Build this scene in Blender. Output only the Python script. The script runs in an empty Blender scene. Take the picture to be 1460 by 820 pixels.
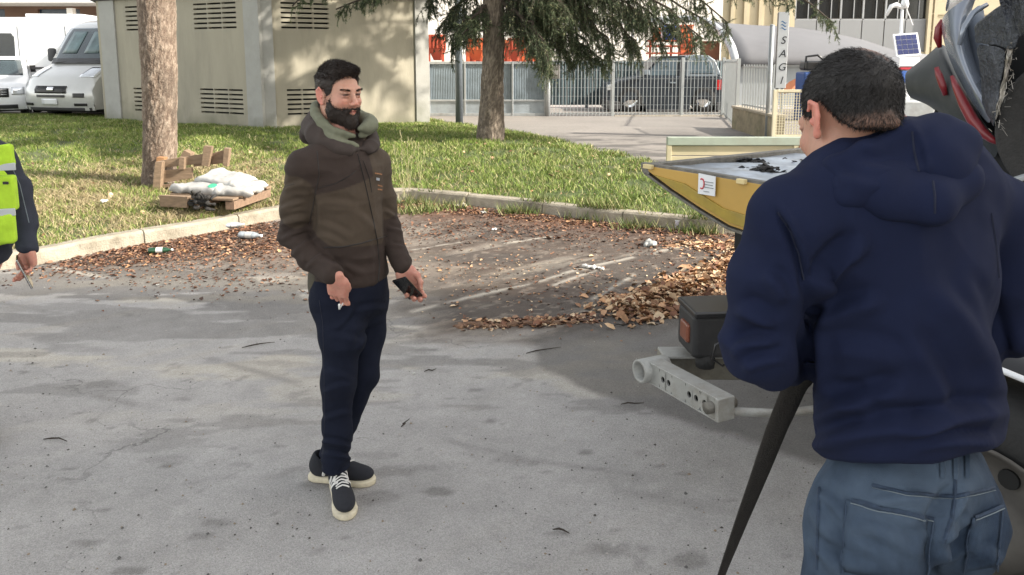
import bpy, bmesh, math, random
import numpy as np
from mathutils import Vector, Matrix
from mathutils.bvhtree import BVHTree
R = math.radians
random.seed(7)
rng = np.random.default_rng(7)
S = bpy.context.scene
COL = S.collection

# ---------------------------------------------------------------- camera
HC = 1.75                                  # camera height
FP, CX, CY = 1100.0, 730.0, 250.0          # focal length and principal point in photo pixels (1460 x 820)
TH = math.atan((CY - 85) / FP)             # pitch down, horizon at row 85
cam = bpy.data.cameras.new('camera')
camo = bpy.data.objects.new('camera', cam); COL.objects.link(camo)
camo.location = (0, 0, HC)
camo.rotation_euler = (R(90) - TH, 0, 0)
cam.sensor_width = 36; cam.lens = 36 * FP / 1460
cam.shift_y = -(410 - CY) / 1460
cam.clip_start = .05; cam.clip_end = 2000
S.camera = camo

# ---------------------------------------------------------------- world and sun
SUN_EL, SUN_AZ = R(31), R(105)             # azimuth clockwise from +Y: the sun stands to the right and a little behind
world = bpy.data.worlds.new('World'); S.world = world; world.use_nodes = True
wn = world.node_tree; wn.nodes.clear()
sky = wn.nodes.new('ShaderNodeTexSky'); sky.sky_type = 'NISHITA'; sky.sun_disc = False
sky.sun_elevation = SUN_EL; sky.sun_rotation = SUN_AZ
sky.air_density = 1.0; sky.dust_density = 1.2; sky.ozone_density = 1.0
bg = wn.nodes.new('ShaderNodeBackground'); bg.inputs['Strength'].default_value = .15
wo = wn.nodes.new('ShaderNodeOutputWorld')
hs_ = wn.nodes.new('ShaderNodeHueSaturation'); hs_.inputs['Saturation'].default_value = .32
mx_ = wn.nodes.new('ShaderNodeMix'); mx_.data_type = 'RGBA'; mx_.blend_type = 'MULTIPLY'; mx_.inputs[0].default_value = 1; mx_.inputs[7].default_value = (1.04, 1., .93, 1)   # thin bright haze: the blue is washed out
wn.links.new(sky.outputs[0], hs_.inputs['Color']); wn.links.new(hs_.outputs[0], mx_.inputs[6]); wn.links.new(mx_.outputs[2], bg.inputs[0]); wn.links.new(bg.outputs[0], wo.inputs[0])
sl = bpy.data.lights.new('sun', 'SUN'); sl.energy = 3.2; sl.angle = R(1.2); sl.color = (1, .93, .82)
so = bpy.data.objects.new('sun', sl); COL.objects.link(so)
SD = Vector((math.sin(SUN_AZ) * math.cos(SUN_EL), math.cos(SUN_AZ) * math.cos(SUN_EL), math.sin(SUN_EL)))
so.rotation_euler = SD.to_track_quat('Z', 'Y').to_euler(); so.location = SD * 60
S.view_settings.view_transform = 'Standard'; S.view_settings.look = 'None'
S.view_settings.gamma = 1; S.view_settings.exposure = 1.68

# ---------------------------------------------------------------- pixel rays to world points (a survey of the place)
CT, ST = math.cos(TH), math.sin(TH)
def W(px, py, Y):
    u, v = px - CX, CY - py
    yc = FP * CT + v * ST; zc = -FP * ST + v * CT
    k = Y / yc
    return Vector((u * k, Y, HC + zc * k))
def G(px, py, z=0.0):
    u, v = px - CX, CY - py
    yc = FP * CT + v * ST; zc = -FP * ST + v * CT
    k = (z - HC) / zc
    return Vector((u * k, yc * k, z))
def ZP(py, Y): return W(CX, py, Y).z

# ---------------------------------------------------------------- materials
MATS = {}
def mat(name, base, rough=.7, metal=0., var=.12, vs=6., bump=0., bs=40., dirt=None, dirt_amt=.5, dirt_s=3., spec=.5,
        stretch=(1, 1, 1), attr=None, trans=0., coat=0., extra=None, alpha=None, sss=0.):
    if name in MATS: return MATS[name]
    m = bpy.data.materials.new(name); m.use_nodes = True
    nt = m.node_tree; N = nt.nodes; L = nt.links
    b = N['Principled BSDF']
    b.inputs['Roughness'].default_value = rough; b.inputs['Metallic'].default_value = metal
    b.inputs['Specular IOR Level'].default_value = spec
    if trans: b.inputs['Transmission Weight'].default_value = trans
    if coat: b.inputs['Coat Weight'].default_value = coat; b.inputs['Coat Roughness'].default_value = .08
    if sss:
        b.inputs['Subsurface Weight'].default_value = sss; b.inputs['Subsurface Radius'].default_value = (.012, .005, .003)
        b.inputs['Subsurface Scale'].default_value = 1.
    tc = N.new('ShaderNodeTexCoord'); mp = N.new('ShaderNodeMapping')
    mp.inputs['Scale'].default_value = stretch
    L.new(tc.outputs['Object'], mp.inputs[0])
    if attr:
        a = N.new('ShaderNodeAttribute'); a.attribute_name = attr; col = a.outputs['Color']
    else:
        rgb = N.new('ShaderNodeRGB'); rgb.outputs[0].default_value = (*base, 1); col = rgb.outputs[0]
    if var:
        n = N.new('ShaderNodeTexNoise'); n.inputs['Scale'].default_value = vs; n.inputs['Detail'].default_value = 6
        n.inputs['Roughness'].default_value = .62
        L.new(mp.outputs[0], n.inputs['Vector'])
        mr = N.new('ShaderNodeMapRange'); mr.inputs[1].default_value = .25; mr.inputs[2].default_value = .75
        mr.inputs[3].default_value = 1 - var; mr.inputs[4].default_value = 1 + var
        L.new(n.outputs[0], mr.inputs[0])
        mx = N.new('ShaderNodeMix'); mx.data_type = 'RGBA'; mx.blend_type = 'MULTIPLY'; mx.inputs[0].default_value = 1
        L.new(col, mx.inputs[6]); L.new(mr.outputs[0], mx.inputs[7]); col = mx.outputs[2]
    if dirt:
        n2 = N.new('ShaderNodeTexNoise'); n2.inputs['Scale'].default_value = dirt_s; n2.inputs['Detail'].default_value = 8
        n2.inputs['Roughness'].default_value = .7
        L.new(mp.outputs[0], n2.inputs['Vector'])
        m2 = N.new('ShaderNodeMapRange'); m2.inputs[1].default_value = .48; m2.inputs[2].default_value = .72
        m2.inputs[3].default_value = 0; m2.inputs[4].default_value = dirt_amt
        L.new(n2.outputs[0], m2.inputs[0])
        mx2 = N.new('ShaderNodeMix'); mx2.data_type = 'RGBA'; mx2.inputs[7].default_value = (*dirt, 1)
        L.new(m2.outputs[0], mx2.inputs[0]); L.new(col, mx2.inputs[6]); col = mx2.outputs[2]
    L.new(col, b.inputs['Base Color'])
    if bump:
        nb = N.new('ShaderNodeTexNoise'); nb.inputs['Scale'].default_value = bs; nb.inputs['Detail'].default_value = 5
        L.new(mp.outputs[0], nb.inputs['Vector'])
        bp = N.new('ShaderNodeBump'); bp.inputs['Strength'].default_value = bump; bp.inputs['Distance'].default_value = .02
        L.new(nb.outputs[0], bp.inputs['Height']); L.new(bp.outputs[0], b.inputs['Normal'])
    if extra: extra(nt, b)
    MATS[name] = m
    return m
def glass_mat(name, tint=(.75, .85, .85), rough=.03):
    """car or window glass: half clear, half mirror-like, the same for every ray"""
    if name in MATS: return MATS[name]
    m = bpy.data.materials.new(name); m.use_nodes = True
    nt = m.node_tree; N = nt.nodes; L = nt.links; N.clear()
    o = N.new('ShaderNodeOutputMaterial'); mx = N.new('ShaderNodeMixShader')
    t = N.new('ShaderNodeBsdfTransparent'); t.inputs[0].default_value = (*tint, 1)
    g = N.new('ShaderNodeBsdfGlossy'); g.inputs['Roughness'].default_value = rough
    fr = N.new('ShaderNodeFresnel'); fr.inputs[0].default_value = 1.6
    L.new(fr.outputs[0], mx.inputs[0]); L.new(t.outputs[0], mx.inputs[1]); L.new(g.outputs[0], mx.inputs[2])
    L.new(mx.outputs[0], o.inputs[0]); MATS[name] = m
    return m

# ---------------------------------------------------------------- objects
def tag(o, label=None, cat=None, group=None, kind=None):
    if label: o['label'] = label
    if cat: o['category'] = cat
    if group: o['group'] = group
    if kind: o['kind'] = kind
    return o
def thing(name, label, cat, loc=(0, 0, 0), rz=0, group=None):
    o = bpy.data.objects.new(name, None); COL.objects.link(o)
    o.location = loc; o.rotation_euler = (0, 0, rz); o.empty_display_size = .2
    return tag(o, label, cat, group)
def link(name, me, parent=None):
    o = bpy.data.objects.new(name, me); COL.objects.link(o)
    if parent is not None: o.parent = parent
    return o
def copy_tree(o, parent=None, loc=None, rz=None, label=None):
    c = o.copy(); COL.objects.link(c)
    if parent is not None: c.parent = parent
    if loc is not None: c.location = loc
    if rz is not None: c.rotation_euler = (0, 0, rz)
    if label: c['label'] = label
    for ch in list(o.children): copy_tree(ch, c)
    return c
def np_mesh(name, V, F, mats, smooth=False, mi=None, cols=None):
    """V (n,3) array, F list of tuples or (m,k) array"""
    me = bpy.data.meshes.new(name)
    if isinstance(F, np.ndarray):
        V = np.asarray(V, dtype=np.float32)
        m, k = F.shape
        me.vertices.add(len(V)); me.vertices.foreach_set('co', V.ravel())
        me.loops.add(m * k); me.loops.foreach_set('vertex_index', F.astype(np.int32).ravel())
        me.polygons.add(m); me.polygons.foreach_set('loop_start', np.arange(0, m * k, k, dtype=np.int32))
        me.update(calc_edges=True)
    else:
        me.from_pydata([tuple(v) for v in V], [], F)
    for x in (mats if isinstance(mats, (list, tuple)) else [mats]): me.materials.append(x)
    if smooth: me.polygons.foreach_set('use_smooth', np.ones(len(me.polygons), dtype=bool))
    if mi is not None: me.polygons.foreach_set('material_index', np.asarray(mi, dtype=np.int32))
    if cols is not None:
        ca = me.color_attributes.new('col', 'FLOAT_COLOR', 'POINT')
        c4 = np.ones((len(me.vertices), 4), dtype=np.float32); c4[:, :3] = cols
        ca.data.foreach_set('color', c4.ravel())
    me.update()
    return me

class MB:
    """collects simple solids; build() links them as one mesh object"""
    def __init__(s): s.v = []; s.f = []
    def add(s, vs, fs):
        n = len(s.v); s.v += [tuple(v) for v in vs]; s.f += [tuple(i + n for i in f) for f in fs]; return s
    def box(s, c, sz, rot=None, taper=None):
        hx, hy, hz = sz[0] / 2, sz[1] / 2, sz[2] / 2
        P = [Vector((x, y, z)) for z in (-hz, hz) for y in (-hy, hy) for x in (-hx, hx)]
        if taper:
            for p in P[4:]: p.x *= taper[0]; p.y *= taper[1]
        if rot is not None:
            M = rot if isinstance(rot, Matrix) else Matrix.Rotation(rot, 3, 'Z')
            P = [M @ p for p in P]
        c = Vector(c)
        return s.add([p + c for p in P], [(0, 2, 3, 1), (4, 5, 7, 6), (0, 1, 5, 4), (2, 6, 7, 3), (0, 4, 6, 2), (1, 3, 7, 5)])
    def bar(s, a, b, w, h, up=(0, 0, 1)):
        """box beam from a to b, w wide, h high"""
        a, b = Vector(a), Vector(b); d = (b - a); ln = d.length; d.normalize()
        up = Vector(up)
        if abs(d.dot(up)) > .99: up = Vector((0, 1, 0))
        x = d.cross(up).normalized(); z = x.cross(d)
        M = Matrix((x, d, z)).transposed()
        return s.box((a + b) / 2, (w, ln, h), M)
    def tube(s, pts, r, n=8, cap=True):
        pts = [Vector(p) for p in pts]; rs = r if isinstance(r, (list, tuple)) else [r] * len(pts)
        base = len(s.v); prev = None
        for i, p in enumerate(pts):
            d = (pts[min(i + 1, len(pts) - 1)] - pts[max(i - 1, 0)])
            if d.length < 1e-9: d = Vector((0, 0, 1))
            d.normalize()
            if prev is None:
                x = d.cross(Vector((0, 0, 1)))
                if x.length < .05: x = d.cross(Vector((0, 1, 0)))
            else: x = prev - d * prev.dot(d)
            x.normalize(); prev = x; y = d.cross(x)
            for k in range(n):
                a = 2 * math.pi * k / n
                s.v.append(tuple(p + (x * math.cos(a) + y * math.sin(a)) * rs[i]))
        for i in range(len(pts) - 1):
            for k in range(n):
                a0 = base + i * n + k; a1 = base + i * n + (k + 1) % n
                s.f.append((a0, a1, a1 + n, a0 + n))
        if cap:
            s.f.append(tuple(base + k for k in range(n))[::-1]); e = base + (len(pts) - 1) * n
            s.f.append(tuple(e + k for k in range(n)))
        return s
    def prism(s, poly, a, b, axis='y'):
        """extrude a 2-D polygon between a and b along axis; poly gives the two other coordinates"""
        n = len(poly)
        def mk(p, t):
            return {'y': (p[0], t, p[1]), 'x': (t, p[0], p[1]), 'z': (p[0], p[1], t)}[axis]
        vs = [mk(p, a) for p in poly] + [mk(p, b) for p in poly]
        fs = [tuple(range(n)), tuple(range(2 * n - 1, n - 1, -1))]
        for i in range(n): j = (i + 1) % n; fs.append((i, i + n, j + n, j))
        return s.add(vs, fs)
    def lathe(s, prof, c=(0, 0, 0), n=20, axis='z', M=None):
        base = len(s.v); c = Vector(c)
        for (r, h) in prof:
            for k in range(n):
                a = 2 * math.pi * k / n; p = Vector((r * math.cos(a), r * math.sin(a), h))
                if axis == 'x': p = Vector((p.z, p.x, p.y))
                elif axis == 'y': p = Vector((p.y, p.z, p.x))
                if M is not None: p = M @ p
                s.v.append(tuple(p + c))
        for i in range(len(prof) - 1):
            for k in range(n):
                a0 = base + i * n + k; a1 = base + i * n + (k + 1) % n
                s.f.append((a0, a1, a1 + n, a0 + n))
        return s
    def grid(s, P):
        """P: list of rows of points"""
        base = len(s.v); nr, nc = len(P), len(P[0])
        for r in P: s.v += [tuple(p) for p in r]
        for i in range(nr - 1):
            for j in range(nc - 1):
                a = base + i * nc + j; s.f.append((a, a + 1, a + nc + 1, a + nc))
        return s
    def move(s, M):
        s.v = [tuple(M @ Vector(v)) for v in s.v]; return s
    def build(s, name, m, parent=None, world=False, bev=0, smooth=False, seg=2, solid=0, sub=0):
        vs = s.v
        if world and parent is not None:
            l = parent.location; Mi = Matrix.Rotation(-parent.rotation_euler.z, 3, 'Z')
            vs = [Mi @ (Vector(v) - l) for v in vs]
        me = bpy.data.meshes.new(name); me.from_pydata([tuple(v) for v in vs], [], s.f)
        for x in (m if isinstance(m, (list, tuple)) else [m]): me.materials.append(x)
        bm = bmesh.new(); bm.from_mesh(me); bmesh.ops.recalc_face_normals(bm, faces=bm.faces); bm.to_mesh(me); bm.free()
        if smooth: me.polygons.foreach_set('use_smooth', [True] * len(me.polygons))
        o = link(name, me, parent)
        if solid:
            md = o.modifiers.new('thickness', 'SOLIDIFY'); md.thickness = solid; md.offset = 0
        if sub:
            md = o.modifiers.new('round', 'SUBSURF'); md.levels = md.render_levels = sub
        if bev:
            md = o.modifiers.new('bevel', 'BEVEL'); md.width = bev; md.segments = seg; md.limit_method = 'ANGLE'
            md.angle_limit = R(35)
            if seg > 1 and not smooth: me.polygons.foreach_set('use_smooth', [True] * len(me.polygons)); md.harden_normals = True
        return o

# ---------------------------------------------------------------- value noise in numpy
_lat = rng.random((64, 64, 64)).astype(np.float32)
def vnoise(P, s=1., o=0):
    P = np.asarray(P, dtype=np.float32) * s + o * 17.3
    i = np.floor(P).astype(np.int64); f = P - i; f = f * f * (3 - 2 * f); i &= 63; j = (i + 1) & 63
    x0, y0, z0 = i[..., 0], i[..., 1], i[..., 2]; x1, y1, z1 = j[..., 0], j[..., 1], j[..., 2]
    fx, fy, fz = f[..., 0], f[..., 1], f[..., 2]
    a = _lat[x0, y0, z0] * (1 - fx) + _lat[x1, y0, z0] * fx; b = _lat[x0, y1, z0] * (1 - fx) + _lat[x1, y1, z0] * fx
    c = _lat[x0, y0, z1] * (1 - fx) + _lat[x1, y0, z1] * fx; d = _lat[x0, y1, z1] * (1 - fx) + _lat[x1, y1, z1] * fx
    return (a * (1 - fy) + b * fy) * (1 - fz) + (c * (1 - fy) + d * fy) * fz
def fbm(P, s=1., o=0, n=4, g=.5):
    t = 0; a = 1; w = 0
    for k in range(n): t = t + a * vnoise(P, s * 2.03 ** k, o + k); w += a; a *= g
    return t / w
def sstep(a, b, x):
    t = np.clip((x - a) / (b - a), 0, 1); return t * t * (3 - 2 * t)

M_black = mat('black_plastic', (.012, .012, .013), rough=.35, var=.1)
M_metal = mat('bright_metal', (.6, .6, .6), rough=.25, metal=1)
M_tyre = mat('tyre_rubber', (.018, .018, .018), rough=.85, var=.2, vs=20, bump=.2, bs=80)
M_dark = mat('underbody_black', (.008, .008, .008), rough=.8, var=.1)
# ---------------------------------------------------------------- signed distance sculpting: smooth unions of limbs, meshed with surface nets
class Sculpt:
    def __init__(s, lo, hi, res):
        s.lo = np.array(lo, dtype=np.float32); s.res = res
        s.n = np.ceil((np.array(hi) - s.lo) / res).astype(int) + 1
        s.ax = [(s.lo[i] + np.arange(s.n[i]) * res).astype(np.float32) for i in range(3)]
        s.d = np.full(s.n, 1., dtype=np.float32)
    def _sub(s, lo, hi):
        sl = []
        for i in range(3):
            a = max(0, int((lo[i] - s.lo[i]) / s.res)); b = min(s.n[i], int((hi[i] - s.lo[i]) / s.res) + 2)
            if b <= a: return None
            sl.append(slice(a, b))
        X = s.ax[0][sl[0]][:, None, None]; Y = s.ax[1][sl[1]][None, :, None]; Z = s.ax[2][sl[2]][None, None, :]
        return tuple(sl), X, Y, Z
    def _put(s, sl, d, k, op):
        a = s.d[sl]
        if op == 'sub': d = -d
        if op == 'add':
            if k > 0: h = np.maximum(k - np.abs(a - d), 0) / k; s.d[sl] = np.minimum(a, d) - h * h * k * .25
            else: s.d[sl] = np.minimum(a, d)
        else:
            if k > 0: h = np.maximum(k - np.abs(a - d), 0) / k; s.d[sl] = np.maximum(a, d) + h * h * k * .25
            else: s.d[sl] = np.maximum(a, d)
    def ell(s, c, r, M=None, k=.02, op='add'):
        c = Vector(c); R_ = max(r) + k + 3 * s.res + .01
        q = s._sub(c - Vector((R_,) * 3), c + Vector((R_,) * 3))
        if q is None: return s
        sl, X, Y, Z = q; X = X - c.x; Y = Y - c.y; Z = Z - c.z
        if M is not None:
            if not isinstance(M, Matrix): M = Matrix.Rotation(M, 3, 'Z')
            Mi = M.transposed()
            X, Y, Z = (Mi[0][0] * X + Mi[0][1] * Y + Mi[0][2] * Z, Mi[1][0] * X + Mi[1][1] * Y + Mi[1][2] * Z,
                       Mi[2][0] * X + Mi[2][1] * Y + Mi[2][2] * Z)
        k0 = np.sqrt((X / r[0]) ** 2 + (Y / r[1]) ** 2 + (Z / r[2]) ** 2)
        k1 = np.sqrt((X / r[0] ** 2) ** 2 + (Y / r[1] ** 2) ** 2 + (Z / r[2] ** 2) ** 2)
        s._put(sl, k0 * (k0 - 1) / np.maximum(k1, 1e-6), k, op); return s
    def cone(s, a, b, ra, rb, k=.02, op='add', flat=None):
        """tapered capsule; flat=(direction, factor): squeezed along direction by factor"""
        a, b = Vector(a), Vector(b); m = max(ra, rb) + k + 3 * s.res + .005
        lo = [min(a[i], b[i]) - m for i in range(3)]; hi = [max(a[i], b[i]) + m for i in range(3)]
        q = s._sub(lo, hi)
        if q is None: return s
        sl, X, Y, Z = q
        ba = b - a; L2 = max(ba.length_squared, 1e-9)
        X = X - a.x; Y = Y - a.y; Z = Z - a.z
        t = np.clip((X * ba.x + Y * ba.y + Z * ba.z) / L2, 0, 1)
        dx = X - t * ba.x; dy = Y - t * ba.y; dz = Z - t * ba.z
        q2 = dx * dx + dy * dy + dz * dz
        if flat:
            f = Vector(flat[0]).normalized(); w = dx * f.x + dy * f.y + dz * f.z
            q2 = q2 + w * w * (flat[1] ** 2 - 1)
        s._put(sl, np.sqrt(q2) - (ra + (rb - ra) * t), k, op); return s
    def chain(s, pts, rs, k=.02, **kw):
        for i in range(len(pts) - 1): s.cone(pts[i], pts[i + 1], rs[i], rs[i + 1], k, **kw)
        return s
    def rbox(s, c, h, r, M=None, k=.01, op='add'):
        c = Vector(c); m = Vector(h).length + r + k + 3 * s.res
        q = s._sub(c - Vector((m,) * 3), c + Vector((m,) * 3))
        if q is None: return s
        sl, X, Y, Z = q; X = X - c.x; Y = Y - c.y; Z = Z - c.z
        if M is not None:
            if not isinstance(M, Matrix): M = Matrix.Rotation(M, 3, 'Z')
            Mi = M.transposed()
            X, Y, Z = (Mi[0][0] * X + Mi[0][1] * Y + Mi[0][2] * Z, Mi[1][0] * X + Mi[1][1] * Y + Mi[1][2] * Z,
                       Mi[2][0] * X + Mi[2][1] * Y + Mi[2][2] * Z)
        qx, qy, qz = np.abs(X) - h[0], np.abs(Y) - h[1], np.abs(Z) - h[2]
        d = np.sqrt(np.maximum(qx, 0) ** 2 + np.maximum(qy, 0) ** 2 + np.maximum(qz, 0) ** 2) + np.minimum(np.maximum(qx, np.maximum(qy, qz)), 0) - r
        s._put(sl, d, k, op); return s
    def cut(s, p, n, k=.01):
        """remove everything on the side the normal n points to"""
        p, n = Vector(p), Vector(n).normalized()
        d = (s.ax[0][:, None, None] - p.x) * n.x + (s.ax[1][None, :, None] - p.y) * n.y + (s.ax[2][None, None, :] - p.z) * n.z
        s._put(tuple(slice(None) for _ in range(3)), d.astype(np.float32), k, 'int'); return s
    def field(s, fn, k=.01, op='int'):
        X = s.ax[0][:, None, None]; Y = s.ax[1][None, :, None]; Z = s.ax[2][None, None, :]
        s._put(tuple(slice(None) for _ in range(3)), fn(X, Y, Z).astype(np.float32), k, op); return s
    def mesh(s):
        d = s.d.copy(); d[0] = d[-1] = 1; d[:, 0] = d[:, -1] = 1; d[:, :, 0] = d[:, :, -1] = 1
        ins = d < 0; nx, ny, nz = d.shape
        cnt = np.zeros((nx - 1, ny - 1, nz - 1), dtype=np.int8)
        offs = [(i, j, k) for i in (0, 1) for j in (0, 1) for k in (0, 1)]
        for (i, j, k) in offs: cnt += ins[i:nx - 1 + i, j:ny - 1 + j, k:nz - 1 + k]
        cells = np.argwhere((cnt > 0) & (cnt < 8))
        idx = np.full(cnt.shape, -1, dtype=np.int32); idx[cells[:, 0], cells[:, 1], cells[:, 2]] = np.arange(len(cells))
        cv = np.stack([d[cells[:, 0] + i, cells[:, 1] + j, cells[:, 2] + k] for (i, j, k) in offs], 1)
        acc = np.zeros((len(cells), 3), dtype=np.float32); wt = np.zeros(len(cells), dtype=np.float32)
        for a in range(8):
            for b in range(a + 1, 8):
                oa, ob = np.array(offs[a]), np.array(offs[b])
                if np.abs(oa - ob).sum() != 1: continue
                m = (cv[:, a] < 0) != (cv[:, b] < 0)
                t = cv[m, a] / (cv[m, a] - cv[m, b])
                acc[m] += oa + t[:, None] * (ob - oa); wt[m] += 1
        V = s.lo + (cells + acc / wt[:, None]) * s.res
        F = []
        for ax in range(3):
            o1, o2 = [(1, 2), (2, 0), (0, 1)][ax]
            A = [slice(None)] * 3; B = [slice(None)] * 3; A[ax] = slice(0, -1); B[ax] = slice(1, None)
            ch = ins[tuple(A)] != ins[tuple(B)]
            e = np.argwhere(ch); ev = ins[tuple(A)][e[:, 0], e[:, 1], e[:, 2]]
            def g(d1, d2):
                q = e.copy(); q[:, o1] -= d1; q[:, o2] -= d2
                return idx[q[:, 0], q[:, 1], q[:, 2]]
            q = np.stack([g(1, 1), g(0, 1), g(0, 0), g(1, 0)], 1)
            q[~ev] = q[~ev][:, ::-1]; F.append(q)
        F = np.concatenate(F); F = F[(F >= 0).all(1)]
        return V.astype(np.float32), F
def normals(V, F):
    n = np.cross(V[F[:, 2]] - V[F[:, 0]], V[F[:, 3]] - V[F[:, 1]])
    N = np.zeros_like(V)
    for k in range(4):
        for c in range(3): N[:, c] += np.bincount(F[:, k], n[:, c], len(V))
    return N / np.maximum(np.linalg.norm(N, axis=1, keepdims=True), 1e-9)
def relax(V, F, it=1, a=.5):
    for _ in range(it):
        A = np.zeros_like(V); w = np.zeros(len(V), dtype=np.float32)
        for k in range(4):
            j = (k + 1) % 4
            for c in range(3): A[:, c] += np.bincount(F[:, k], V[F[:, j], c], len(V)) + np.bincount(F[:, j], V[F[:, k], c], len(V))
            w += np.bincount(F[:, k], minlength=len(V)) + np.bincount(F[:, j], minlength=len(V))
        V = V * (1 - a) + a * A / np.maximum(w, 1)[:, None]
    return V.astype(np.float32)
def bvh_of(V, F): return BVHTree.FromPolygons([tuple(map(float, v)) for v in V], [tuple(map(int, f)) for f in F])
def drape(bvh, pts, d, off=.002):
    """shoot pts along direction d onto a surface; returns points lifted by off, with normals"""
    out = []; d = Vector(d).normalized()
    for p in pts:
        h, n, i, t = bvh.ray_cast(Vector(p) - d * .6, d)
        if h is None: continue
        if n.dot(d) > 0: n = -n
        out.append((h + n * off, n))
    return out
def dense(pts, step=.01):
    pts = [Vector(p) for p in pts]; o = []
    for a, b in zip(pts[:-1], pts[1:]):
        n = max(1, int((b - a).length / step))
        o += [a.lerp(b, i / n) for i in range(n)]
    return o + [pts[-1]]
def seam(mb, bvh, pts, d, w=.004, h=.002, step=.01, off=.0005):
    """a ribbon w wide and h thick laid on a surface"""
    q = drape(bvh, dense(pts, step), d, off)
    if len(q) < 2: return
    base = len(mb.v)
    for i, (p, n) in enumerate(q):
        t = (q[min(i + 1, len(q) - 1)][0] - q[max(i - 1, 0)][0]).normalized(); s_ = n.cross(t).normalized()
        mb.v += [tuple(p - s_ * w / 2), tuple(p + n * h), tuple(p + s_ * w / 2)]
    for i in range(len(q) - 1):
        a = base + i * 3; mb.f += [(a, a + 1, a + 4, a + 3), (a + 1, a + 2, a + 5, a + 4)]
def patch(bvh, corners, d, nu=8, nv=8, off=.003):
    """a curved patch following a surface; corners as four points in order"""
    c = [Vector(p) for p in corners]; rows = []
    for i in range(nv + 1):
        a = c[0].lerp(c[3], i / nv); b = c[1].lerp(c[2], i / nv)
        q = drape(bvh, [a.lerp(b, j / nu) for j in range(nu + 1)], d, off)
        if len(q) < nu + 1: continue
        rows.append([p for p, n in q])
    return rows
def strands(V, N, n, ln, w, flow, jit=.35, lift=.5, seed=1, mask=None, curl=.3):
    """short hairs as thin two-segment blades; returns V, F (quads)"""
    g = np.random.default_rng(seed)
    if mask is not None: ids = np.flatnonzero(mask)
    else: ids = np.arange(len(V))
    i = g.choice(ids, n); P = V[i] + g.normal(0, .0012, (n, 3)); n_ = N[i]
    fl = flow(P) if callable(flow) else np.tile(np.array(flow, dtype=float), (n, 1))
    fl = fl - n_ * (fl * n_).sum(1, keepdims=True); fl /= np.maximum(np.linalg.norm(fl, axis=1, keepdims=True), 1e-6)
    D = n_ * lift + fl * (1 - lift) + g.normal(0, jit * .5, (n, 3)); D /= np.linalg.norm(D, axis=1, keepdims=True)
    D2 = D + fl * curl - n_ * curl * .5; D2 /= np.linalg.norm(D2, axis=1, keepdims=True)
    L = ln * g.uniform(.6, 1.2, (n, 1)); sd = np.cross(D, g.normal(0, 1, (n, 3))); sd /= np.maximum(np.linalg.norm(sd, axis=1, keepdims=True), 1e-6)
    sd *= w / 2
    P0 = P - n_ * .002; P1 = P + D * L * .5; P2 = P1 + D2 * L * .5
    VV = np.stack([P0 - sd, P0 + sd, P1 + sd * .8, P1 - sd * .8, P2 + sd * .15, P2 - sd * .15], 1).reshape(-1, 3)
    b = (np.arange(n) * 6)[:, None]
    FF = np.concatenate([b + np.array([[0, 1, 2, 3]]), b + np.array([[3, 2, 4, 5]])])
    return VV.astype(np.float32), FF
def joinm(parts):
    Vs, Fs, Cs, n = [], [], [], 0
    for p in parts:
        Vs.append(p[0]); Fs.append(p[1] + n); n += len(p[0])
        if len(p) > 2: Cs.append(p[2])
    return np.concatenate(Vs), np.concatenate(Fs), (np.concatenate(Cs) if Cs else None)
def xf(V, M, t): return (V @ np.array(M.transposed()) + np.array(t)).astype(np.float32)
# ================================================================ the ground
def base_z(x, y):
    return .22 * sstep(7.5, 15., y) * 1.0
def polymask(x, y, poly, soft, nz=0):
    """1 inside a world-space polygon, fading over soft metres"""
    P = np.array(poly); n = len(P); ins = np.zeros(x.shape, dtype=bool); dmin = np.full(x.shape, 9e9)
    for i in range(n):
        ax, ay = P[i]; bx, by = P[(i + 1) % n]
        m = ((ay > y) != (by > y)) & (x < (bx - ax) * (y - ay) / (by - ay + 1e-9) + ax); ins ^= m
        t = np.clip(((x - ax) * (bx - ax) + (y - ay) * (by - ay)) / ((bx - ax) ** 2 + (by - ay) ** 2), 0, 1)
        dmin = np.minimum(dmin, np.hypot(x - ax - t * (bx - ax), y - ay - t * (by - ay)))
    sd = np.where(ins, dmin, -dmin) + nz
    return sstep(-soft, soft, sd)
def linemask(x, y, pts, w):
    dm = np.full(x.shape, 9e9)
    for (ax, ay), (bx, by) in zip(pts[:-1], pts[1:]):
        t = np.clip(((x - ax) * (bx - ax) + (y - ay) * (by - ay)) / ((bx - ax) ** 2 + (by - ay) ** 2 + 1e-9), 0, 1)
        dm = np.minimum(dm, np.hypot(x - ax - t * (bx - ax), y - ay - t * (by - ay)))
    return np.exp(-(dm / w) ** 2)
def GP(*ps): return [tuple(G(px, py)[:2]) for px, py in ps]
# kerb, surveyed along its foot
kerb_px = [(-420, 452), (-150, 408), (-20, 388), (60, 377), (130, 362), (200, 349), (300, 332), (385, 316), (470, 301), (530, 293), (575, 290), (650, 295), (750, 304), (870, 318), (950, 326), (1030, 333)]
KERB = [Vector((*q, 0)) for q in GP(*kerb_px)]
KERB += [Vector((2.75, 7.75, 0)), Vector((3.15, 8.3, 0)), Vector((3.3, 9.2, 0)), Vector((3.1, 10.2, 0)), Vector((2.6, 11.0, 0))]
def smooth_line(P, n=8):
    o = []
    for i in range(len(P) - 1):
        p0, p1, p2, p3 = P[max(i - 1, 0)], P[i], P[i + 1], P[min(i + 2, len(P) - 1)]
        for k in range(n):
            t = k / n; o.append(.5 * ((2 * p1) + (p2 - p0) * t + (2 * p0 - 5 * p1 + 4 * p2 - p3) * t * t + (3 * p1 - p0 - 3 * p2 + p3) * t ** 3))
    return o + [P[-1]]
KL = smooth_line(KERB)
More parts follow.
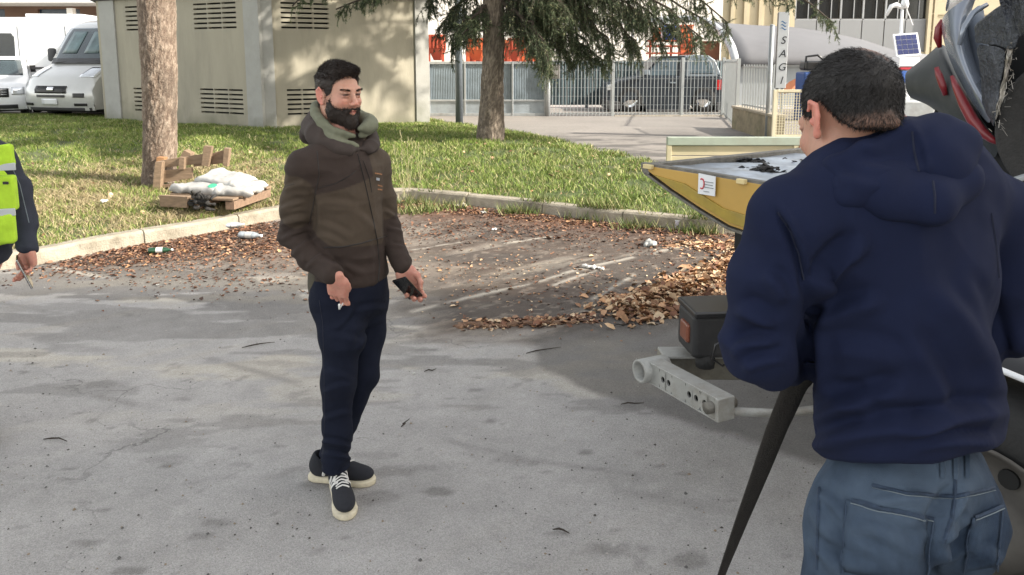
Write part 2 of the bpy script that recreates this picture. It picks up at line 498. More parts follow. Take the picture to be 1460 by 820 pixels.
LAWN_BACK = [(2.05, 11.9), (1.5, 12.9), (.9, 13.9), (.2, 15.2), (-.9, 17.0), (-2.0, 18.6), (-8.0, 19.9), (-14, 19.9), (-22, 19.9), (-22, 6.0)]
def inside_lawn(x, y, soft=0.0):
    P = [(p.x, p.y) for p in KL] + LAWN_BACK
    return polymask(x, y, P, .01) > .5

# road: one sheet, fine where the camera sees it
def axis(fine_lo, fine_hi, step, far_lo, far_hi):
    a = list(np.arange(fine_lo, fine_hi + 1e-6, step)); s_ = step; v = fine_hi
    while v < far_hi: s_ *= 1.3; v += s_; a.append(v)
    s_ = step; v = fine_lo
    while v > far_lo: s_ *= 1.3; v -= s_; a.insert(0, v)
    return np.array(a)
gx = axis(-4.6, 3.6, .022, -300, 300); gy = axis(1.9, 9.6, .022, -300, 400)
GX, GY = np.meshgrid(gx, gy, indexing='ij'); x, y = GX.ravel(), GY.ravel(); P3_ = np.stack([x, y, 0 * x], 1)
n1 = fbm(P3_, 1.1, 1, 5); n2 = fbm(P3_, 5., 9, 5); n3 = fbm(P3_, 22., 4, 3)
streak = fbm(P3_ @ np.array([[.16, -1.55, 0], [.14, 1.84, 0], [0, 0, 1.]]), 3.2, 20, 5)          # scraped along the tyre tracks
nz = (n1 - .5) * .9 + (n2 - .5) * .5
# brown soil left lying in the bay along the kerb
bay = GP((60, 372), (200, 346), (385, 312), (570, 286), (750, 300), (900, 318), (1060, 332), (1120, 380), (1060, 440), (900, 462), (760, 468), (650, 466), (640, 440), (560, 420), (400, 398), (250, 392), (100, 390))
mud = polymask(x, y, bay, .35, nz * .8)
mudB = polymask(x, y, GP((600, 300), (900, 315), (1060, 340), (1100, 400), (1000, 430), (860, 468), (680, 470), (600, 440), (640, 380), (590, 350)), .30, nz * .7)
leafz = np.clip(linemask(x, y, GP((150, 365), (300, 345), (400, 325), (560, 300), (700, 308), (900, 326), (1020, 338)), .42) * .95
                + linemask(x, y, GP((230, 352), (400, 356), (480, 350)), .45) * .8, 0, 1) * mud * sstep(.34, .55, n1 * .5 + n2 * .5)
smear = fbm(P3_ * np.array((.55, 2.3, 1)), 1.6, 51, 5); smear2 = fbm(P3_ * np.array((.5, 2.0, 1)), 2.9, 61, 4)
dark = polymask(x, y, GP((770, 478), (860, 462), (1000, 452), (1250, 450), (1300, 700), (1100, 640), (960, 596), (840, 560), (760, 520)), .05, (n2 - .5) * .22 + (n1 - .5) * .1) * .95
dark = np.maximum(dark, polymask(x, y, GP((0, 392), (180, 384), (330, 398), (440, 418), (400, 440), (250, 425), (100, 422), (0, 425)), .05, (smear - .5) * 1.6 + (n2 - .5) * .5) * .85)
for pts, w, a in (([(0, 432), (90, 448), (200, 474)], .045, .55), ([(300, 512), (420, 545)], .035, .55), ([(60, 550), (120, 560), (190, 577)], .03, .6), ([(640, 628), (750, 655), (905, 677)], .02, .45),
                  ([(880, 700), (960, 712), (1060, 735)], .04, .35), ([(100, 545), (180, 548)], .03, .4), ([(560, 520), (640, 530)], .03, .4)):
    dark = np.maximum(dark, linemask(x, y, GP(*pts), w) * a * sstep(.35, .6, n2 * .6 + n3 * .4 + .1))
# oil and gum spots
g_ = np.random.default_rng(11)
SP = [(345, 662, .035), (270, 600, .02), (420, 668, .04), (985, 798, .042), (735, 656, .045), (780, 672, .025), (760, 660, .03), (675, 555, .03), (560, 560, .018), (150, 548, .05), (260, 570, .02), (700, 600, .02), (250, 660, .016),
      (560, 672, .05), (600, 666, .03), (540, 708, .05), (880, 785, .07), (240, 628, .014), (130, 600, .016), (925, 590, .02), (900, 580, .05), (795, 762, .02), (450, 690, .04), (330, 640, .02), (600, 640, .018), (610, 500, .03)]
for i in range(70):
    SP.append((g_.uniform(0, 1150), g_.uniform(480, 815), abs(g_.normal(0, .010)) + .006))
for (px, py, r) in SP:
    c = G(px, py); m = (np.abs(x - c.x) < .2) & (np.abs(y - c.y) < .2)
    e = g_.uniform(1.3, 2.6); d = np.hypot((x[m] - c.x) / e, (y[m] - c.y) * 1.15) + (n2[m] - .5) * r * 2.2 + (n3[m] - .5) * r * .8
    dark[m] = np.maximum(dark[m], sstep(r * 1.15, r * .65, d) * g_.uniform(.35, .7))
smear = fbm(P3_ * np.array((.55, 2.3, 1)), 1.6, 51, 5); smear2 = fbm(P3_ * np.array((.5, 2.0, 1)), 2.9, 61, 4)
dark = np.maximum(dark, sstep(.53, .57, smear + (n2 - .5) * .12) * sstep(3.9, 4.8, y + (n1 - .5) * 2) * sstep(8.5, 6.5, y) * .62)
dark = np.maximum(dark, sstep(.61, .64, smear2 + (n3 - .5) * .05) * sstep(2.6, 3.6, y) * .42)
dark = np.maximum(dark, sstep(.64, .70, n2 * .55 + n3 * .3 + n1 * .15) * .5 * (y < 7))
# pale dust, dried mud film and worn white bay lines
pale = sstep(.46, .72, n1 * .5 + streak * .5) * (.85 * sstep(3.9, 4.9, y) * sstep(7.2, 5.4, y) + .18)
lines = 0 * x
for pts, w in (([(640, 432), (760, 405), (820, 386), (900, 368)], .030), ([(590, 356), (655, 346)], .022), ([(845, 427), (875, 410), (905, 391)], .022), ([(720, 346), (785, 338)], .02), ([(790, 407), (850, 386)], .022),
               ([(930, 362), (1000, 344)], .04), ([(590, 445), (640, 432)], .03), ([(560, 465), (600, 468)], .02), ([(75, 382), (150, 396)], .03)):
    lines = np.maximum(lines, linemask(x, y, GP(*pts), w) * sstep(.30, .52, n2 * .5 + n3 * .5))
ruts = sstep(.44, .34, streak) * mud
col = np.array((.335, .322, .308)) * (.86 + .28 * n2[:, None]) * (.93 + .14 * n1[:, None])
def lay(m, c_, v=None):
    global col
    m = m[:, None]; c_ = np.array(c_); col = col * (1 - m) + c_ * (m if v is None else m * v[:, None])
lay(pale * .8, (.36, .33, .285))
lay(sstep(.53, .62, fbm(P3_ * np.array((.6, 1.8, 1)), 2.1, 81, 5)) * sstep(3.2, 4.4, y) * .75, (.43, .395, .335))
lay(mud * .80, (.118, .090, .066), .8 + .5 * n2)
lay(mudB * .85 * sstep(.34, .52, streak * .55 + smear * .45), (.066, .048, .038), .8 + .5 * n2)
lay(ruts * .38 * sstep(.40, .62, n2), (.28, .25, .205))
lay(leafz * .85, (.120, .062, .038), .6 + .9 * n3)
lay(np.clip(dark, 0, 1) * .68, (.072, .066, .060))
lay(np.clip(lines, 0, 1) * .6, (.52, .48, .41))
lay((n3 > .66) * mud * .35, (.30, .25, .20))
z = base_z(x, y) + (n1 - .5) * .012 * sstep(30, 8, np.abs(y)) + mudB * (streak - .5) * .035 + mud * (n2 - .5) * .022
I = np.arange(len(x)).reshape(GX.shape)
F = np.stack([I[:-1, :-1].ravel(), I[1:, :-1].ravel(), I[1:, 1:].ravel(), I[:-1, 1:].ravel()], 1)
def road_extra(nt, b):
    N, L = nt.nodes, nt.links
    src = b.inputs['Base Color'].links[0].from_socket
    v = N.new('ShaderNodeTexVoronoi'); v.inputs['Scale'].default_value = 260
    tc = N.new('ShaderNodeTexCoord'); L.new(tc.outputs['Object'], v.inputs['Vector'])
    r = N.new('ShaderNodeMapRange'); r.inputs[1].default_value = 0; r.inputs[2].default_value = 1; r.inputs[3].default_value = .82; r.inputs[4].default_value = 1.2
    sp = N.new('ShaderNodeSeparateColor'); L.new(v.outputs['Color'], sp.inputs[0]); L.new(sp.outputs[0], r.inputs[0])
    m = N.new('ShaderNodeMix'); m.data_type = 'RGBA'; m.blend_type = 'MULTIPLY'; m.inputs[0].default_value = 1
    L.new(src, m.inputs[6]); L.new(r.outputs[0], m.inputs[7])
    # fine cracks
    c = N.new('ShaderNodeTexVoronoi'); c.feature = 'DISTANCE_TO_EDGE'; c.inputs['Scale'].default_value = .55
    w = N.new('ShaderNodeTexNoise'); w.inputs['Scale'].default_value = 2.2; w.inputs['Detail'].default_value = 7; L.new(tc.outputs['Object'], w.inputs['Vector'])
    ad = N.new('ShaderNodeVectorMath'); ad.operation = 'MULTIPLY_ADD'; ad.inputs[1].default_value = (1.3, 1.3, 0)
    L.new(w.outputs['Color'], ad.inputs[0]); L.new(tc.outputs['Object'], ad.inputs[2]); L.new(ad.outputs[0], c.inputs['Vector'])
    k = N.new('ShaderNodeMapRange'); k.inputs[1].default_value = 0; k.inputs[2].default_value = .006; k.inputs[3].default_value = .55; k.inputs[4].default_value = 0
    L.new(c.outputs[0], k.inputs[0])
    ms = N.new('ShaderNodeTexNoise'); ms.inputs['Scale'].default_value = .8; L.new(tc.outputs['Object'], ms.inputs['Vector'])
    mk = N.new('ShaderNodeMapRange'); mk.inputs[1].default_value = .5; mk.inputs[2].default_value = .62; L.new(ms.outputs[0], mk.inputs[0])
    mu = N.new('ShaderNodeMath'); mu.operation = 'MULTIPLY'; L.new(k.outputs[0], mu.inputs[0]); L.new(mk.outputs[0], mu.inputs[1])
    m2 = N.new('ShaderNodeMix'); m2.data_type = 'RGBA'; m2.inputs[7].default_value = (.05, .048, .045, 1)
    L.new(mu.outputs[0], m2.inputs[0]); L.new(m.outputs[2], m2.inputs[6]); L.new(m2.outputs[2], b.inputs['Base Color'])
M_road = mat('asphalt', (.19, .185, .18), rough=.88, var=.10, vs=9, bump=.5, bs=160, attr='col', extra=road_extra, spec=.3)
tag(link('road', np_mesh('road', np.stack([x, y, z], 1), F, M_road, True, cols=col)), kind='structure')

# driveway behind the lawn: older asphalt, tree shade painted in as long dark streaks
dx_ = np.arange(-12, 40, .12); dy_ = np.arange(9.6, 24.2, .08); DX, DY = np.meshgrid(dx_, dy_, indexing='ij'); x, y = DX.ravel(), DY.ravel()
P_ = np.stack([x, y, 0 * x], 1); a = fbm(P_, .9, 3, 4); b_ = fbm(P_ @ np.array([[.9, .1, 0], [-.25, 2.2, 0], [0, 0, 1.]]), 1.4, 8, 4)
dcol = np.array((.22, .20, .18)) * (.8 + .4 * a[:, None])
mk = sstep(.44, .56, b_)[:, None] * (sstep(16.5, 14.5, y) * .8 + .08)[:, None]; dcol = dcol * (1 - mk) + np.array((.085, .078, .072)) * mk
I = np.arange(len(x)).reshape(DX.shape); F = np.stack([I[:-1, :-1].ravel(), I[1:, :-1].ravel(), I[1:, 1:].ravel(), I[:-1, 1:].ravel()], 1)
M_drive = mat('driveway_asphalt', (.2, .2, .2), rough=.9, var=.15, vs=14, bump=.4, bs=120, attr='col')
zd = base_z(x, y) + .012 - .05 * sstep(10.4, 9.6, y)
tag(link('driveway', np_mesh('driveway', np.stack([x, y, zd], 1), F, M_drive, True, cols=dcol)), kind='structure')

# kerb: concrete stones end to end, each a part
M_kerb = mat('kerb_concrete', (.31, .275, .215), rough=.9, var=.28, vs=7, bump=.5, bs=70, dirt=(.12, .10, .065), dirt_amt=.75, dirt_s=4)
kerb = tag(bpy.data.objects.new('kerb', None), kind='structure'); COL.objects.link(kerb)
cum = [0]
for a, b in zip(KL[:-1], KL[1:]): cum.append(cum[-1] + (b - a).length)
def at_len(s_):
    i = int(np.searchsorted(cum, s_)); i = min(max(i, 1), len(KL) - 1); t = (s_ - cum[i - 1]) / (cum[i] - cum[i - 1] + 1e-9)
    return KL[i - 1].lerp(KL[i], min(max(t, 0), 1))
KH, KW = .135, .15
s0 = 0.; kk = 0
while s0 < cum[-1] - .2:
    L_ = min(.98, cum[-1] - s0 - .01); kk += 1; rows = []; m = 5; tilt = random.uniform(-.008, .008)
    for i in range(m + 1):
        p = at_len(s0 + .002 + (L_ - .004) * i / m); q = at_len(min(s0 + .002 + (L_ - .004) * i / m + .02, cum[-1])); o_ = at_len(max(s0 + (L_ - .012) * i / m - .02, 0))
        t = (q - o_).normalized(); nrm = Vector((-t.y, t.x, 0))         # to the lawn side
        bz = float(base_z(p.x, p.y)); j = random.uniform(-.002, .002)
        rows.append([p - nrm * 0 + Vector((0, 0, bz - .08)), p + nrm * .006 + Vector((0, 0, bz + KH - .022 + tilt)), p + nrm * .026 + Vector((0, 0, bz + KH + j + tilt)),
                     p + nrm * (KW - .015) + Vector((0, 0, bz + KH + .003 + tilt)), p + nrm * KW + Vector((0, 0, bz + KH - .015 + tilt)), p + nrm * KW + Vector((0, 0, bz - .08))])
    mb = MB(); mb.grid(rows); n = 6; mb.f.append(tuple(range(n))); mb.f.append(tuple(len(mb.v) - 1 - i for i in range(n)))
    mb.build('kerb_stone', M_kerb, kerb, bev=.004, seg=1); s0 += .985

# lawn: soil sheet and real blades
lx = np.arange(-22, 4.2, .10); ly = np.arange(5.0, 20.4, .10); LX, LY = np.meshgrid(lx, ly, indexing='ij'); x, y = LX.ravel(), LY.ravel()
KA = np.array([(p.x, p.y) for p in KL]); POLY = [tuple(p) for p in KA] + LAWN_BACK
def lawn_sd(x, y):
    P = np.array(POLY); n = len(P); ins = np.zeros(x.shape, dtype=bool); dm = np.full(x.shape, 9e9)
    for i in range(n):
        ax, ay = P[i]; bx, by = P[(i + 1) % n]
        m = ((ay > y) != (by > y)) & (x < (bx - ax) * (y - ay) / (by - ay + 1e-9) + ax); ins ^= m
        t = np.clip(((x - ax) * (bx - ax) + (y - ay) * (by - ay)) / ((bx - ax) ** 2 + (by - ay) ** 2), 0, 1)
        dm = np.minimum(dm, np.hypot(x - ax - t * (bx - ax), y - ay - t * (by - ay)))
    return np.where(ins, dm, -dm)
def lawn_z(x, y, sd):
    P = np.stack([x, y, 0 * x], -1); n = fbm(P, .8, 40, 3)
    return base_z(x, y) + .115 + .045 * sstep(.1, 1.2, sd) + (n - .5) * .10 * sstep(.1, .8, sd)
sd = lawn_sd(x, y); zz_ = lawn_z(x, y, sd)
back = sstep(.25, .0, sd) * (y > 11.3); zz_ = zz_ * (1 - back) + (base_z(x, y) + .005) * back
P_ = np.stack([x, y, 0 * x], 1)
dryp = np.clip(linemask(x, y, [tuple(G(210, 275, .2)[:2]), tuple(G(330, 300, .2)[:2])], .8) + linemask(x, y, [tuple(G(60, 280, .2)[:2]), tuple(G(200, 240, .2)[:2]), tuple(G(400, 230, .2)[:2])], .9) * .6 + .25 * sstep(.4, .6, fbm(P_, 1.3, 2, 3)), 0, 1)
lc = np.array((.075, .100, .030)) * (1 - dryp[:, None]) + np.array((.125, .100, .055)) * dryp[:, None]
lc = lc * (.75 + .5 * fbm(P_, 6, 3, 3)[:, None])
I = np.arange(len(x)).reshape(LX.shape); keep = sd > -.02
F = np.stack([I[:-1, :-1].ravel(), I[1:, :-1].ravel(), I[1:, 1:].ravel(), I[:-1, 1:].ravel()], 1)
kb = sd > .05
F = F[(kb[F]).all(1)]
M_lawn = mat('lawn_soil', (.06, .06, .03), rough=.95, var=.35, vs=12, bump=.8, bs=50, attr='col')
tag(link('lawn_ground', np_mesh('lawn_ground', np.stack([x, y, zz_], 1), F, M_lawn, True, cols=lc)), kind='structure')
def grass_blades(n, xr, yr, hgt, seed, cols_, wdt=.006, dry=.3, cond=None, lean=.5):
    g = np.random.default_rng(seed); xs = g.uniform(*xr, n); ys = g.uniform(*yr, n)
    # thin out by distance so that blades stay about a pixel
    s_ = lawn_sd(xs, ys); vis = (s_ > .10) & (np.abs(xs) < ys * .70 + .6)
    P = np.stack([xs, ys, 0 * xs], 1); cl = fbm(P, 3.5, seed, 3)
    vis &= g.random(n) < np.clip((cl - .28) * 3.2, .12, 1)
    if cond is not None: vis &= cond(xs, ys, g)
    xs, ys, s_, cl = xs[vis], ys[vis], s_[vis], cl[vis]; m = len(xs); P = np.stack([xs, ys, 0 * xs], 1)
    h = hgt * g.uniform(.45, 1.35, m) * (.55 + .9 * cl); az = g.uniform(0, 2 * np.pi, m); w = wdt * (.6 + ys / 11) * g.uniform(.7, 1.3, m)
    bend = g.uniform(.1, lean * 1.6, m) * h; baz = g.uniform(0, 2 * np.pi, m); z0 = lawn_z(xs, ys, s_) - .01
    sx, sy = np.cos(az) * w / 2, np.sin(az) * w / 2; bx, by = np.cos(baz) * bend, np.sin(baz) * bend
    V = np.stack([np.stack([xs - sx, ys - sy, z0], 1), np.stack([xs + sx, ys + sy, z0], 1),
                  np.stack([xs + sx * .8 + bx * .35, ys + sy * .8 + by * .35, z0 + h * .6], 1), np.stack([xs - sx * .8 + bx * .35, ys - sy * .8 + by * .35, z0 + h * .6], 1),
                  np.stack([xs + bx, ys + by, z0 + h], 1)], 1).reshape(-1, 3)
    b = (np.arange(m) * 5)[:, None]
    F = np.concatenate([b + np.array([[0, 1, 2]]), b + np.array([[0, 2, 3]]), b + np.array([[3, 2, 4]])])
    ca = np.array(cols_); k = g.random((m, 1)) * .7 + cl[:, None] * .6 - .15; k = np.clip(k, 0, 1); c_ = ca[0] * (1 - k) + ca[1] * k
    dr = (g.random(m) < dry * (.4 + 1.2 * fbm(P, .9, 71, 3))); c_[dr] = ca[2] * g.uniform(.7, 1.2, (dr.sum(), 1))
    c_ = np.repeat(c_ * g.uniform(.75, 1.2, (m, 1)), 5, 0)
    return V, F, c_
def grass_extra(nt, b):
    b.inputs['Subsurface Weight'].default_value = 0
M_grass = mat('grass_blade', (.1, .16, .03), rough=.6, var=0, attr='col', spec=.3)
GC = [(.070, .115, .020), (.215, .285, .055), (.40, .37, .17)]
V, F, c = grass_blades(520000, (-13.8, 3.4), (5.6, 19.8), .062, 31, GC, .0055, .20, lean=.9)
tag(link('lawn_grass', np_mesh('lawn_grass', V, F, M_grass, False, cols=c)), kind='stuff', label='short uneven lawn grass around the two tree trunks', cat='grass')
V, F, c = grass_blades(150000, (-8.5, .5), (6.4, 12.5), .065, 37, [(.20, .16, .08), (.32, .26, .14), (.38, .31, .18)], .006, .6,
                       cond=lambda xs, ys, g: g.random(len(xs)) < np.clip(linemask(xs, ys, [tuple(G(100, 300, .2)[:2]), tuple(G(200, 262, .2)[:2]), tuple(G(380, 290, .2)[:2])], 1.5) * 1.2, 0, 1), lean=1.3)
tag(link('dry_grass', np_mesh('dry_grass', V, F, M_grass, False, cols=c)), kind='stuff', label='dry straw-coloured grass by the left tree and the pallets', cat='grass')
# ================================================================ buildings, fences, gate, signs
def holed_wall(A, B, z0, z1, holes, thick, outn):
    """wall from A to B (2-D points), holes as (u0,u1,z0,z1) in metres along the wall; outn: outward normal (2-D)"""
    A, B = Vector((A[0], A[1], 0)), Vector((B[0], B[1], 0)); Ln = (B - A).length; U = (B - A) / Ln; N_ = Vector((outn[0], outn[1], 0)).normalized()
    us = sorted({0., Ln} | {h[0] for h in holes} | {h[1] for h in holes}); zs = sorted({z0, z1} | {h[2] for h in holes} | {h[3] for h in holes})
    mb = MB()
    def P(u, z, d=0): q = A + U * u - N_ * d; return Vector((q.x, q.y, z))
    def hole(u, z): return any(h[0] < u < h[1] and h[2] < z < h[3] for h in holes)
    for i in range(len(us) - 1):
        for j in range(len(zs) - 1):
            u_, z_ = (us[i] + us[i + 1]) / 2, (zs[j] + zs[j + 1]) / 2
            if hole(u_, z_): continue
            mb.add([P(us[i], zs[j]), P(us[i + 1], zs[j]), P(us[i + 1], zs[j + 1]), P(us[i], zs[j + 1])], [(0, 1, 2, 3)])
    for (a, b, c, d) in holes:
        for q in ([P(a, c), P(b, c), P(b, c, thick), P(a, c, thick)], [P(a, d), P(b, d), P(b, d, thick), P(a, d, thick)],
                  [P(a, c), P(a, d), P(a, d, thick), P(a, c, thick)], [P(b, c), P(b, d), P(b, d, thick), P(b, c, thick)]):
            mb.add(q, [(0, 1, 2, 3)])
    for q in ([P(0, z0), P(0, z1), P(0, z1, thick), P(0, z0, thick)], [P(Ln, z0), P(Ln, z1), P(Ln, z1, thick), P(Ln, z0, thick)], [P(0, z1), P(Ln, z1), P(Ln, z1, thick), P(0, z1, thick)]):
        mb.add(q, [(0, 1, 2, 3)])
    return mb
def uf(px, A, B):
    r = (px - CX) / (FP * CT + 150 * ST); d = (B[0] - A[0], B[1] - A[1])
    t = (r * A[1] - A[0]) / (d[0] - r * d[1]); return t * math.hypot(*d), A[1] + t * d[1]
def world_obj(mb, name, m, root, **k): return mb.build(name, m, root, world=True, **k)

M_conc = mat('cabin_render', (.42, .385, .31), rough=.9, var=.09, vs=3, bump=.15, bs=60, dirt=(.30, .29, .24), dirt_amt=.5, dirt_s=1.3)
def grime(nt, b):
    """green-black damp rising from the ground, irregular"""
    N, L = nt.nodes, nt.links; src = b.inputs['Base Color'].links[0].from_socket
    tc = N.new('ShaderNodeTexCoord'); sx = N.new('ShaderNodeSeparateXYZ'); L.new(tc.outputs['Object'], sx.inputs[0])
    n = N.new('ShaderNodeTexNoise'); n.inputs['Scale'].default_value = 2.4; n.inputs['Detail'].default_value = 9; L.new(tc.outputs['Object'], n.inputs['Vector'])
    ad = N.new('ShaderNodeMath'); ad.operation = 'MULTIPLY_ADD'; ad.inputs[1].default_value = -1.3; L.new(n.outputs[0], ad.inputs[0]); L.new(sx.outputs[2], ad.inputs[2])
    r = N.new('ShaderNodeMapRange'); r.inputs[1].default_value = .05; r.inputs[2].default_value = -.45; r.inputs[3].default_value = 0; r.inputs[4].default_value = .55
    L.new(ad.outputs[0], r.inputs[0]); m = N.new('ShaderNodeMix'); m.data_type = 'RGBA'; m.inputs[7].default_value = (.12, .125, .075, 1)
    L.new(r.outputs[0], m.inputs[0]); L.new(src, m.inputs[6]); L.new(m.outputs[2], b.inputs['Base Color'])
M_conc2 = mat('cabin_render_damp', (.34, .31, .24), rough=.9, var=.09, vs=3, bump=.15, bs=60, dirt=(.22, .205, .165), dirt_amt=.55, dirt_s=2.2, stretch=(1, 1, .22), extra=grime)
M_pil = mat('cabin_pilaster', (.34, .335, .31), rough=.9, var=.08, vs=4, bump=.15, bs=60, dirt=(.28, .27, .24), dirt_amt=.4, extra=grime)
M_slot = mat('vent_dark', (.008, .008, .008), rough=.9, var=0)
M_roofd = mat('roof_dark', (.09, .085, .08), rough=.85)
LA, CB, RC = W(150, 176, 17.7), W(373, 190, 15.3), W(611, 180, 17.0)
A2, B2, C2 = (LA.x, LA.y), (CB.x, CB.y), (RC.x, RC.y)
cab = thing('service_building', 'beige concrete service building with slotted wall vents behind the left tree', 'building', (B2[0], B2[1], .1))
ZT = 3.05
def vent_holes(xs, rows, A, B):
    """xs: (left px, right px) of a vent, rows: (top px, bottom px)"""
    u0, Y0 = uf(xs[0], A, B); u1, Y1 = uf(xs[1], A, B); zt, zb = ZP(rows[0], (Y0 + Y1) / 2), ZP(rows[1], (Y0 + Y1) / 2)
    if u0 > u1: u0, u1 = u1, u0
    o = []; cw = (u1 - u0) / 3; rh = (zt - zb) / 5.35
    for c in range(3):
        for r in range(6): o.append((u0 + c * cw + .012, u0 + (c + 1) * cw - .012, zb + r * rh, zb + r * rh + .036))
    return o, (u0, u1, zb, zt)
for (A, B, vents, nm) in ((A2, B2, [((184, 243), (8, 43)), ((280, 341), (4, 41)), ((188, 246), (126, 159)), ((283, 345), (127, 162))], M_conc2),
                          (B2, C2, [((403, 472), (4, 41)), ((407, 474), (127, 163))], M_conc2)):
    d = Vector((B[0] - A[0], B[1] - A[1], 0)).normalized(); on = (d.y, -d.x)
    H = []; bx = []
    for v in vents: h, q = vent_holes(*v, A, B); H += h; bx.append(q)
    world_obj(holed_wall(A, B, .0, ZT, H, .12, on), 'wall', nm, cab)
    for (u0, u1, zb, zt) in bx:
        mb = MB(); c = Vector((A[0], A[1], 0)) + d * (u0 + u1) / 2 - Vector((on[0], on[1], 0)) * .16; M_ = Matrix.Rotation(math.atan2(d.y, d.x), 3, 'Z')
        mb.box((c.x, c.y, (zb + zt) / 2), (u1 - u0 + .1, .03, zt - zb + .12), M_)
        for r in range(6): mb.box((c.x + on[0] * .06, c.y + on[1] * .06, zb + r * (zt - zb) / 5.35 + .03), (u1 - u0, .06, .006), M_ @ Matrix.Rotation(R(35), 3, 'X'))
        world_obj(mb, 'vent', M_slot, cab)
def pil(A, B, x0, x1, proud=.035):
    u0, Y0 = uf(x0, A, B); u1, Y1 = uf(x1, A, B); d = Vector((B[0] - A[0], B[1] - A[1], 0)).normalized(); on = Vector((d.y, -d.x, 0)); c = Vector((A[0], A[1], 0)) + d * (u0 + u1) / 2 + on * (proud / 2 - .02)
    world_obj(MB().box((c.x, c.y, ZT / 2 + .0), (abs(u1 - u0), proud + .04, ZT - .01), Matrix.Rotation(math.atan2(d.y, d.x), 3, 'Z')), 'pilaster', M_pil, cab, bev=.008)
pil(A2, B2, 149, 170); pil(A2, B2, 352, 373.5); pil(B2, C2, 372.5, 391); pil(B2, C2, 592, 611)
bk = Vector((.05, 1, 0)).normalized() * 4.2
poly = [(A2[0], A2[1]), (B2[0], B2[1]), (C2[0], C2[1]), (C2[0] * 1.26, C2[1] * 1.24), (A2[0] * 1.14, A2[1] * 1.2)]
world_obj(MB().prism([poly[2], poly[3], poly[4], poly[0], (A2[0] + .3, A2[1] + .4), (B2[0], B2[1] + .35), (C2[0] - .3, C2[1] + .4)], 0, ZT - .02, 'z'), 'back_wall', M_conc, cab)
cx_, cy_ = sum(p[0] for p in poly) / 5, sum(p[1] for p in poly) / 5
world_obj(MB().prism([(cx_ + (p[0] - cx_) * 1.03, cy_ + (p[1] - cy_) * 1.05) for p in poly], ZT + .002, ZT + .17, 'z'), 'roof', M_roofd, cab, bev=.01)

# lamp post
M_galv = mat('galvanised_dark', (.13, .15, .17), rough=.55, metal=.5, var=.15, vs=12)
M_galvl = mat('galvanised_light', (.36, .38, .39), rough=.5, metal=.45, var=.12, vs=10, dirt=(.2, .18, .15), dirt_amt=.4)
q = W(655, 182, 17.3); lp = thing('lamp_post', 'dark grey lamp post standing at the lawn edge between building and gate', 'lamp post', (q.x, q.y, .2))
MB().tube([(0, 0, 0), (0, 0, 2.), (0, 0, 6.8)], [.085, .078, .055], 14).build('pole', M_galv, lp, smooth=True)
MB().lathe([(.0, 0), (.13, 0), (.12, .03), (.09, .05), (.0, .05)], (0, 0, 0), 14).build('base_plate', M_galv, lp)
MB().tube([(0, 0, 6.7), (0, -.3, 7.0), (0, -.9, 7.1)], .035, 8).box((0, -1.1, 7.08), (.22, .5, .1)).build('lamp_head', M_galv, lp)

# sliding gate and bar fence
Yf = 21.0; zb_, zt_ = ZP(168, Yf), ZP(88, Yf)
gx0, gx1 = W(600, 120, Yf).x, W(779, 120, Yf).x
M_gate = mat('gate_sheet', (.16, .20, .23), rough=.5, metal=.35, var=.25, vs=2.2, dirt=(.09, .11, .12), dirt_amt=.6, dirt_s=1.2)
M_gate2 = mat('gate_plate', (.30, .34, .37), rough=.5, metal=.3, var=.2, vs=3, dirt=(.16, .17, .17), dirt_amt=.5, dirt_s=2.)
gate = thing('sliding_gate', 'grey sheet-metal sliding gate left of the bar fence', 'gate', (gx0, Yf, .2))
def local(mb, name, m, root, **k): return mb.build(name, m, root, world=True, **k)
for z_, h_ in ((zt_ - .03, .07), (zb_ + .47, .05), (zb_ + .09, .08)): local(MB().box(((gx0 + gx1) / 2, Yf, z_), (gx1 - gx0, .06, h_)), 'rail', M_galvl, gate, bev=.006)
for px in (612, 663, 700, 731, 777):
    local(MB().box((W(px, 120, Yf).x, Yf - .003, (zt_ + zb_) / 2), (.045, .07, zt_ - zb_ - .02)), 'upright', M_galvl, gate, bev=.006)
mb = MB(); n = 150; rows = [[], []]
for i in range(n): x_ = gx0 + (gx1 - gx0) * i / (n - 1); o_ = .012 * (i % 2); rows[0].append((x_, Yf + .02 + o_, zb_ + .49)); rows[1].append((x_, Yf + .02 + o_, zt_ - .06))
local(mb.grid(rows), 'ribbed_sheet', M_gate, gate)
local(MB().box(((gx0 + gx1) / 2, Yf + .02, zb_ + .28), (gx1 - gx0 - .02, .02, .36)), 'lower_plate', M_gate2, gate)
local(MB().box(((gx0 + gx1) / 2 + .6, Yf, zb_ - .005), (gx1 - gx0 + 1.5, .05, .03)), 'ground_track', M_galv, gate)
q = W(781, 120, Yf); gp = thing('gate_post', 'round grey post between the sliding gate and the bar fence', 'post', (q.x, Yf - .05, .18))
MB().tube([(0, 0, 0), (0, 0, 1.62)], .07, 14).lathe([(.075, 1.62), (.06, 1.66), (0, 1.69)], n=14).build('post', M_galvl, gp, smooth=True)
q = W(791, 102, Yf - .12); ib = thing('intercom', 'brown-grey intercom box mounted by the fence post', 'intercom box', (q.x, Yf - .10, q.z))
MB().box((0, 0, 0), (.26, .10, .38)).build('housing', mat('intercom_grey', (.16, .15, .14), rough=.5, metal=.4), ib, bev=.015)
MB().box((0, -.055, .03), (.17, .012, .24)).build('face_plate', mat('intercom_plate', (.34, .33, .31), rough=.4, metal=.6), ib, bev=.006)
M_bar = mat('fence_bar', (.38, .40, .40), rough=.45, metal=.35, var=.1)
fx0, fx1 = W(786, 120, Yf).x, W(1033, 120, Yf).x
fen = thing('bar_fence', 'pale vertical bar fence on a low plinth in front of the parked off-roader', 'fence', (fx0, Yf, .18))
zf1 = ZP(84, Yf)
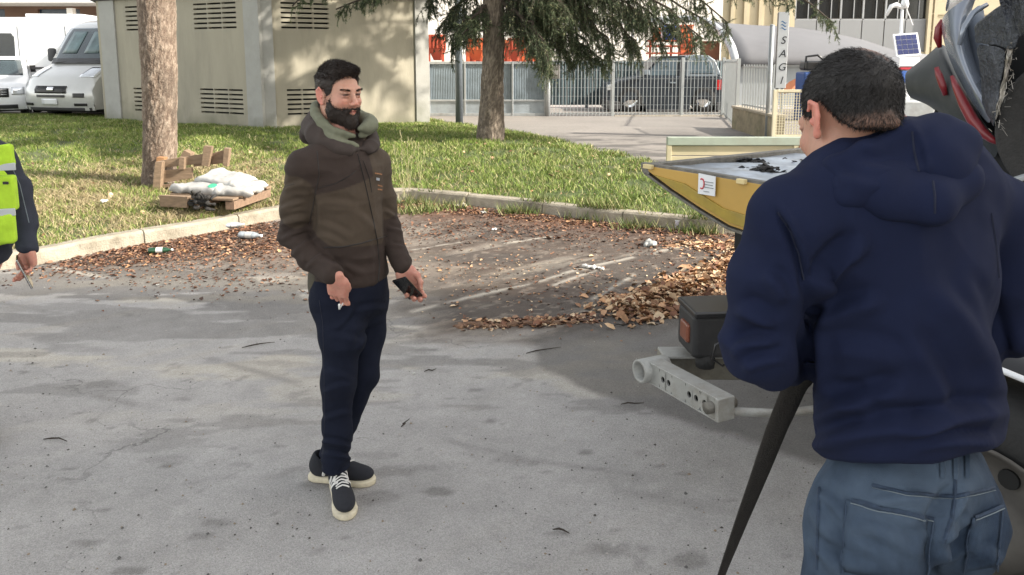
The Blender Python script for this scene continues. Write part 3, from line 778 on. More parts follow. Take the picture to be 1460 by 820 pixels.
for px in (874, 973, 1031): local(MB().box((W(px, 120, Yf).x, Yf, (zf1 + .03 + zb_) / 2), (.075, .075, zf1 - zb_ + .04)), 'post', M_bar, fen, bev=.006)
for z_ in (zf1 - .06, zb_ + .12): local(MB().box(((fx0 + fx1) / 2, Yf, z_), (fx1 - fx0, .022, .035)), 'rail', M_bar, fen)
for k, z_ in enumerate(np.linspace(zb_ + .35, zf1 - .3, 5)): local(MB().box(((fx0 + fx1) / 2, Yf + .014, z_), (fx1 - fx0, .008, .008)), 'cross_wire', M_bar, fen)
bm0 = None; nb = 48
for i in range(nb):
    x_ = fx0 + .03 + (fx1 - fx0 - .06) * i / (nb - 1)
    if bm0 is None: bm0 = MB().box((0, 0, 0), (.015, .018, zf1 - zb_ - .04)).build('bar', M_bar, fen); o = bm0
    else: o = bm0.copy(); COL.objects.link(o)
    o.location = (x_ - fx0, -.016, (zf1 + zb_) / 2 - .18)
M_plin = mat('plinth_concrete', (.36, .31, .24), rough=.9, var=.3, vs=4, bump=.4, bs=50, dirt=(.16, .15, .09), dirt_amt=.6)
local(MB().box(((W(876, 170, Yf).x + fx1) / 2 + .05, Yf, zb_ - .02), (fx1 - W(876, 170, Yf).x + .12, .22, .17)), 'plinth', M_plin, fen, bev=.012)
# second run of bars turning towards the camera
pA, pB = W(1034, 120, 21.0), W(1052, 120, 17.2)
f2 = thing('bar_fence', 'pale bar fence run turning the corner beside the off-roader tail', 'fence', (pA.x, pA.y, .18))
for i in range(13):
    t = (i + .5) / 13; a = pA.lerp(pB, t)
    local(MB().box((a.x, a.y, .98), (.03, .03, 1.55)), 'bar', M_bar, f2)
for z_ in (1.70, .30): local(MB().bar((pA.x, pA.y, z_), (pB.x, pB.y, z_), .02, .035), 'rail', M_bar, f2)
local(MB().box((pB.x, pB.y, .95), (.07, .07, 1.65)), 'post', M_bar, f2)
pA, pB = W(1060, 120, 16.6), W(1103, 120, 14.9)
f3 = thing('bar_fence', 'pale bar fence panel standing on the mossy low wall left of the totem sign', 'fence', (pA.x, pA.y, .3))
for i in range(12):
    a = pA.lerp(pB, i / 11); zt3 = ZP(92, a.y)
    local(MB().box((a.x, a.y, (zt3 + .72) / 2), (.024, .024, zt3 - .72)), 'bar', M_bar, f3)
for z_ in (1.60, .80): local(MB().bar((pA.x, pA.y, z_), (pB.x, pB.y, z_), .02, .03), 'rail', M_bar, f3)
M_moss = mat('mossy_wall', (.26, .22, .15), rough=.95, var=.4, vs=3.5, bump=.6, bs=40, dirt=(.10, .11, .05), dirt_amt=.8, dirt_s=2.5)
lw = thing('low_wall', 'short mossy concrete wall with the bar fence panel on it', 'wall', (pA.x, pA.y, .1))
pa, pb = W(1051, 160, 17.2), W(1112, 160, 14.3)
local(MB().bar((pa.x, pa.y, .38), (pb.x, pb.y, .38), .22, .62), 'wall_body', M_moss, lw, bev=.02)
local(MB().bar((pa.x, pa.y, .715), (pb.x, pb.y, .715), .27, .05), 'coping', M_plin, lw, bev=.01)

# totem sign
Ys = 14.9; tz0, tz1 = ZP(126, Ys), ZP(17, Ys); xa, xb, xc = W(1098, 70, Ys).x, W(1108, 70, Ys).x, W(1122, 70, Ys).x
M_signw = mat('sign_white', (.72, .73, .74), rough=.4, var=.04); M_signk = mat('sign_dark', (.03, .032, .035), rough=.5)
M_ink = mat('sign_ink', (.02, .022, .03), rough=.5, var=0); M_blue = mat('sign_blue', (.03, .16, .36), rough=.5, var=0)
sg = thing('totem_sign', 'tall narrow white totem sign with vertical SAGI lettering and blue waves', 'sign', (xb, Ys, .2))
ang = R(-14)
Ms = Matrix.Rotation(ang, 3, 'Z'); w_s = (xc - xb) / math.cos(ang); dpt = .30
MB().box((w_s / 2, dpt / 2 + .012, (tz0 + tz1) / 2 - .2), (w_s, dpt, tz1 - tz0)).move(Ms).build('cabinet', M_signk, sg, bev=.006)
MB().box((w_s / 2, .0, (tz0 + tz1) / 2 - .2), (w_s - .004, .02, tz1 - tz0 - .01)).move(Ms).build('face_panel', M_signw, sg, bev=.004)
for q_ in (.25, .75): MB().tube([(w_s * q_, .15, -.15), (w_s * q_, .15, tz0 - .2 + .02)], .028, 8).move(Ms).build('leg', M_galvl, sg)
def text_mesh(txt, size, m, name, parent, mtx, depth=.004, shear=0):
    cu = bpy.data.curves.new(name, 'FONT'); cu.body = txt; cu.size = size; cu.extrude = depth; cu.align_x = 'CENTER'; cu.align_y = 'CENTER'; cu.shear = shear
    t = bpy.data.objects.new(name, cu); COL.objects.link(t); bpy.context.view_layer.update()
    me = bpy.data.meshes.new_from_object(t); bpy.data.objects.remove(t); me.transform(mtx); me.materials.clear(); me.materials.append(m)
    return link(name, me, parent)
Rx = Matrix.Rotation(R(90), 4, 'X')
for k, ch in enumerate('SAGI'):
    zc_ = ZP(58 + k * 19.0, Ys) - .2
    text_mesh(ch, .20, M_ink, 'letter', sg, Ms.to_4x4() @ Matrix.Translation((w_s / 2, -.014, zc_)) @ Rx, shear=.25)
for k in range(3):
    zc_ = ZP(32 + k * 4.6, Ys) - .2; mb = MB(); r_ = [[], []]
    for i in range(9): x_ = w_s * (.18 + .64 * i / 8); o_ = .018 * math.sin(i / 8 * math.pi * 2); r_[0].append((x_, -.014, zc_ + o_ + .012 * math.sin(math.pi * i / 8))); r_[1].append((x_, -.014, zc_ + o_ - .012 * math.sin(math.pi * i / 8)))
    mb.grid(r_).move(Ms).build('wave_mark', M_blue, sg, solid=.004)
q = W(1095, 160, 14.7); pp = thing('steel_pole', 'thin grey pole standing just left of the totem sign', 'pole', (q.x, 14.7, .2))
MB().tube([(0, 0, 0), (0, 0, ZP(36, 14.7) - .2)], .045, 10).lathe([(.05, ZP(36, 14.7) - .2), (0, ZP(36, 14.7) - .18)], n=10).build('pole_shaft', M_galvl, pp, smooth=True)

# cream mesh gate beside the totem
Ym = 13.2; mx0, mx1, mz0, mz1 = W(1104, 160, Ym).x, W(1196, 160, Ym).x, ZP(196, Ym), ZP(128, Ym)
M_cream = mat('cream_paint', (.62, .56, .40), rough=.6, var=.12, vs=6, dirt=(.30, .24, .14), dirt_amt=.5)
mg = thing('mesh_panel', 'cream framed wire mesh panel between the totem sign and the dark haired head', 'fence panel', (mx0, Ym, mz0))
mx_m = W(1152, 160, Ym).x
for x_ in (mx0, mx_m, mx1): local(MB().box((x_, Ym, (mz0 + mz1) / 2), (.06, .05, mz1 - mz0)), 'upright', M_cream, mg, bev=.005)
for z_ in (mz0 + .02, mz1 - .02): local(MB().box(((mx0 + mx1) / 2, Ym, z_), (mx1 - mx0 - .07, .045, .045)), 'rail', M_cream, mg, bev=.005)
mb = MB()
for i in range(1, 24): x_ = mx0 + (mx1 - mx0) * i / 24; mb.box((x_, Ym - .01, (mz0 + mz1) / 2), (.009, .009, mz1 - mz0 - .04))
for i in range(1, 17): z_ = mz0 + (mz1 - mz0) * i / 17; mb.box(((mx0 + mx1) / 2, Ym + .0, z_), (mx1 - mx0 - .04, .009, .009))
o = local(mb, 'wire_mesh', M_cream, mg); o['kind'] = 'stuff'

# long cream side panel lying behind the tow truck
Yb = 10.9; bx0, bx1 = W(950, 215, Yb).x, W(1480, 215, Yb).x; bz = lambda py: ZP(py, Yb)
M_creamb = mat('cream_board', (.50, .44, .29), rough=.7, var=.14, vs=4, dirt=(.40, .33, .20), dirt_amt=.5, dirt_s=2); M_gg = mat('grey_green_rail', (.29, .33, .27), rough=.6, var=.12, vs=5, dirt=(.24, .23, .17), dirt_amt=.5)
br = thing('side_panel', 'long low cream panel with a grey-green top rail standing behind the yellow bed', 'barrier', (bx0, Yb, .1))
local(MB().box(((bx0 + bx1) / 2, Yb - .02, (bz(195) + bz(207)) / 2), (bx1 - bx0, .10, bz(195) - bz(207))), 'top_rail', M_gg, br, bev=.012)
for a, b in ((207.8, 221.5), (222.8, 240)): local(MB().box(((bx0 + bx1) / 2, Yb, (bz(a) + bz(b)) / 2), (bx1 - bx0 - .05, .05, bz(a) - bz(b))), 'board', M_creamb, br, bev=.008)
for px in (953, 1133, 1330): x_ = W(px, 215, Yb).x; local(MB().box((x_, Yb - .035, (bz(206) + bz(242)) / 2), (.07, .055, bz(206) - bz(242))), 'upright', M_creamb, br, bev=.008)
local(MB().tube([(W(1137, 215, Yb).x, Yb - .07, bz(208)), (W(1136, 215, Yb).x, Yb - .075, bz(226))], .009, 6), 'pull_rod', mat('rust', (.20, .08, .04), rough=.9, var=.3), br)

# barrel-roofed store behind the fence
M_vault = mat('vault_membrane', (.125, .125, .132), rough=.8, var=.06, vs=1.5, dirt=(.09, .09, .095), dirt_amt=.4, dirt_s=.6)
vt = thing('barrel_store', 'grey barrel-roofed store behind the totem sign', 'building', (W(1150, 90, 27).x, 27, 0))
rows = []
tops = [(985, 27), (1020, 33), (1070, 37), (1130, 40), (1185, 48), (1230, 58), (1275, 73), (1330, 80)]
bots = [(1050, 94), (1072, 93), (1100, 92), (1140, 92), (1185, 92), (1230, 93), (1275, 94), (1330, 95)]
for k in range(9):
    t = k / 8; a = math.sin(t * math.pi / 2); c_ = 1 - math.cos(t * math.pi / 2)
    rows.append([W(b[0] + (tp[0] - b[0]) * c_ * 1.0, b[1] + (tp[1] - b[1]) * a, 26 + 5.5 * c_) for b, tp in zip(bots, tops)])
o = local(MB().grid(rows), 'curved_roof', M_vault, vt, smooth=True, solid=.08)
arc = [rows[k][0] + Vector((-.05, -.05, 0)) for k in range(9)] + [W(950, 28, 31.5), W(925, 31, 31.5)]
local(MB().tube(arc, .14, 8), 'arch_rim', mat('arch_rim', (.42, .44, .45), rough=.6), vt, smooth=True)
xl, xr = W(1052, 92, 26.1).x, W(1335, 92, 26.1).x
local(MB().box(((xl + xr) / 2, 26.3, .75), (xr - xl, .12, 1.6)), 'store_wall', mat('store_wall', (.30, .32, .33), rough=.7, var=.15, vs=1), vt)
local(MB().box(((xl + xr) / 2, 26.15, ZP(93, 26.1)), (xr - xl, .12, .09)), 'gutter', M_galvl, vt)
ot = thing('tarpaulin_heap', 'orange-brown tarpaulin heap behind the bars right of the totem sign', 'tarpaulin', (W(1135, 120, 22).x, 22, .2))
local(MB().grid([[W(1112, 134, 21.7), W(1125, 132, 21.6), W(1150, 132, 21.7), W(1180, 134, 21.7)], [W(1114, 127, 22), W(1126, 117, 22), W(1148, 106, 22), W(1176, 104, 22)], [W(1120, 128, 23), W(1130, 118, 23), W(1150, 108, 23), W(1178, 108, 23)]]), 'tarpaulin', mat('orange_tarp', (.34, .12, .05), rough=.8, var=.25, vs=3), ot, solid=.03)
q = W(1160, 104, 19.5); bx_ = thing('blue_machine', 'dark blue machine behind the mesh panel at the left of the dark haired head', 'machine', (q.x, 19.5, .2))
MB().box((0, 0, .62), (.7, .6, 1.25)).build('cabinet', mat('machine_blue', (.02, .06, .20), rough=.5, var=.2), bx_, bev=.05)
MB().box((-.1, -.05, 1.40), (.42, .5, .24)).build('top_cover', M_black, bx_, bev=.06); MB().tube([(-.3, -.2, 1.3), (-.28, -.2, 1.62), (0, -.2, 1.66), (.2, -.2, 1.5)], .03, 8).build('hand_rail', M_black, bx_, smooth=True)

# factory with ribbon windows, far right
M_fac = mat('factory_beige', (.44, .38, .26), rough=.85, var=.08, vs=.8, dirt=(.32, .28, .21), dirt_amt=.4, dirt_s=.5)
M_facg = mat('factory_grey_panel', (.20, .205, .21), rough=.6, var=.06, vs=.6); M_mull = mat('window_frame_grey', (.26, .265, .27), rough=.5)
M_pane = mat('window_pane_dark', (.012, .014, .016), rough=.12, var=0, spec=.6)
Yq = 45.
fb = thing('factory_building', 'beige factory with a ribbon of dark windows above grey panels, far right', 'building', (W(1200, 60, Yq).x, Yq, 0))
X = lambda px: W(px, 30, Yq).x; Z = lambda py: ZP(py, Yq)
wpx = [1133, 1165, 1198, 1230, 1262, 1292, 1322]
holes = [(X(a + 2.5) - X(1028), X(b - 2.5) - X(1028), Z(27), Z(-40)) for a, b in zip(wpx[:-1], wpx[1:])]
local(holed_wall((X(1028), Yq), (X(1560), Yq), -.5, 9.5, [(X(1133) - X(1028), X(1322) - X(1028), Z(74), Z(-40))], .3, (0, -1)), 'wall', M_fac, fb)
for a, b in zip(wpx[:-1], wpx[1:]):
    o = local(MB().box(((X(a) + X(b)) / 2, Yq + .20, (Z(27) + Z(-40)) / 2), (X(b) - X(a) - .12, .04, Z(-40) - Z(27) - .1)), 'window', M_pane, fb)
    mb = MB(); xx0, xx1 = X(a), X(b); z0_, z1_ = Z(28), Z(-40)
    for (c_, s_) in (((xx0 + .05, 0, (z0_ + z1_) / 2), (.10, .10, z1_ - z0_)), (((xx0 + xx1) / 2, 0, z0_), (xx1 - xx0, .10, .1)), (((xx0 + xx1) / 2, 0, (z0_ + z1_) / 2 + .6), (xx1 - xx0, .06, .05)), ((xx0 * .38 + xx1 * .62, 0, (z0_ + z1_) / 2), (.05, .06, z1_ - z0_))): mb.box((c_[0], Yq + .14, c_[2]), s_)
    local(mb, 'window_frame', M_mull, fb)
    local(MB().box(((xx0 + xx1) / 2, Yq + .1, (Z(28.5) + Z(74)) / 2), (xx1 - xx0 - .05, .06, Z(28.5) - Z(74))), 'spandrel_panel', M_facg, fb, bev=.01)
for px in (1043, 1062, 1083, 1104, 1124, 1324, 1332): local(MB().box((X(px), Yq - .06, 4.5), (.20, .14, 9)), 'pilaster', M_fac, fb)
for py in (20, 44, 66): local(MB().box((X(1440), Yq - .04, Z(py)), (X(1560) - X(1326), .1, .08)), 'string_course', M_fac, fb)
local(MB().box((X(1290), Yq + 6, 9.7), (X(1560) - X(1020), 13, .3)), 'roof', M_roofd, fb)
local(MB().box((X(1290), Yq + 6.5, 4.5), (X(1560) - X(1040), 12, 9)), 'hall_body', M_fac, fb)

# white building behind the cedar with its plant
Yw = 42.; X = lambda px: W(px, 30, Yw).x; Z = lambda py: ZP(py, Yw)
M_whb = mat('pale_wall', (.72, .68, .62), rough=.85, var=.05, vs=.5, dirt=(.58, .52, .44), dirt_amt=.4, dirt_s=.4)
wb = thing('pale_building', 'pale plastered building behind the cedar and the orange plant', 'building', (X(800), Yw, 0))
wh = [(X(a) - X(560), X(a + 26) - X(560), Z(45), Z(12)) for a in (640, 750, 820, 890)]
local(holed_wall((X(560), Yw), (X(1030), Yw), -.5, 9, wh, .25, (0, -1)), 'wall', M_whb, wb)
for h in wh: local(MB().box((X(560) + (h[0] + h[1]) / 2, Yw + .2, (h[2] + h[3]) / 2), (h[1] - h[0], .04, h[3] - h[2])), 'window', M_pane, wb)
local(MB().box((X(795), Yw + 5, 9.2), (X(1030) - X(560) + .8, 11, .35)), 'roof', M_roofd, wb)
M_red = mat('plant_red', (.42, .075, .035), rough=.6, var=.2, vs=2); M_org = mat('plant_orange', (.62, .13, .04), rough=.6, var=.15, vs=2); M_brk = mat('brown_brick', (.26, .11, .06), rough=.9, var=.2, vs=3)
def hopper(px0, px1, py0, py1, Y, m, label, kind=0):
    x0, x1, z0, z1 = W(px0, 60, Y).x, W(px1, 60, Y).x, ZP(py1, Y), ZP(py0, Y); w = x1 - x0
    t = thing('feed_hopper', label, 'hopper', ((x0 + x1) / 2, Y, .2))
    zc = z0 + (z1 - z0) * .45
    MB().add([(-w * .22, -.25, z0 - .2), (w * .22, -.25, z0 - .2), (w * .22, .25, z0 - .2), (-w * .22, .25, z0 - .2), (-w / 2, -.6, zc - .2), (w / 2, -.6, zc - .2), (w / 2, .6, zc - .2), (-w / 2, .6, zc - .2)], [(0, 1, 5, 4), (1, 2, 6, 5), (2, 3, 7, 6), (3, 0, 4, 7)]).build('cone', m, t, bev=.02)
    MB().box((0, 0, (zc + z1) / 2 - .2), (w, 1.2, z1 - zc)).build('bin', m, t, bev=.03)
    for sx in (-1, 1): MB().bar((sx * w * .46, -.5, 0), (sx * w * .46, -.5, zc - .2), .08, .08).build('leg', m, t)
    for k in range(4): MB().box((-w / 2 + w * (k + .5) / 4, -.62, (zc + z1) / 2 - .2), (.05, .05, z1 - zc - .02)).build('rib', m, t)
    return t
hopper(613, 634, 50, 86, 27, M_red, 'dull red hopper above the gate just right of the service building')
hopper(668, 690, 55, 86, 27, M_org, 'orange hopper above the gate left of the cedar trunk')
hopper(724, 742, 55, 86, 27, M_red, 'first red hopper above the gate right of the cedar trunk')
hopper(745, 762, 54, 86, 27.5, M_org, 'second orange hopper above the gate right of the cedar trunk')
for px0, px1, py0, py1, m, lab, nm in ((969, 985, 38, 80, M_org, 'upright orange panel board between the blue drum and the store', 'panel_board'), (1001, 1024, 61, 84, M_brk, 'brown brick block behind the arch rim of the store', 'brick_block')):
    x0, x1 = W(px0, 60, 28).x, W(px1, 60, 28).x; t = thing(nm, lab, 'block' if 'brick' in nm else 'panel', ((x0 + x1) / 2, 28, .2))
    h = ZP(py0, 28) - .2; MB().box((0, 0, h / 2), (x1 - x0, .5, h)).build('body', m, t, bev=.02)
    MB().box((0, -.26, h * .55), (x1 - x0 - .1, .03, .06)).build('band', M_galv, t); MB().box((0, -.02, h + .03), (x1 - x0 + .06, .56, .05)).build('cap', m, t)
def drum(px, py, r, h, m, lab, Y=28):
    q = W(px, py, Y); t = thing('drum', lab, 'drum', (q.x, Y, q.z))
    MB().lathe([(0, 0), (r, 0), (r, h * .3), (r * 1.04, h * .32), (r, h * .35), (r, h * .64), (r * 1.04, h * .66), (r, h * .69), (r, h), (0, h)], n=16).build('shell', m, t, smooth=True)
    MB().lathe([(r * .9, h), (r * .9, h + .03), (0, h + .03)], n=16).build('lid', M_galv, t)
rk = thing('steel_rack', 'steel rack carrying the drums above the bar fence', 'rack', (W(957, 60, 28).x, 28, .2))
for sx in (-.75, .0, .75):
    MB().box((sx, 0, (ZP(57, 28) - .2) / 2), (.07, .07, ZP(57, 28) - .2)).build('upright', M_red, rk)
for z_ in (ZP(57.5, 28) - .22, ZP(66, 28) - .2, ZP(76, 28) - .2): MB().box((0, 0, z_), (1.7, .6, .06)).build('shelf', M_red, rk)
drum(936, 57, .15, .42, M_org, 'small orange drum at the left on the steel rack'); drum(956, 57, .24, .52, mat('drum_blue', (.03, .10, .52), rough=.4), 'blue drum in the middle of the steel rack'); drum(946, 57, .10, .44, M_signw, 'thin white drum between the orange and the blue one', 28.3)
drum(966, 57, .11, .44, M_signw, 'thin white drum right of the blue one', 28.3)
ys = thing('yard_canopy', 'thin pale grey canopy edge above the drums', 'canopy', (W(900, 31, 30).x, 30, 2))
local(MB().box((W(890, 31, 30).x, 30.5, ZP(32, 30)), (W(930, 31, 30).x - W(800, 31, 30).x, 1.2, .10)), 'canopy_roof', M_galvl, ys); local(MB().box((W(905, 31, 30).x, 30.5, ZP(32, 30) / 2), (.1, .1, ZP(32, 30))), 'canopy_post', M_galvl, ys)

# grey-blue screen wall and orange board behind the fence
sw = thing('screen_wall', 'dull grey-blue sheet screen standing behind the bar fence left of the off-roader', 'screen', (W(850, 120, 24.6).x, 24.6, .2))
a_, b_ = W(783, 120, 24.6).x, W(1052, 120, 24.6).x; rr = [[], []]
for i in range(120): x_ = a_ + (b_ - a_) * i / 119; o_ = .03 * (i % 2); rr[0].append((x_, 24.6 + o_, ZP(150, 24.6))); rr[1].append((x_, 24.6 + o_, ZP(88, 24.6)))
local(MB().grid(rr), 'corrugated_sheet', mat('screen_sheet', (.06, .09, .10), rough=.6, metal=.2, var=.35, vs=1.5, dirt=(.12, .14, .14), dirt_amt=.5, dirt_s=1.), sw)
for k in range(6): x_ = a_ + (b_ - a_) * k / 5; local(MB().box((x_, 24.66, ZP(120, 24.6) - .1), (.09, .06, ZP(87, 24.6) - ZP(150, 24.6) + .3)), 'upright', M_galv, sw)
ob = thing('red_container', 'ribbed orange-red container side seen above the gate behind the cedar trunk', 'container', (W(720, 70, 29).x, 29, .2))
a_, b_ = W(664, 70, 29).x, W(764, 70, 29).x; rr = [[], []]
for i in range(40): x_ = a_ + (b_ - a_) * i / 39; o_ = .08 * ((i // 2) % 2); rr[0].append((x_, 29 + o_, .25)); rr[1].append((x_, 29 + o_, ZP(60, 29)))
local(MB().grid(rr), 'ribbed_side', M_red, ob); local(MB().box(((a_ + b_) / 2, 30.3, (ZP(60, 29) + .25) / 2), (b_ - a_, 2.4, ZP(60, 29) - .3)), 'container_body', M_red, ob); local(MB().box(((a_ + b_) / 2, 29, ZP(59, 29)), (b_ - a_ + .1, .12, .10)), 'top_rail', M_org, ob)

# building behind the vans, far left
Yl = 30.; X = lambda px: W(px, 30, Yl).x; Z = lambda py: ZP(py, Yl)
lb = thing('workshop_building', 'workshop with a white canopy and brown front behind the vans', 'building', (X(60), Yl, 0))
local(MB().box((X(20), Yl - .8, (Z(-22) + Z(9)) / 2), (X(330) - X(-260), 1.8, Z(-22) - Z(9))), 'canopy', mat('canopy_white', (.70, .70, .68), rough=.6, var=.06), lb, bev=.03)
local(holed_wall((X(-260), Yl), (X(330), Yl), 0, 6.5, [(X(55) - X(-260), X(115) - X(-260), Z(75), Z(13)), (X(-60) - X(-260), X(8) - X(-260), Z(75), Z(13))], .2, (0, -1)), 'wall', mat('brown_panel', (.13, .075, .05), rough=.7, var=.2, vs=1), lb)
for a, b in ((55, 115), (-60, 8)): local(MB().box(((X(a) + X(b)) / 2, Yl + .15, (Z(75) + Z(13)) / 2), (X(b) - X(a), .05, Z(13) - Z(75))), 'window', mat('window_pane_blue', (.03, .045, .07), rough=.15, var=.2), lb)
for px in (-80, 15, 130): local(MB().box((X(px), Yl - 1.3, 1.8), (.22, .22, 3.6)), 'column', M_whb, lb)

# unseen block added behind the photographer to shade the road
M_block = mat('shade_block_plaster', (.50, .42, .32), rough=.9, var=.1, vs=.6); ab = thing('shade_block', 'unseen tall block added behind the photographer to shade the road', 'building', (31, -10, 0))
AH = 20.; ax0, ax1, ay = 14, 48, -3.4
hs = [(2 + 3.6 * i, 3.4 + 3.6 * i, 1 + 3.1 * j, 2.6 + 3.1 * j) for i in range(8) for j in range(6)]
local(holed_wall((ax0, ay), (ax1, ay), 0, AH, hs, .25, (0, 1)), 'wall', M_block, ab)
local(MB().box(((ax0 + ax1) / 2, ay - 6.5, AH / 2), (ax1 - ax0, 12.4, AH)), 'core', M_block, ab); local(MB().box(((ax0 + ax1) / 2, ay - 6, AH + .12), (ax1 - ax0 + .5, 13, .24)), 'roof', M_roofd, ab)
for h in hs: local(MB().box((ax0 + (h[0] + h[1]) / 2, ay - .22, (h[2] + h[3]) / 2), (h[1] - h[0], .04, h[3] - h[2])), 'window', M_pane, ab)
# ================================================================ trees
def bark(nt, b):
    pass
def trunk_mesh(pts, rs, seed, n=56, rings=240, amp=.02, fl=8.):
    """bark geometry: plates and furrows running up the trunk"""
    pts = [Vector(p) for p in pts]; cum_ = [0]
    for a, b in zip(pts[:-1], pts[1:]): cum_.append(cum_[-1] + (b - a).length)
    V = []; 
    for i in range(rings + 1):
        s_ = cum_[-1] * (i / rings) ** 1.25; k = min(int(np.searchsorted(cum_, s_)), len(pts) - 1); k = max(k, 1); t = (s_ - cum_[k - 1]) / (cum_[k] - cum_[k - 1])
        c = pts[k - 1].lerp(pts[k], t); r = rs[k - 1] + (rs[k] - rs[k - 1]) * t
        a = np.arange(n) * 2 * np.pi / n; V.append(np.stack([c.x + r * np.cos(a), c.y + r * np.sin(a), np.full(n, c.z), np.cos(a) * r, np.sin(a) * r], 1))
    V = np.concatenate(V); P = np.stack([V[:, 3] * fl * 1.6, V[:, 4] * fl * 1.6, V[:, 2] * fl * .42], 1)
    w = fbm(P, 1.0, seed, 3) - .5; f1 = 1 - np.abs(2 * vnoise(P + w[:, None] * 1.6, 1.5, seed) - 1) * 1.7; f2 = fbm(P * np.array((1, 1, 2.2)), 4., seed + 3, 3) - .5
    big = fbm(P, .35, seed + 8, 2) - .5
    d = -np.maximum(f1, 0) * amp + f2 * amp * .9 + big * amp * 2.2
    nx, ny = V[:, 3], V[:, 4]; L = np.hypot(nx, ny); V2 = V[:, :3].copy(); V2[:, 0] += nx / L * d; V2[:, 1] += ny / L * d
    I = np.arange(len(V2)).reshape(rings + 1, n); J = np.roll(I, -1, 1)
    F = np.stack([I[:-1].ravel(), J[:-1].ravel(), J[1:].ravel(), I[1:].ravel()], 1)
    c = np.clip(.5 + f2 * 1.3 - np.maximum(f1, 0) * .55, 0, 1)
    return V2, F, c, big
def trunk(root, pts, rs, seed, ca, cb, name='trunk', **k):
    V, F, c, big = trunk_mesh(pts, rs, seed, **k); c = c[:, None]; col = np.array(ca) * (1 - c) + np.array(cb) * c
    pt = sstep(.05, .25, big)[:, None]; col = col * (1 - pt * .45) + np.array((.06, .045, .035)) * pt * .45
    l = np.array(root.location); return link(name, np_mesh(name, V - l, F, M_bark, True, cols=col), root)
M_bark = mat('bark', (0, 0, 0), rough=.95, var=.25, vs=18, bump=.7, bs=55, attr='col')
M_needle = mat('cedar_needles', (0, 0, 0), rough=.7, var=0, attr='col', spec=.25)
g = np.random.default_rng(5)
def needle_fronds(tw, per, ln, w, cols_, seed, droop=.3):
    """tw: list of twig polylines (arrays); blades in all directions along each twig"""
    g = np.random.default_rng(seed); Pn, Dn = [], []
    for T in tw:
        T = np.asarray(T); k = g.integers(0, len(T) - 1, per); t = g.random((per, 1)); P = T[k] * (1 - t) + T[k + 1] * t
        d = T[k + 1] - T[k]; d /= np.maximum(np.linalg.norm(d, axis=1, keepdims=True), 1e-6); D = d * .55 + g.normal(0, .55, (per, 3)); D[:, 2] -= droop
        Pn.append(P); Dn.append(D)
    P = np.concatenate(Pn); D = np.concatenate(Dn); D /= np.linalg.norm(D, axis=1, keepdims=True); m = len(P)
    L = ln * g.uniform(.6, 1.3, (m, 1)); S_ = np.cross(D, g.normal(0, 1, (m, 3))); S_ /= np.maximum(np.linalg.norm(S_, axis=1, keepdims=True), 1e-6); S_ *= w / 2
    V = np.stack([P - S_, P + S_, P + D * L], 1).reshape(-1, 3); F = (np.arange(m) * 3)[:, None] + np.array([[0, 1, 2]])
    c0, c1, c2 = [np.array(x) for x in cols_]; k = np.clip(fbm(P, 1.6, seed, 3)[:, None] * 1.8 - .4 + g.normal(0, .15, (m, 1)), 0, 1); c = c0 * (1 - k) + c1 * k
    y = g.random(m) < .10; c[y] = c2
    return V, F, np.repeat(c, 3, 0)
def bough(a, b, droop, n=14, seed=0, tw_len=.55, n_tw=40, wob=.05, t0=.2):
    """a limb from a to b sagging at the tip, with hanging twigs"""
    g = np.random.default_rng(seed); a, b = np.array(a, float), np.array(b, float); t = np.linspace(0, 1, n)[:, None]
    L = a * (1 - t) + b * t; L[:, 2] += .25 * np.sin(t[:, 0] * np.pi) * np.linalg.norm(b - a) * .3 - droop * t[:, 0] ** 2.2
    L += g.normal(0, wob, L.shape) * t
    tw = []
    for i in range(n_tw):
        u = t0 + (1 - t0) * g.random() ** .8; k = min(int(u * (n - 1)), n - 2); f = u * (n - 1) - k; p = L[k] * (1 - f) + L[k + 1] * f
        d = L[k + 1] - L[k]; d /= np.linalg.norm(d); sdv = np.cross(d, (0, 0, 1)); s_ = g.choice((-1, 1)); l = tw_len * g.uniform(.5, 1.3) * (1.15 - .5 * u)
        D = d * g.uniform(.2, .8) + sdv * s_ * g.uniform(.2, 1.) + np.array((0, 0, -g.uniform(.2, .7))); D /= np.linalg.norm(D); P = [p]
        for q in range(5): D = D + np.array((0, 0, -.28)) + g.normal(0, .10, 3); D /= np.linalg.norm(D); P.append(P[-1] + D * l / 5)
        tw.append(np.array(P))
        if g.random() < .7:                       # side twiglets
            for _ in range(2):
                p2 = P[g.integers(1, 4)]; D2 = D * .6 + g.normal(0, .5, 3); D2 /= np.linalg.norm(D2); tw.append(np.array([p2 + D2 * l * .4 * z for z in (0, .35, .7, 1.)]))
    return L, tw
def build_cedar(root, limbs, name_leaf, cols_, seed, per=46, ln=.055, w=.009, limb_r=.05):
    all_tw = []; 
    for i, (a, b, dr, nt_, tl) in enumerate(limbs):
        L, tw = bough(a, b, dr, seed=seed + i, n_tw=nt_, tw_len=tl); all_tw += tw
        mb = MB(); n = len(L); mb.tube([Vector(p) for p in L], [limb_r * (1 - .85 * k / (n - 1)) + .004 for k in range(n)], 7)
        mb.build('limb', M_barkd, root, world=True, smooth=True)
    mb = MB()
    for T in all_tw: mb.tube([Vector(p) for p in T], [.006 - .0008 * k for k in range(len(T))], 3, cap=False)
    o = mb.build('twigs', M_barkd, root, world=True); o['kind'] = 'stuff'
    V, F, c = needle_fronds(all_tw, per, ln, w, cols_, seed); V = V - np.array(root.location)
    o = link(name_leaf, np_mesh(name_leaf, V, F, M_needle, False, cols=c), root); return o
M_barkd = mat('branch_bark', (.055, .042, .032), rough=.95, var=.3, vs=20)
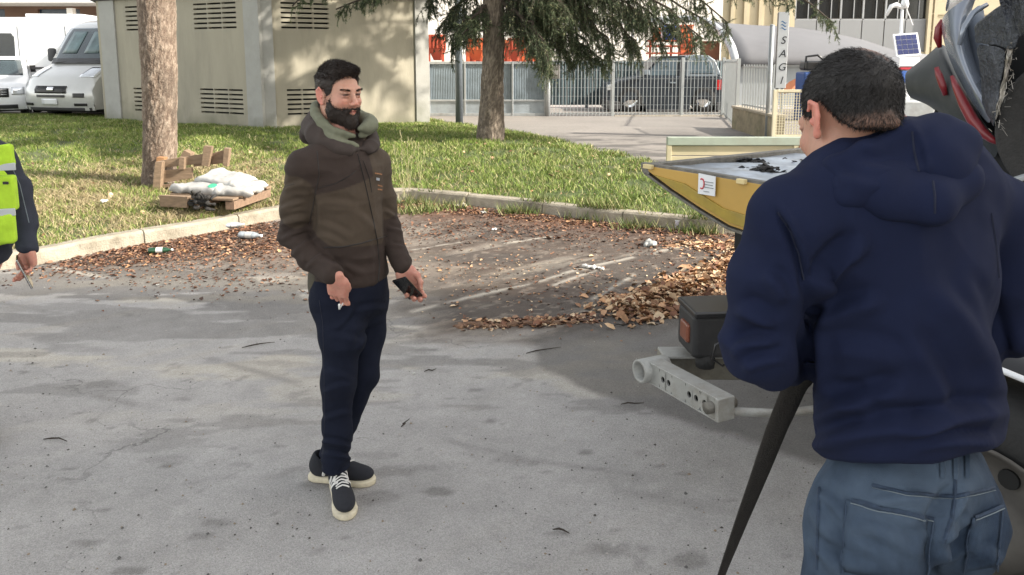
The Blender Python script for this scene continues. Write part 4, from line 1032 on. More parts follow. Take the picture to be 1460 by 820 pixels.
# left tree: bare pine trunk
q = G(229, 262, .21)
T1 = thing('pine_tree', 'thick pale-barked pine trunk at the left with a pallet leaning at its foot', 'tree', (q.x, q.y, .18))
x1 = q.x; y1 = q.y
trunk(T1, [(x1, y1, .05), (x1, y1, .35), (W(230, 200, y1).x, y1, .9), (W(227, 100, y1).x, y1, 1.6), (W(223, 10, y1).x, y1, 2.4), (W(220, -60, y1).x, y1, 3.2), (x1 - .2, y1, 7.5)], [.235, .205, .200, .212, .222, .215, .15], 3, (.115, .080, .058), (.36, .29, .225), n=110, rings=330, amp=.013, fl=17)
limbs = []
for i in range(16):
    a = i * 2.4; h = 5.2 + i * .22; limbs.append(((x1 - .25, y1, h), (x1 - .25 + 2.3 * math.cos(a), y1 + 2.3 * math.sin(a), h + .5), .6, 46, .7))
build_cedar(T1, limbs, 'crown', [(.022, .040, .014), (.06, .09, .035), (.16, .15, .07)], 60, per=34, ln=.10, w=.016)
# cedar in the middle
q = G(700, 205, .30); x2, y2 = q.x, q.y
T2 = thing('cedar_tree', 'cedar with a bare lower trunk and drooping blue-green boughs on the lawn', 'tree', (x2, y2, .25))
trunk(T2, [(x2 - .01, y2, .1), (x2 - .005, y2, .45), (x2 + .02, y2, 1.1), (x2 + .05, y2, 1.9), (x2 + .06, y2, 2.8), (x2 + .05, y2, 9.5)], [.275, .245, .205, .19, .185, .08], 12, (.10, .078, .060), (.34, .28, .22), n=80, rings=260, amp=.014, fl=15)
D_, C_n = [], [(.032, .052, .028), (.125, .160, .085), (.30, .30, .16)]
rg_ = np.random.default_rng(21)
def PW(px, py, Y): return tuple(W(px, py, Y))
hub = lambda z: (x2 + .05, y2, z)
# boughs that hang into the picture
lim = [ (hub(2.75), PW(790, 62, 12.6), .25, 120, .75), (hub(2.8), PW(835, 55, 13.4), .25, 130, .8), (hub(3.0), PW(880, 40, 13.0), .3, 130, .8), (hub(3.3), PW(945, 15, 12.8), .35, 110, .75),
        (hub(2.9), PW(760, 40, 14.8), .2, 70, .7), (hub(3.2), PW(850, 5, 14.6), .2, 100, .8), (hub(3.5), PW(905, -10, 13.6), .3, 120, .8), (hub(3.5), PW(1000, 8, 12.5), .5, 130, .75), (hub(3.3), PW(965, 12, 12.9), .35, 120, .75), (hub(3.2), PW(915, 36, 13.3), .3, 120, .8), (hub(3.5), PW(1020, 12, 13.2), .4, 90, .6),
        (hub(3.9), PW(1040, -15, 12.6), .5, 80, .6), (hub(4.1), PW(1195, -22, 12.4), .55, 70, .5), (hub(3.9), PW(1120, -35, 13.), .4, 60, .5),
        (hub(2.7), PW(640, 45, 14.2), .3, 70, .55), (hub(2.9), PW(625, 20, 14.6), .3, 70, .6), (hub(2.7), PW(660, 30, 13.0), .2, 60, .55), (hub(3.2), PW(600, -10, 14.8), .3, 60, .6), (hub(3.0), PW(745, 20, 13.4), .2, 80, .7), (hub(3.3), PW(800, -10, 12.8), .2, 110, .8),
        (hub(3.6), PW(420, -25, 13.0), .35, 60, .50), (hub(3.5), PW(480, -10, 12.8), .35, 60, .45), (hub(3.6), PW(530, -25, 13.2), .3, 50, .45), (hub(3.0), PW(775, 75, 12.9), .1, 70, .6), (hub(3.1), PW(815, 80, 13.6), .1, 80, .6), (hub(3.1), PW(860, 82, 13.4), .1, 60, .55)]
build_cedar(T2, lim, 'lower_foliage', C_n, 100, per=64, ln=.050, w=.0075, limb_r=.045)
lim = []
for i in range(18):
    a = i * 2.399 + .5; h = 3.35 + i * .09; r_ = 2.4 + 1.3 * ((i * 7) % 5) / 5
    lim.append((hub(h), (x2 + r_ * math.cos(a), y2 + .2 + r_ * math.sin(a), h + .35), .35, 60, .6))
for i in range(44):
    a = i * 2.399; h = 4.3 + i * .16; r_ = 4.5 * (1 - (i / 52) ** 1.4)
    lim.append((hub(h), (x2 + r_ * math.cos(a), y2 + .4 + r_ * math.sin(a), h + .1), .9, 40, .9))
build_cedar(T2, lim, 'crown', C_n, 200, per=30, ln=.13, w=.024, limb_r=.05)
# tall dry stalks on the lawn
M_stalk = mat('dry_stalk', (.30, .28, .15), rough=.9, var=.2)
for px, py, top, lab in ((575, 272, 205, 'tall dry grass stalk behind the bearded man, leftmost'), (583, 262, 185, 'tall dry grass stalk behind the bearded man, tallest'), (598, 252, 196, 'tall dry grass stalk right of the tallest one'), (366, 216, 190, 'dry stalk behind the white sacks')):
    q = G(px, py, .27); zt = ZP(top, q.y); h = zt - .2; t = thing('dry_stalk', lab, 'weed', (q.x, q.y, .2))
    for k in range(3):
        dx = (k - 1) * .03; P = [Vector((dx * j * .5 + .01 * math.sin(j + k), .02 * j * (k - 1), h * (j / 5) * (1 - .12 * k))) for j in range(6)]
        MB().tube(P, [.0028, .0026, .0022, .002, .0018, .0012], 4).build('stem', M_stalk, t)
        mb = MB()
        for j in range(10): c = P[-1].lerp(P[-2], j / 10); mb.box(c + Vector((random.uniform(-.012, .012), random.uniform(-.012, .012), 0)), (.006, .004, .016), R(random.uniform(0, 180)))
        mb.build('seed_head', M_stalk, t)
# ================================================================ parked vehicles behind
M_wpaint = mat('white_paint', (.72, .73, .74), rough=.28, var=.03, vs=2, coat=.6, dirt=(.5, .48, .43), dirt_amt=.2, dirt_s=1.5)
M_gpaint = mat('silver_paint', (.52, .52, .50), rough=.3, metal=.25, var=.04, vs=2, coat=.5, dirt=(.36, .34, .30), dirt_amt=.25, dirt_s=1.5)
M_wind = glass_mat('windscreen', (.35, .42, .44)); M_plast = mat('grey_plastic', (.045, .045, .047), rough=.6, var=.1)
M_lens = mat('lamp_lens', (.62, .64, .66), rough=.08, var=.1, metal=.5, coat=1.); M_chrome = mat('chrome', (.7, .7, .7), rough=.12, metal=1)
M_redl = mat('tail_lamp_red', (.42, .012, .014), rough=.12, var=.05, coat=1); M_seat = mat('cab_trim', (.05, .05, .055), rough=.9)
def shell(prof, hw, bulge, tumble, ztop, z0, us=(-1, -.97, -.88, -.7, -.45, -.2, 0, .2, .45, .7, .88, .97, 1)):
    """loft of a front/roof profile [(y,z)] across the width; bulge bows the nose, tumble narrows the top"""
    rows = []
    for u in us:
        r = []
        for (y, z, b) in prof:
            w = hw * (1 - tumble * max(0, (z - z0) / (ztop - z0)) ** 2)
            e = max(0, abs(u) - .85) / .15
            r.append((u * w, y + b * (abs(u) ** 2.6) + .06 * e * e, z - .05 * e * e * (z > z0)))
        rows.append(r)
    return rows
def wheel(root, x, y, r, w, m_rim, dx):
    t = MB(); t.lathe([(r * .62, -w / 2), (r * .93, -w / 2), (r, -w * .36), (r, w * .36), (r * .93, w / 2), (r * .62, w / 2), (r * .62, -w / 2)], (x, y, r), 28, 'x'); o = t.build('wheel', M_tyre, root, smooth=True)
    h = MB(); s_ = dx * w * .38; h.lathe([(0, s_ + dx * .02), (r * .14, s_ + dx * .02), (r * .18, s_ - dx * .01), (r * .5, s_ - dx * .02), (r * .63, s_ + dx * .015), (r * .64, s_)], (x, y, r), 28, 'x'); h.build('rim', m_rim, o, smooth=True)
    return o
# ---- silver van
q = W(72, 172, 18.45)
van = thing('parked_van', 'silver-grey high-roof van facing out, partly behind the service building', 'van', (q.x + .12, q.y, .25), R(-17))
HWv = 1.02
prof = [(.02, .30, 0.12), (-.03, .42, .14), (-.06, .62, .15), (-.05, .80, .15), (.02, .90, .16), (.06, 1.02, .16), (.22, 1.14, .14), (.42, 1.24, .12), (.70, 1.36, .10), (.74, 1.39, .10), (1.05, 1.82, .07), (1.30, 2.16, .05), (1.42, 2.28, .04), (1.62, 2.40, .02), (2.0, 2.50, 0), (4.6, 2.52, 0), (5.4, 2.50, 0), (5.5, 2.40, 0), (5.52, .35, 0)]
rows = shell(prof, HWv, .15, .10, 2.5, .9)
MB().grid(rows).build('body_shell', M_gpaint, van, smooth=True)
for s_ in (-1, 1):
    side = [(y + b * 1 + .06, z - .05 * (z > .9)) for (y, z, b) in prof]
    mb = MB(); ww = [HWv * (1 - .10 * max(0, (z - .9) / 1.6) ** 2) for (_, z) in side]
    low = [(y, .32) for (y, z) in side]
    mb.grid([[(s_ * (w + .002), y, z) for w, (y, z) in zip(ww, side)], [(s_ * (w + .03), y, min(z, .95) * .5 + .32 * .5) for w, (y, z) in zip(ww, side)], [(s_ * w, y, .32) for w, (y, z) in zip(ww, side)]])
    mb.build('side_panel', M_gpaint, van, smooth=True)
def patch_on(rows_prof, u0, u1, k0, k1, hw, lift, m, name, root, n=8, zf=None, tumble=.10, ztop=2.5, z0=.9):
    """a patch of the nose loft between across-positions u0..u1 and profile positions k0..k1 (fractions of index)"""
    R_ = []
    for i in range(n + 1):
        u = u0 + (u1 - u0) * i / n; r = []
        for j in range(n + 1):
            k = k0 + (k1 - k0) * j / n; a = int(min(k, len(rows_prof) - 2)); f = k - a
            y = rows_prof[a][0] * (1 - f) + rows_prof[a + 1][0] * f; z = rows_prof[a][1] * (1 - f) + rows_prof[a + 1][1] * f; b = rows_prof[a][2] * (1 - f) + rows_prof[a + 1][2] * f
            w = hw * (1 - tumble * max(0, (z - z0) / (ztop - z0)) ** 2); e = max(0, abs(u) - .85) / .15
            r.append((u * w, y + b * abs(u) ** 2.6 + .06 * e * e - lift, z - .05 * e * e * (z > z0) + lift * .4))
        R_.append(r)
    return MB().grid(R_).build(name, m, root, smooth=True, solid=.01)
patch_on(prof, -.86, .86, 9.15, 12.1, HWv, .012, mat('windscreen_dark', (.035, .05, .055), rough=.06, var=.3, vs=2.5, coat=.6), 'windscreen', van, 12)
for (u0, u1) in ((-.60, -.14), (.10, .52)): patch_on(prof, u0, u1, 9.6, 11.2, HWv, .026, mat('cab_reflection', (.11, .16, .165), rough=.3, var=.5, vs=3), 'seat_reflection', van, 4)  # seat reflections painted as paler patches over the windscreen
for s_ in (-1, 1): patch_on(prof, s_ * .62, s_ * .965, 5.6, 7.6, HWv, .012, M_lens, 'headlight', van)
gr = patch_on(prof, -.50, .42, 2.45, 3.75, HWv, .016, M_black, 'grille', van)
for k in np.linspace(2.62, 3.6, 5): patch_on(prof, -.47, .39, k, k + .07, HWv, .028, M_plast, 'slat', gr, 4)
e_ = patch_on(prof, -.09, .09, 2.75, 3.45, HWv, .036, M_chrome, 'badge', van, 6)
patch_on(prof, -.44, .38, 1.95, 2.25, HWv, .016, M_black, 'intake', van); patch_on(prof, -.62, -.98, .9, 1.25, HWv, .012, M_black, 'intake', van); patch_on(prof, .60, .86, 1.95, 2.5, HWv, .012, M_black, 'fog_lamp', van)
patch_on(prof, .60, .9, .9, 1.25, HWv, .012, M_black, 'intake', van)
patch_on(prof, -.30, .16, 1.05, 1.75, HWv, .024, M_wpaint, 'number_plate', van, 4); patch_on(prof, -.96, .96, 0, .55, HWv, .008, M_plast, 'bumper_lip', van)
patch_on(prof, -.80, .80, 9.0, 9.3, HWv, .03, M_plast, 'wiper_cowl', van)
for u in (-.7, .05): MB().bar((u * .95, .72, 1.42), (u * .95 + .55, .78, 1.47), .02, .015).build('wiper', M_black, van)
for s_ in (-1, 1):
    MB().box((s_ * 1.18, 1.15, 1.62), (.20, .14, .34)).build('mirror', M_plast, van, bev=.05, smooth=True)
    MB().prism([(1.25, 1.42), (1.62, 2.05), (2.15, 2.08), (2.15, 1.42)], s_ * 1.0, s_ * 1.035, 'x').build('side_window', M_wind, van)
    for y in (.98, 4.3): wheel(van, s_ * .9, y, .34, .22, M_chrome, s_)
MB().box((0, 2.8, .36), (1.9, 5.0, .22)).build('chassis', M_dark, van)
# ---- white van behind it, its cab door towards us
q = W(30, 168, 21.5)
van2 = thing('parked_van', 'white van standing behind the silver one, cab door window in view', 'van', (W(-82, 168, 21.5).x, 21.9, .22), R(-82)); van2.scale = (1, 1.05, 1.13)
P2v = [(-.2, .35), (-.25, .8), (-.1, 1.05), (.35, 1.22), (.95, 1.95), (1.15, 2.22), (1.6, 2.36), (5.6, 2.40), (5.7, 2.3), (5.7, .35)]
mb = MB(); secs = [(-1.0, .93), (-.98, .985), (-.85, 1.0), (0, 1.01), (.85, 1.0), (.98, .985), (1.0, .93)]
rows = [[(u * .99, 2.7 + (y - 2.7) * (1 if i_ not in () else 1) * (1 - (1 - s2) * .3), .35 + (z - .35) * s2) for i_, (y, z) in enumerate(P2v)] for (u, s2) in secs]
mb.grid(rows); n_ = len(P2v); mb.f.append(tuple(range(n_))); mb.f.append(tuple(len(mb.v) - 1 - i for i in range(n_))); mb.build('body_shell', M_wpaint, van2, bev=.03, smooth=False)
for s_ in (-1, 1):
    MB().prism([(1.42, 1.30), (1.46, 1.90), (1.66, 1.98), (2.10, 1.98), (2.16, 1.88), (2.14, 1.30)], s_ * .975, s_ * 1.01, 'x').build('side_window', mat('tinted_glass', (.02, .024, .028), rough=.08, var=.2, coat=.5), van2, bev=.02)
    MB().prism([(.72, 1.30), (1.08, 1.86), (1.30, 1.93), (1.30, 1.30)], s_ * .975, s_ * 1.008, 'x').build('quarter_window', MATS['tinted_glass'], van2, bev=.02)
    for y_ in (2.25, 3.4): MB().box((s_ * .997, y_, 1.3), (.012, .012, 1.7)).build('door_seam', M_plast, van2)
    MB().box((s_ * 1.0, 2.6, 1.15), (.02, 1.5, .05)).build('rub_strip', M_plast, van2)
    for y_ in (2.22, 2.52): MB().box((s_ * .99, y_, 1.14), (.03, .16, .16)).build('door_handle', M_black, van2, bev=.01)
    MB().box((s_ * 1.16, .85, 1.42), (.2, .14, .36)).build('mirror', M_wpaint, van2, bev=.05)
    for y_ in (.75, 4.5): wheel(van2, s_ * .88, y_, .34, .22, M_chrome, s_)
MB().prism([(.33, 1.235), (.37, 1.215), (.97, 1.93), (.93, 1.95)], -.85, .85, 'x').build('windscreen', MATS['tinted_glass'], van2)
MB().box((0, 2.7, .4), (1.8, 5.2, .25)).build('chassis', M_dark, van2)
MB().box((0, 3.0, 2.42), (1.2, 1.4, .08)).build('roof_hatch', M_wpaint, van2, bev=.02)
# ---- white crossover in front of the white van, low at the very left
q = W(14, 172, 18.9)
suv = thing('parked_car', 'white crossover car with a black grille at the far left, lower than the vans', 'car', (q.x - .62, q.y, .24), R(26))
pr = [(.05, .28, .12), (-.02, .38, .14), (-.04, .60, .14), (-.02, .76, .15), (.06, .86, .14), (.30, .95, .10), (1.05, 1.05, .06), (1.12, 1.07, .05), (1.75, 1.50, .03), (2.1, 1.60, .02), (3.6, 1.60, 0), (4.1, 1.2, 0), (4.25, .9, 0), (4.3, .35, 0)]
MB().grid(shell(pr, .90, .14, .16, 1.6, .9)).build('body_shell', M_wpaint, suv, smooth=True)
for s_ in (-1, 1):
    side = [(y + b + .06, z - .05 * (z > .9)) for (y, z, b) in pr]; ww = [.90 * (1 - .16 * max(0, (z - .9) / .7) ** 2) for (_, z) in side]
    MB().grid([[(s_ * w, y, z) for w, (y, z) in zip(ww, side)], [(s_ * .91, y, min(z, .85)) for w, (y, z) in zip(ww, side)], [(s_ * .88, y, .3) for (y, z) in side]]).build('side_panel', M_wpaint, suv, smooth=True)
    for y_ in (.85, 3.4): wheel(suv, s_ * .80, y_, .33, .20, M_chrome, s_)
kw = dict(tumble=.16, ztop=1.6, z0=.9)
g_r = patch_on(pr, -.62, .62, 1.95, 3.4, .90, .014, M_black, 'grille', suv, **kw)
for k in (2.25, 2.6, 2.95): patch_on(pr, -.58, .58, k, k + .10, .90, .03, M_chrome, 'slat', g_r, 5, **kw)
patch_on(pr, -.08, .08, 2.4, 2.9, .90, .036, M_chrome, 'badge', suv, 5, **kw)
for s_ in (-1, 1): patch_on(pr, s_ * .68, s_ * .97, 2.3, 3.7, .90, .014, M_lens, 'headlight', suv, **kw)
patch_on(pr, -.26, .26, 1.2, 1.7, .90, .02, M_wpaint, 'number_plate', suv, 4, **kw); patch_on(pr, -.8, .8, .2, 1.1, .90, .012, M_plast, 'bumper_lip', suv, **kw); patch_on(pr, -.86, .86, 7.1, 8.0, .90, .012, MATS['windscreen_dark'], 'windscreen', suv, **kw)
MB().box((0, 2.2, .33), (1.6, 3.8, .2)).build('chassis', M_dark, suv)
# ---- dark off-roader behind the bar fence
Yc = 22.6; X = lambda px: W(px, 120, Yc).x; Z = lambda py: ZP(py, Yc)
M_teal = mat('dark_teal_paint', (.008, .014, .022), rough=.45, var=.15, vs=2, coat=.15, dirt=(.03, .03, .03), dirt_amt=.35); M_hard = mat('grey_hardtop', (.16, .19, .215), rough=.4, var=.06, coat=.3)
orx = thing('parked_offroader', 'dark teal off-roader with a light grey rear top, parked behind the bar fence', 'car', (X(950), Yc, .22))
def cp(L): return [(X(a), Z(b)) for a, b in L]
def wprism(L, y0, y1, name, m, bev=.02, parent=orx): return local(MB().prism(cp(L), y0, y1, 'y'), name, m, parent, bev=bev)
wprism([(866, 150), (864, 132), (868, 121), (885, 114), (915, 109), (1028, 108), (1034, 118), (1035, 152), (1024, 160), (1020, 150), (1010, 142), (996, 142), (986, 150), (982, 161), (922, 161), (918, 150), (909, 143), (896, 143), (886, 150), (883, 158), (870, 158)], Yc, Yc + 1.75, 'body', M_teal, .05)
wprism([(915, 110), (935, 86), (942, 80), (1000, 79), (978, 81), (978, 110)], Yc + .10, Yc + 1.65, 'cabin', M_teal, .03)
wprism([(977, 110), (975, 80), (990, 78), (1010, 79), (1020, 86), (1030, 108)], Yc + .06, Yc + 1.69, 'hardtop', M_hard, .05)
wprism([(921, 108), (938, 87), (943, 84), (966, 83), (963, 108)], Yc + .06, Yc + .10, 'side_window', mat('window_bluegrey', (.07, .10, .12), rough=.3, var=.4, vs=2, coat=.1), .01)
wprism([(982, 105), (983, 85), (1008, 84), (1013, 88), (1019, 105)], Yc + .02, Yc + .06, 'rear_window', MATS['window_bluegrey'], .02)
wprism([(978, 109), (979, 81), (983, 81), (983, 106), (1020, 106), (1024, 109)], Yc + .0, Yc + .055, 'window_surround', M_hard, .006)
wprism([(1022, 114), (1031, 114), (1033, 128), (1022, 128)], Yc - .03, Yc + .1, 'tail_lamp', M_redl, .01); wprism([(866, 122), (872, 119), (874, 128), (866, 129)], Yc - .02, Yc + .3, 'headlight', M_lens, .01)
wprism([(864, 143), (884, 145), (884, 156), (868, 157)], Yc - .06, Yc + 1.8, 'bumper', M_plast, .02); wprism([(1022, 146), (1038, 145), (1038, 156), (1022, 158)], Yc - .05, Yc + 1.8, 'bumper', M_plast, .02)
wprism([(922, 156), (982, 156), (982, 161), (922, 161)], Yc - .08, Yc, 'side_step', M_plast, .01); wprism([(916, 100), (924, 99), (925, 107), (917, 107)], Yc - .18, Yc - .02, 'mirror', M_hard, .02)
for px in (968,): wprism([(px, 111), (px + 1, 111), (px + 1, 156), (px, 156)], Yc - .006, Yc, 'door_seam', M_black, 0)
wprism([(955, 117), (963, 117), (963, 119), (955, 119)], Yc - .04, Yc, 'door_handle', M_hard, .005)
for px in (898, 1003):
    c = W(px, 158, Yc); t = MB(); r = .38; zc = .22 + r
    t.lathe([(r * .6, -.12), (r * .93, -.12), (r, -.08), (r, .08), (r * .93, .12), (r * .6, .12), (r * .6, -.12)], (c.x, Yc + .12, zc), 26, 'y'); o = local(t, 'wheel', M_tyre, orx, smooth=True)
    h = MB().lathe([(0, -.08), (r * .2, -.08), (r * .3, -.05), (r * .6, -.09)], (c.x, Yc + .12, zc), 20, 'y'); h.v = [tuple(Vector(v) - orx.location) for v in h.v]; h.build('rim', M_chrome, o, smooth=True)
# solar powered trailer mast, lamp and turbine
Yt = 20.; X = lambda px: W(px, 100, Yt).x; Z = lambda py: ZP(py, Yt)
M_solar = mat('solar_cells', (.035, .045, .13), rough=.2, var=.15, coat=.6)
st_ = thing('solar_mast', 'white mast unit with a tilted solar panel between the man and the wrecked car', 'solar unit', (X(1290), Yt, .2))
l_ = st_.location
def lo(mb, name, m, par=st_, **k): mb.v = [tuple(Vector(v) - l_) for v in mb.v]; return mb.build(name, m, par, **k)
pc = Vector((X(1290), Yt, Z(64))); Mp = Matrix.Rotation(R(-4), 3, 'Y') @ Matrix.Rotation(R(-18), 3, 'X')
fr = lo(MB().box(pc, (X(1307) - X(1272), .05, Z(47) - Z(81)), Mp), 'panel_frame', M_signw, bev=.01)
W_, H_ = X(1307) - X(1272) - .09, Z(47) - Z(81) - .08
for i in range(4):
    for j in range(4):
        c = pc + Mp @ Vector(((i - 1.5) * W_ / 4, -.03, (j - 1.5) * H_ / 4)); mb = MB().box(c, (W_ / 4 - .012, .012, H_ / 4 - .012), Mp); lo(mb, 'solar_cell', M_solar, fr)
lo(MB().box((X(1290), Yt, (Z(82) + Z(95)) / 2), (X(1304) - X(1275), .4, Z(82) - Z(95))), 'battery_box', M_signw, bev=.02)
lo(MB().box((X(1291), Yt - .02, (Z(96) + Z(99)) / 2), (X(1303) - X(1278), .36, Z(96) - Z(99))), 'red_stripe', mat('sign_red', (.45, .03, .05), rough=.5))
lo(MB().box((X(1284), Yt - .02, (Z(101) + Z(118)) / 2), (X(1291) - X(1277), .34, Z(101) - Z(118))), 'blue_panel', mat('panel_blue', (.05, .13, .42), rough=.5, var=.2, vs=9))
lo(MB().box((X(1292), Yt + .05, (Z(99) + Z(150)) / 2), (.22, .25, Z(99) - Z(150))), 'column', M_signw, bev=.02)
lo(MB().box((X(1298), Yt - .12, (Z(148) + Z(168)) / 2), (X(1308) - X(1288), .08, Z(148) - Z(168)), Matrix.Rotation(R(8), 3, 'Y')), 'blue_sign', MATS['panel_blue'], bev=.01)
lo(MB().box((X(1298), Yt - .165, (Z(151) + Z(165)) / 2), ((X(1308) - X(1288)) * .6, .01, (Z(151) - Z(165)) * .8), Matrix.Rotation(R(8), 3, 'Y')), 'sign_print', M_signw)
lo(MB().box((X(1292), Yt, .45), (1.2, .8, .5)), 'trailer_base', M_galvl, bev=.03)
Yu = 24.; X = lambda px: W(px, 20, Yu).x; Z = lambda py: ZP(py, Yu)
wt = thing('mast_light', 'white angled light on a thin mast in front of the ribbon windows', 'light', (X(1286), Yu, .2)); l_ = wt.location
lo(MB().tube([(X(1286), Yu, .2), (X(1286), Yu, Z(12))], .045, 8), 'mast', M_signw, wt, smooth=True)
lo(MB().tube([(X(1286), Yu, Z(11)), (X(1277), Yu, Z(7)), (X(1270), Yu, Z(9)), (X(1264), Yu, Z(22))], [.06, .08, .07, .05], 8), 'lamp_arm', M_signw, wt, smooth=True)
lo(MB().lathe([(0, -.12), (.10, -.12), (.12, 0), (.08, .16), (0, .16)], (X(1289), Yu, Z(6)), 12), 'housing', M_signw, wt, smooth=True)
lo(MB().bar((X(1291), Yu, Z(10)), (X(1303), Yu, Z(36)), .03, .02), 'stay', M_signw, wt)
# ================================================================ tow truck at the right, its bed running away to the left
TD, TN = Vector((-.553, .833, 0)), Vector((.833, .553, 0))
def TQ(px, py, p):
    """point on the vertical plane p metres to the right of the truck axis line through the camera, seen at pixel (px,py)"""
    d = W(px, py, 1.) - camo.location; k = p / d.dot(TN); return camo.location + d * k
def tprism(pts, p0, p1, world_pts=False):
    a = [q if isinstance(q, Vector) else TQ(q[0], q[1], p0) for q in pts]; b = [q + TN * (p1 - p0) for q in a]; n = len(a); mb = MB()
    return mb.add(a + b, [tuple(range(n)), tuple(range(2 * n - 1, n - 1, -1))] + [(i, i + n, (i + 1) % n + n, (i + 1) % n) for i in range(n)])
M_yel = mat('yellow_truck_paint', (.48, .29, .06), rough=.45, var=.06, vs=3, coat=.2, dirt=(.34, .22, .06), dirt_amt=.35, dirt_s=4)
M_yel2 = mat('yellow_scuffed_edge', (.33, .23, .03), rough=.6, var=.2, vs=14, dirt=(.20, .17, .08), dirt_amt=.5, dirt_s=6)
M_edge = mat('worn_steel_edge', (.16, .15, .13), rough=.6, metal=.5, var=.35, vs=20, bump=.3, bs=60)
M_deck = mat('deck_plate', (.34, .38, .43), rough=.35, metal=.4, var=.35, vs=7, dirt=(.10, .09, .08), dirt_amt=.7, dirt_s=5)
tt = thing('tow_truck', 'yellow flatbed tow truck with a pointed tail reaching out behind the man in navy', 'truck', TQ(1300, 380, 3.6).xy.to_3d())
def tl(mb, name, m, par=None, **k):
    mb.v = [tuple(Vector(v) - tt.location) for v in mb.v]; return mb.build(name, m, par or tt, **k)
p0 = 3.0
tip, bot = (918, 236), (1082, 337)
top = lambda x: 85 + .1635 * x + (.6 if x > 1000 else 0)
def rowtop(x): return 236 + (x - 918) * .1585
sidep = [(919, 235), (1000, rowtop(1000) - 1), (1120, rowtop(1120)), (1300, rowtop(1300)), (1560, rowtop(1560)), (1560, 85 + .232 * 1560), (1300, 85 + .232 * 1300), (1150, 85 + .232 * 1150 - 0), (1082, 336), (1040, 322), (1000, 298), (958, 270), (922, 243)]
tl(tprism(sidep, p0, p0 + .05), 'bed_side', M_yel, bev=.006)
far_ = [q if isinstance(q, Vector) else q for q in sidep]
o = tl(tprism([TQ(q[0], q[1], p0) + TN * 2.25 for q in sidep], p0 + 2.25, p0 + 2.30), 'bed_side', M_yel, bev=.006)
# recessed lower band following the belly
band = [(930, 249), (975, 262), (1030, 297), (1085, 314), (1160, 322), (1300, 352), (1560, 408), (1560, 440), (1300, 383), (1150, 349), (1082, 332), (1040, 318), (1000, 294), (958, 268)]
tl(tprism(band, p0 - .012, p0 + .0), 'lower_flange', M_yel2, bev=.004)
# steel lip round the tip and under the belly, top rail
def tline(pts, w, h, name, m, dp=.0):
    P = [TQ(a, b, p0 - dp) for a, b in pts]; mb = MB()
    for a, b in zip(P[:-1], P[1:]): mb.bar(a, b, w, h, up=TN)
    return tl(mb, name, m, bev=.003)
tline([(917, 236), (921, 246), (958, 273), (1000, 301), (1040, 325), (1084, 340)], .016, .034, 'tail_edge', M_edge, -.02)
tline([(917, 233.5), (1000, 246), (1120, 266), (1300, 295), (1560, 337)], .018, .038, 'top_rail', M_edge, -.02)
for x in (1058, 1105, 1142, 925): tline([(x - 6, rowtop(x - 6) + .5), (x + 6, rowtop(x + 6) + .5)], .024, .03, 'paint_mark', mat('cream_mark', (.62, .50, .25), rough=.6), .006)
# deck: plate with wet shine, tapering to the tail
dk = [TQ(926, 237, p0) + TN * .05, TQ(1560, rowtop(1560) + 4, p0) + TN * .05]
rows = []
for i in range(24):
    a = dk[0].lerp(dk[1], i / 23); rows.append([a + TN * (2.2 * j / 16) + Vector((0, 0, -.02 + .008 * math.sin(i * 1.7 + j) + .006 * math.sin(j * 2.3 - i))) for j in range(17)])
tl(MB().grid(rows), 'deck', M_deck, smooth=True)
tl(MB().bar(TQ(921, 241, p0) + TN * .0, TQ(921, 241, p0) + TN * 2.3, .05, .06), 'tail_bar', M_edge, bev=.006)
# notice plate on the side
c = [(996, 247), (1020, 252), (1019, 280), (995, 276)]
pl = tl(tprism(c, p0 - .016, p0 - .012), 'notice_plate', M_signw)
def onside(x, y, d=.018): return TQ(x, y, p0 - d)
mb = MB()
for y, x0, x1 in ((258, 1004, 1017), (262, 1003, 1016), (266, 1004, 1017), (272, 1003, 1011)):
    a, b = onside(x0, y + (x0 - 1000) * .17), onside(x1, y + (x1 - 1000) * .17); mb.bar(a, b, .002, .006, up=TN)
tl(mb, 'small_print', M_galv, None)['kind'] = 'stuff'
mb = MB(); cc = onside(1000.5, 262); mb.tube([cc + TD * .016 * math.cos(a) * 1 + Vector((0, 0, .026 * math.sin(a))) for a in [i * math.pi / 6 + 1.0 for i in range(9)]], .004, 5); tl(mb, 'logo_arc', mat('logo_red', (.5, .05, .06), rough=.5))
# frame below the bed, rear light box, lamp
tl(MB().box(TQ(1250, 470, 3.45), (.75, .9, .35), Matrix.Rotation(math.atan2(TN.y, TN.x), 3, 'Z')), 'chassis_rail', M_dark, bev=.02)
Mt = Matrix.Rotation(math.atan2(TN.y, TN.x) - R(22), 3, 'Z')
bc = W(1012, 470, 3.25); 
tl(MB().box(bc + Vector((.33, .05, -.002)), (.88, .22, .195), Matrix.Rotation(R(6), 3, 'Z')), 'light_box', mat('black_rubber', (.014, .014, .015), rough=.65, var=.25, vs=15, dirt=(.06, .055, .05), dirt_amt=.5), bev=.025, seg=3)
tl(MB().box(bc + Vector((.34, .05, .100)), (.90, .24, .03), Matrix.Rotation(R(6), 3, 'Z')), 'box_lid', M_black, bev=.01)
tl(MB().box(bc + Vector((-.106, -.01, .0)), (.030, .10, .085), Matrix.Rotation(R(6), 3, 'Z')), 'side_marker', mat('amber_brown_lens', (.17, .055, .03), rough=.3, var=.3, vs=30), bev=.012)
tl(MB().lathe([(0, -.03), (.04, -.03), (.045, 0), (.03, .05), (0, .05)], bc + Vector((-.03, -.06, -.115)), 10), 'rubber_buffer', M_tyre, smooth=True)
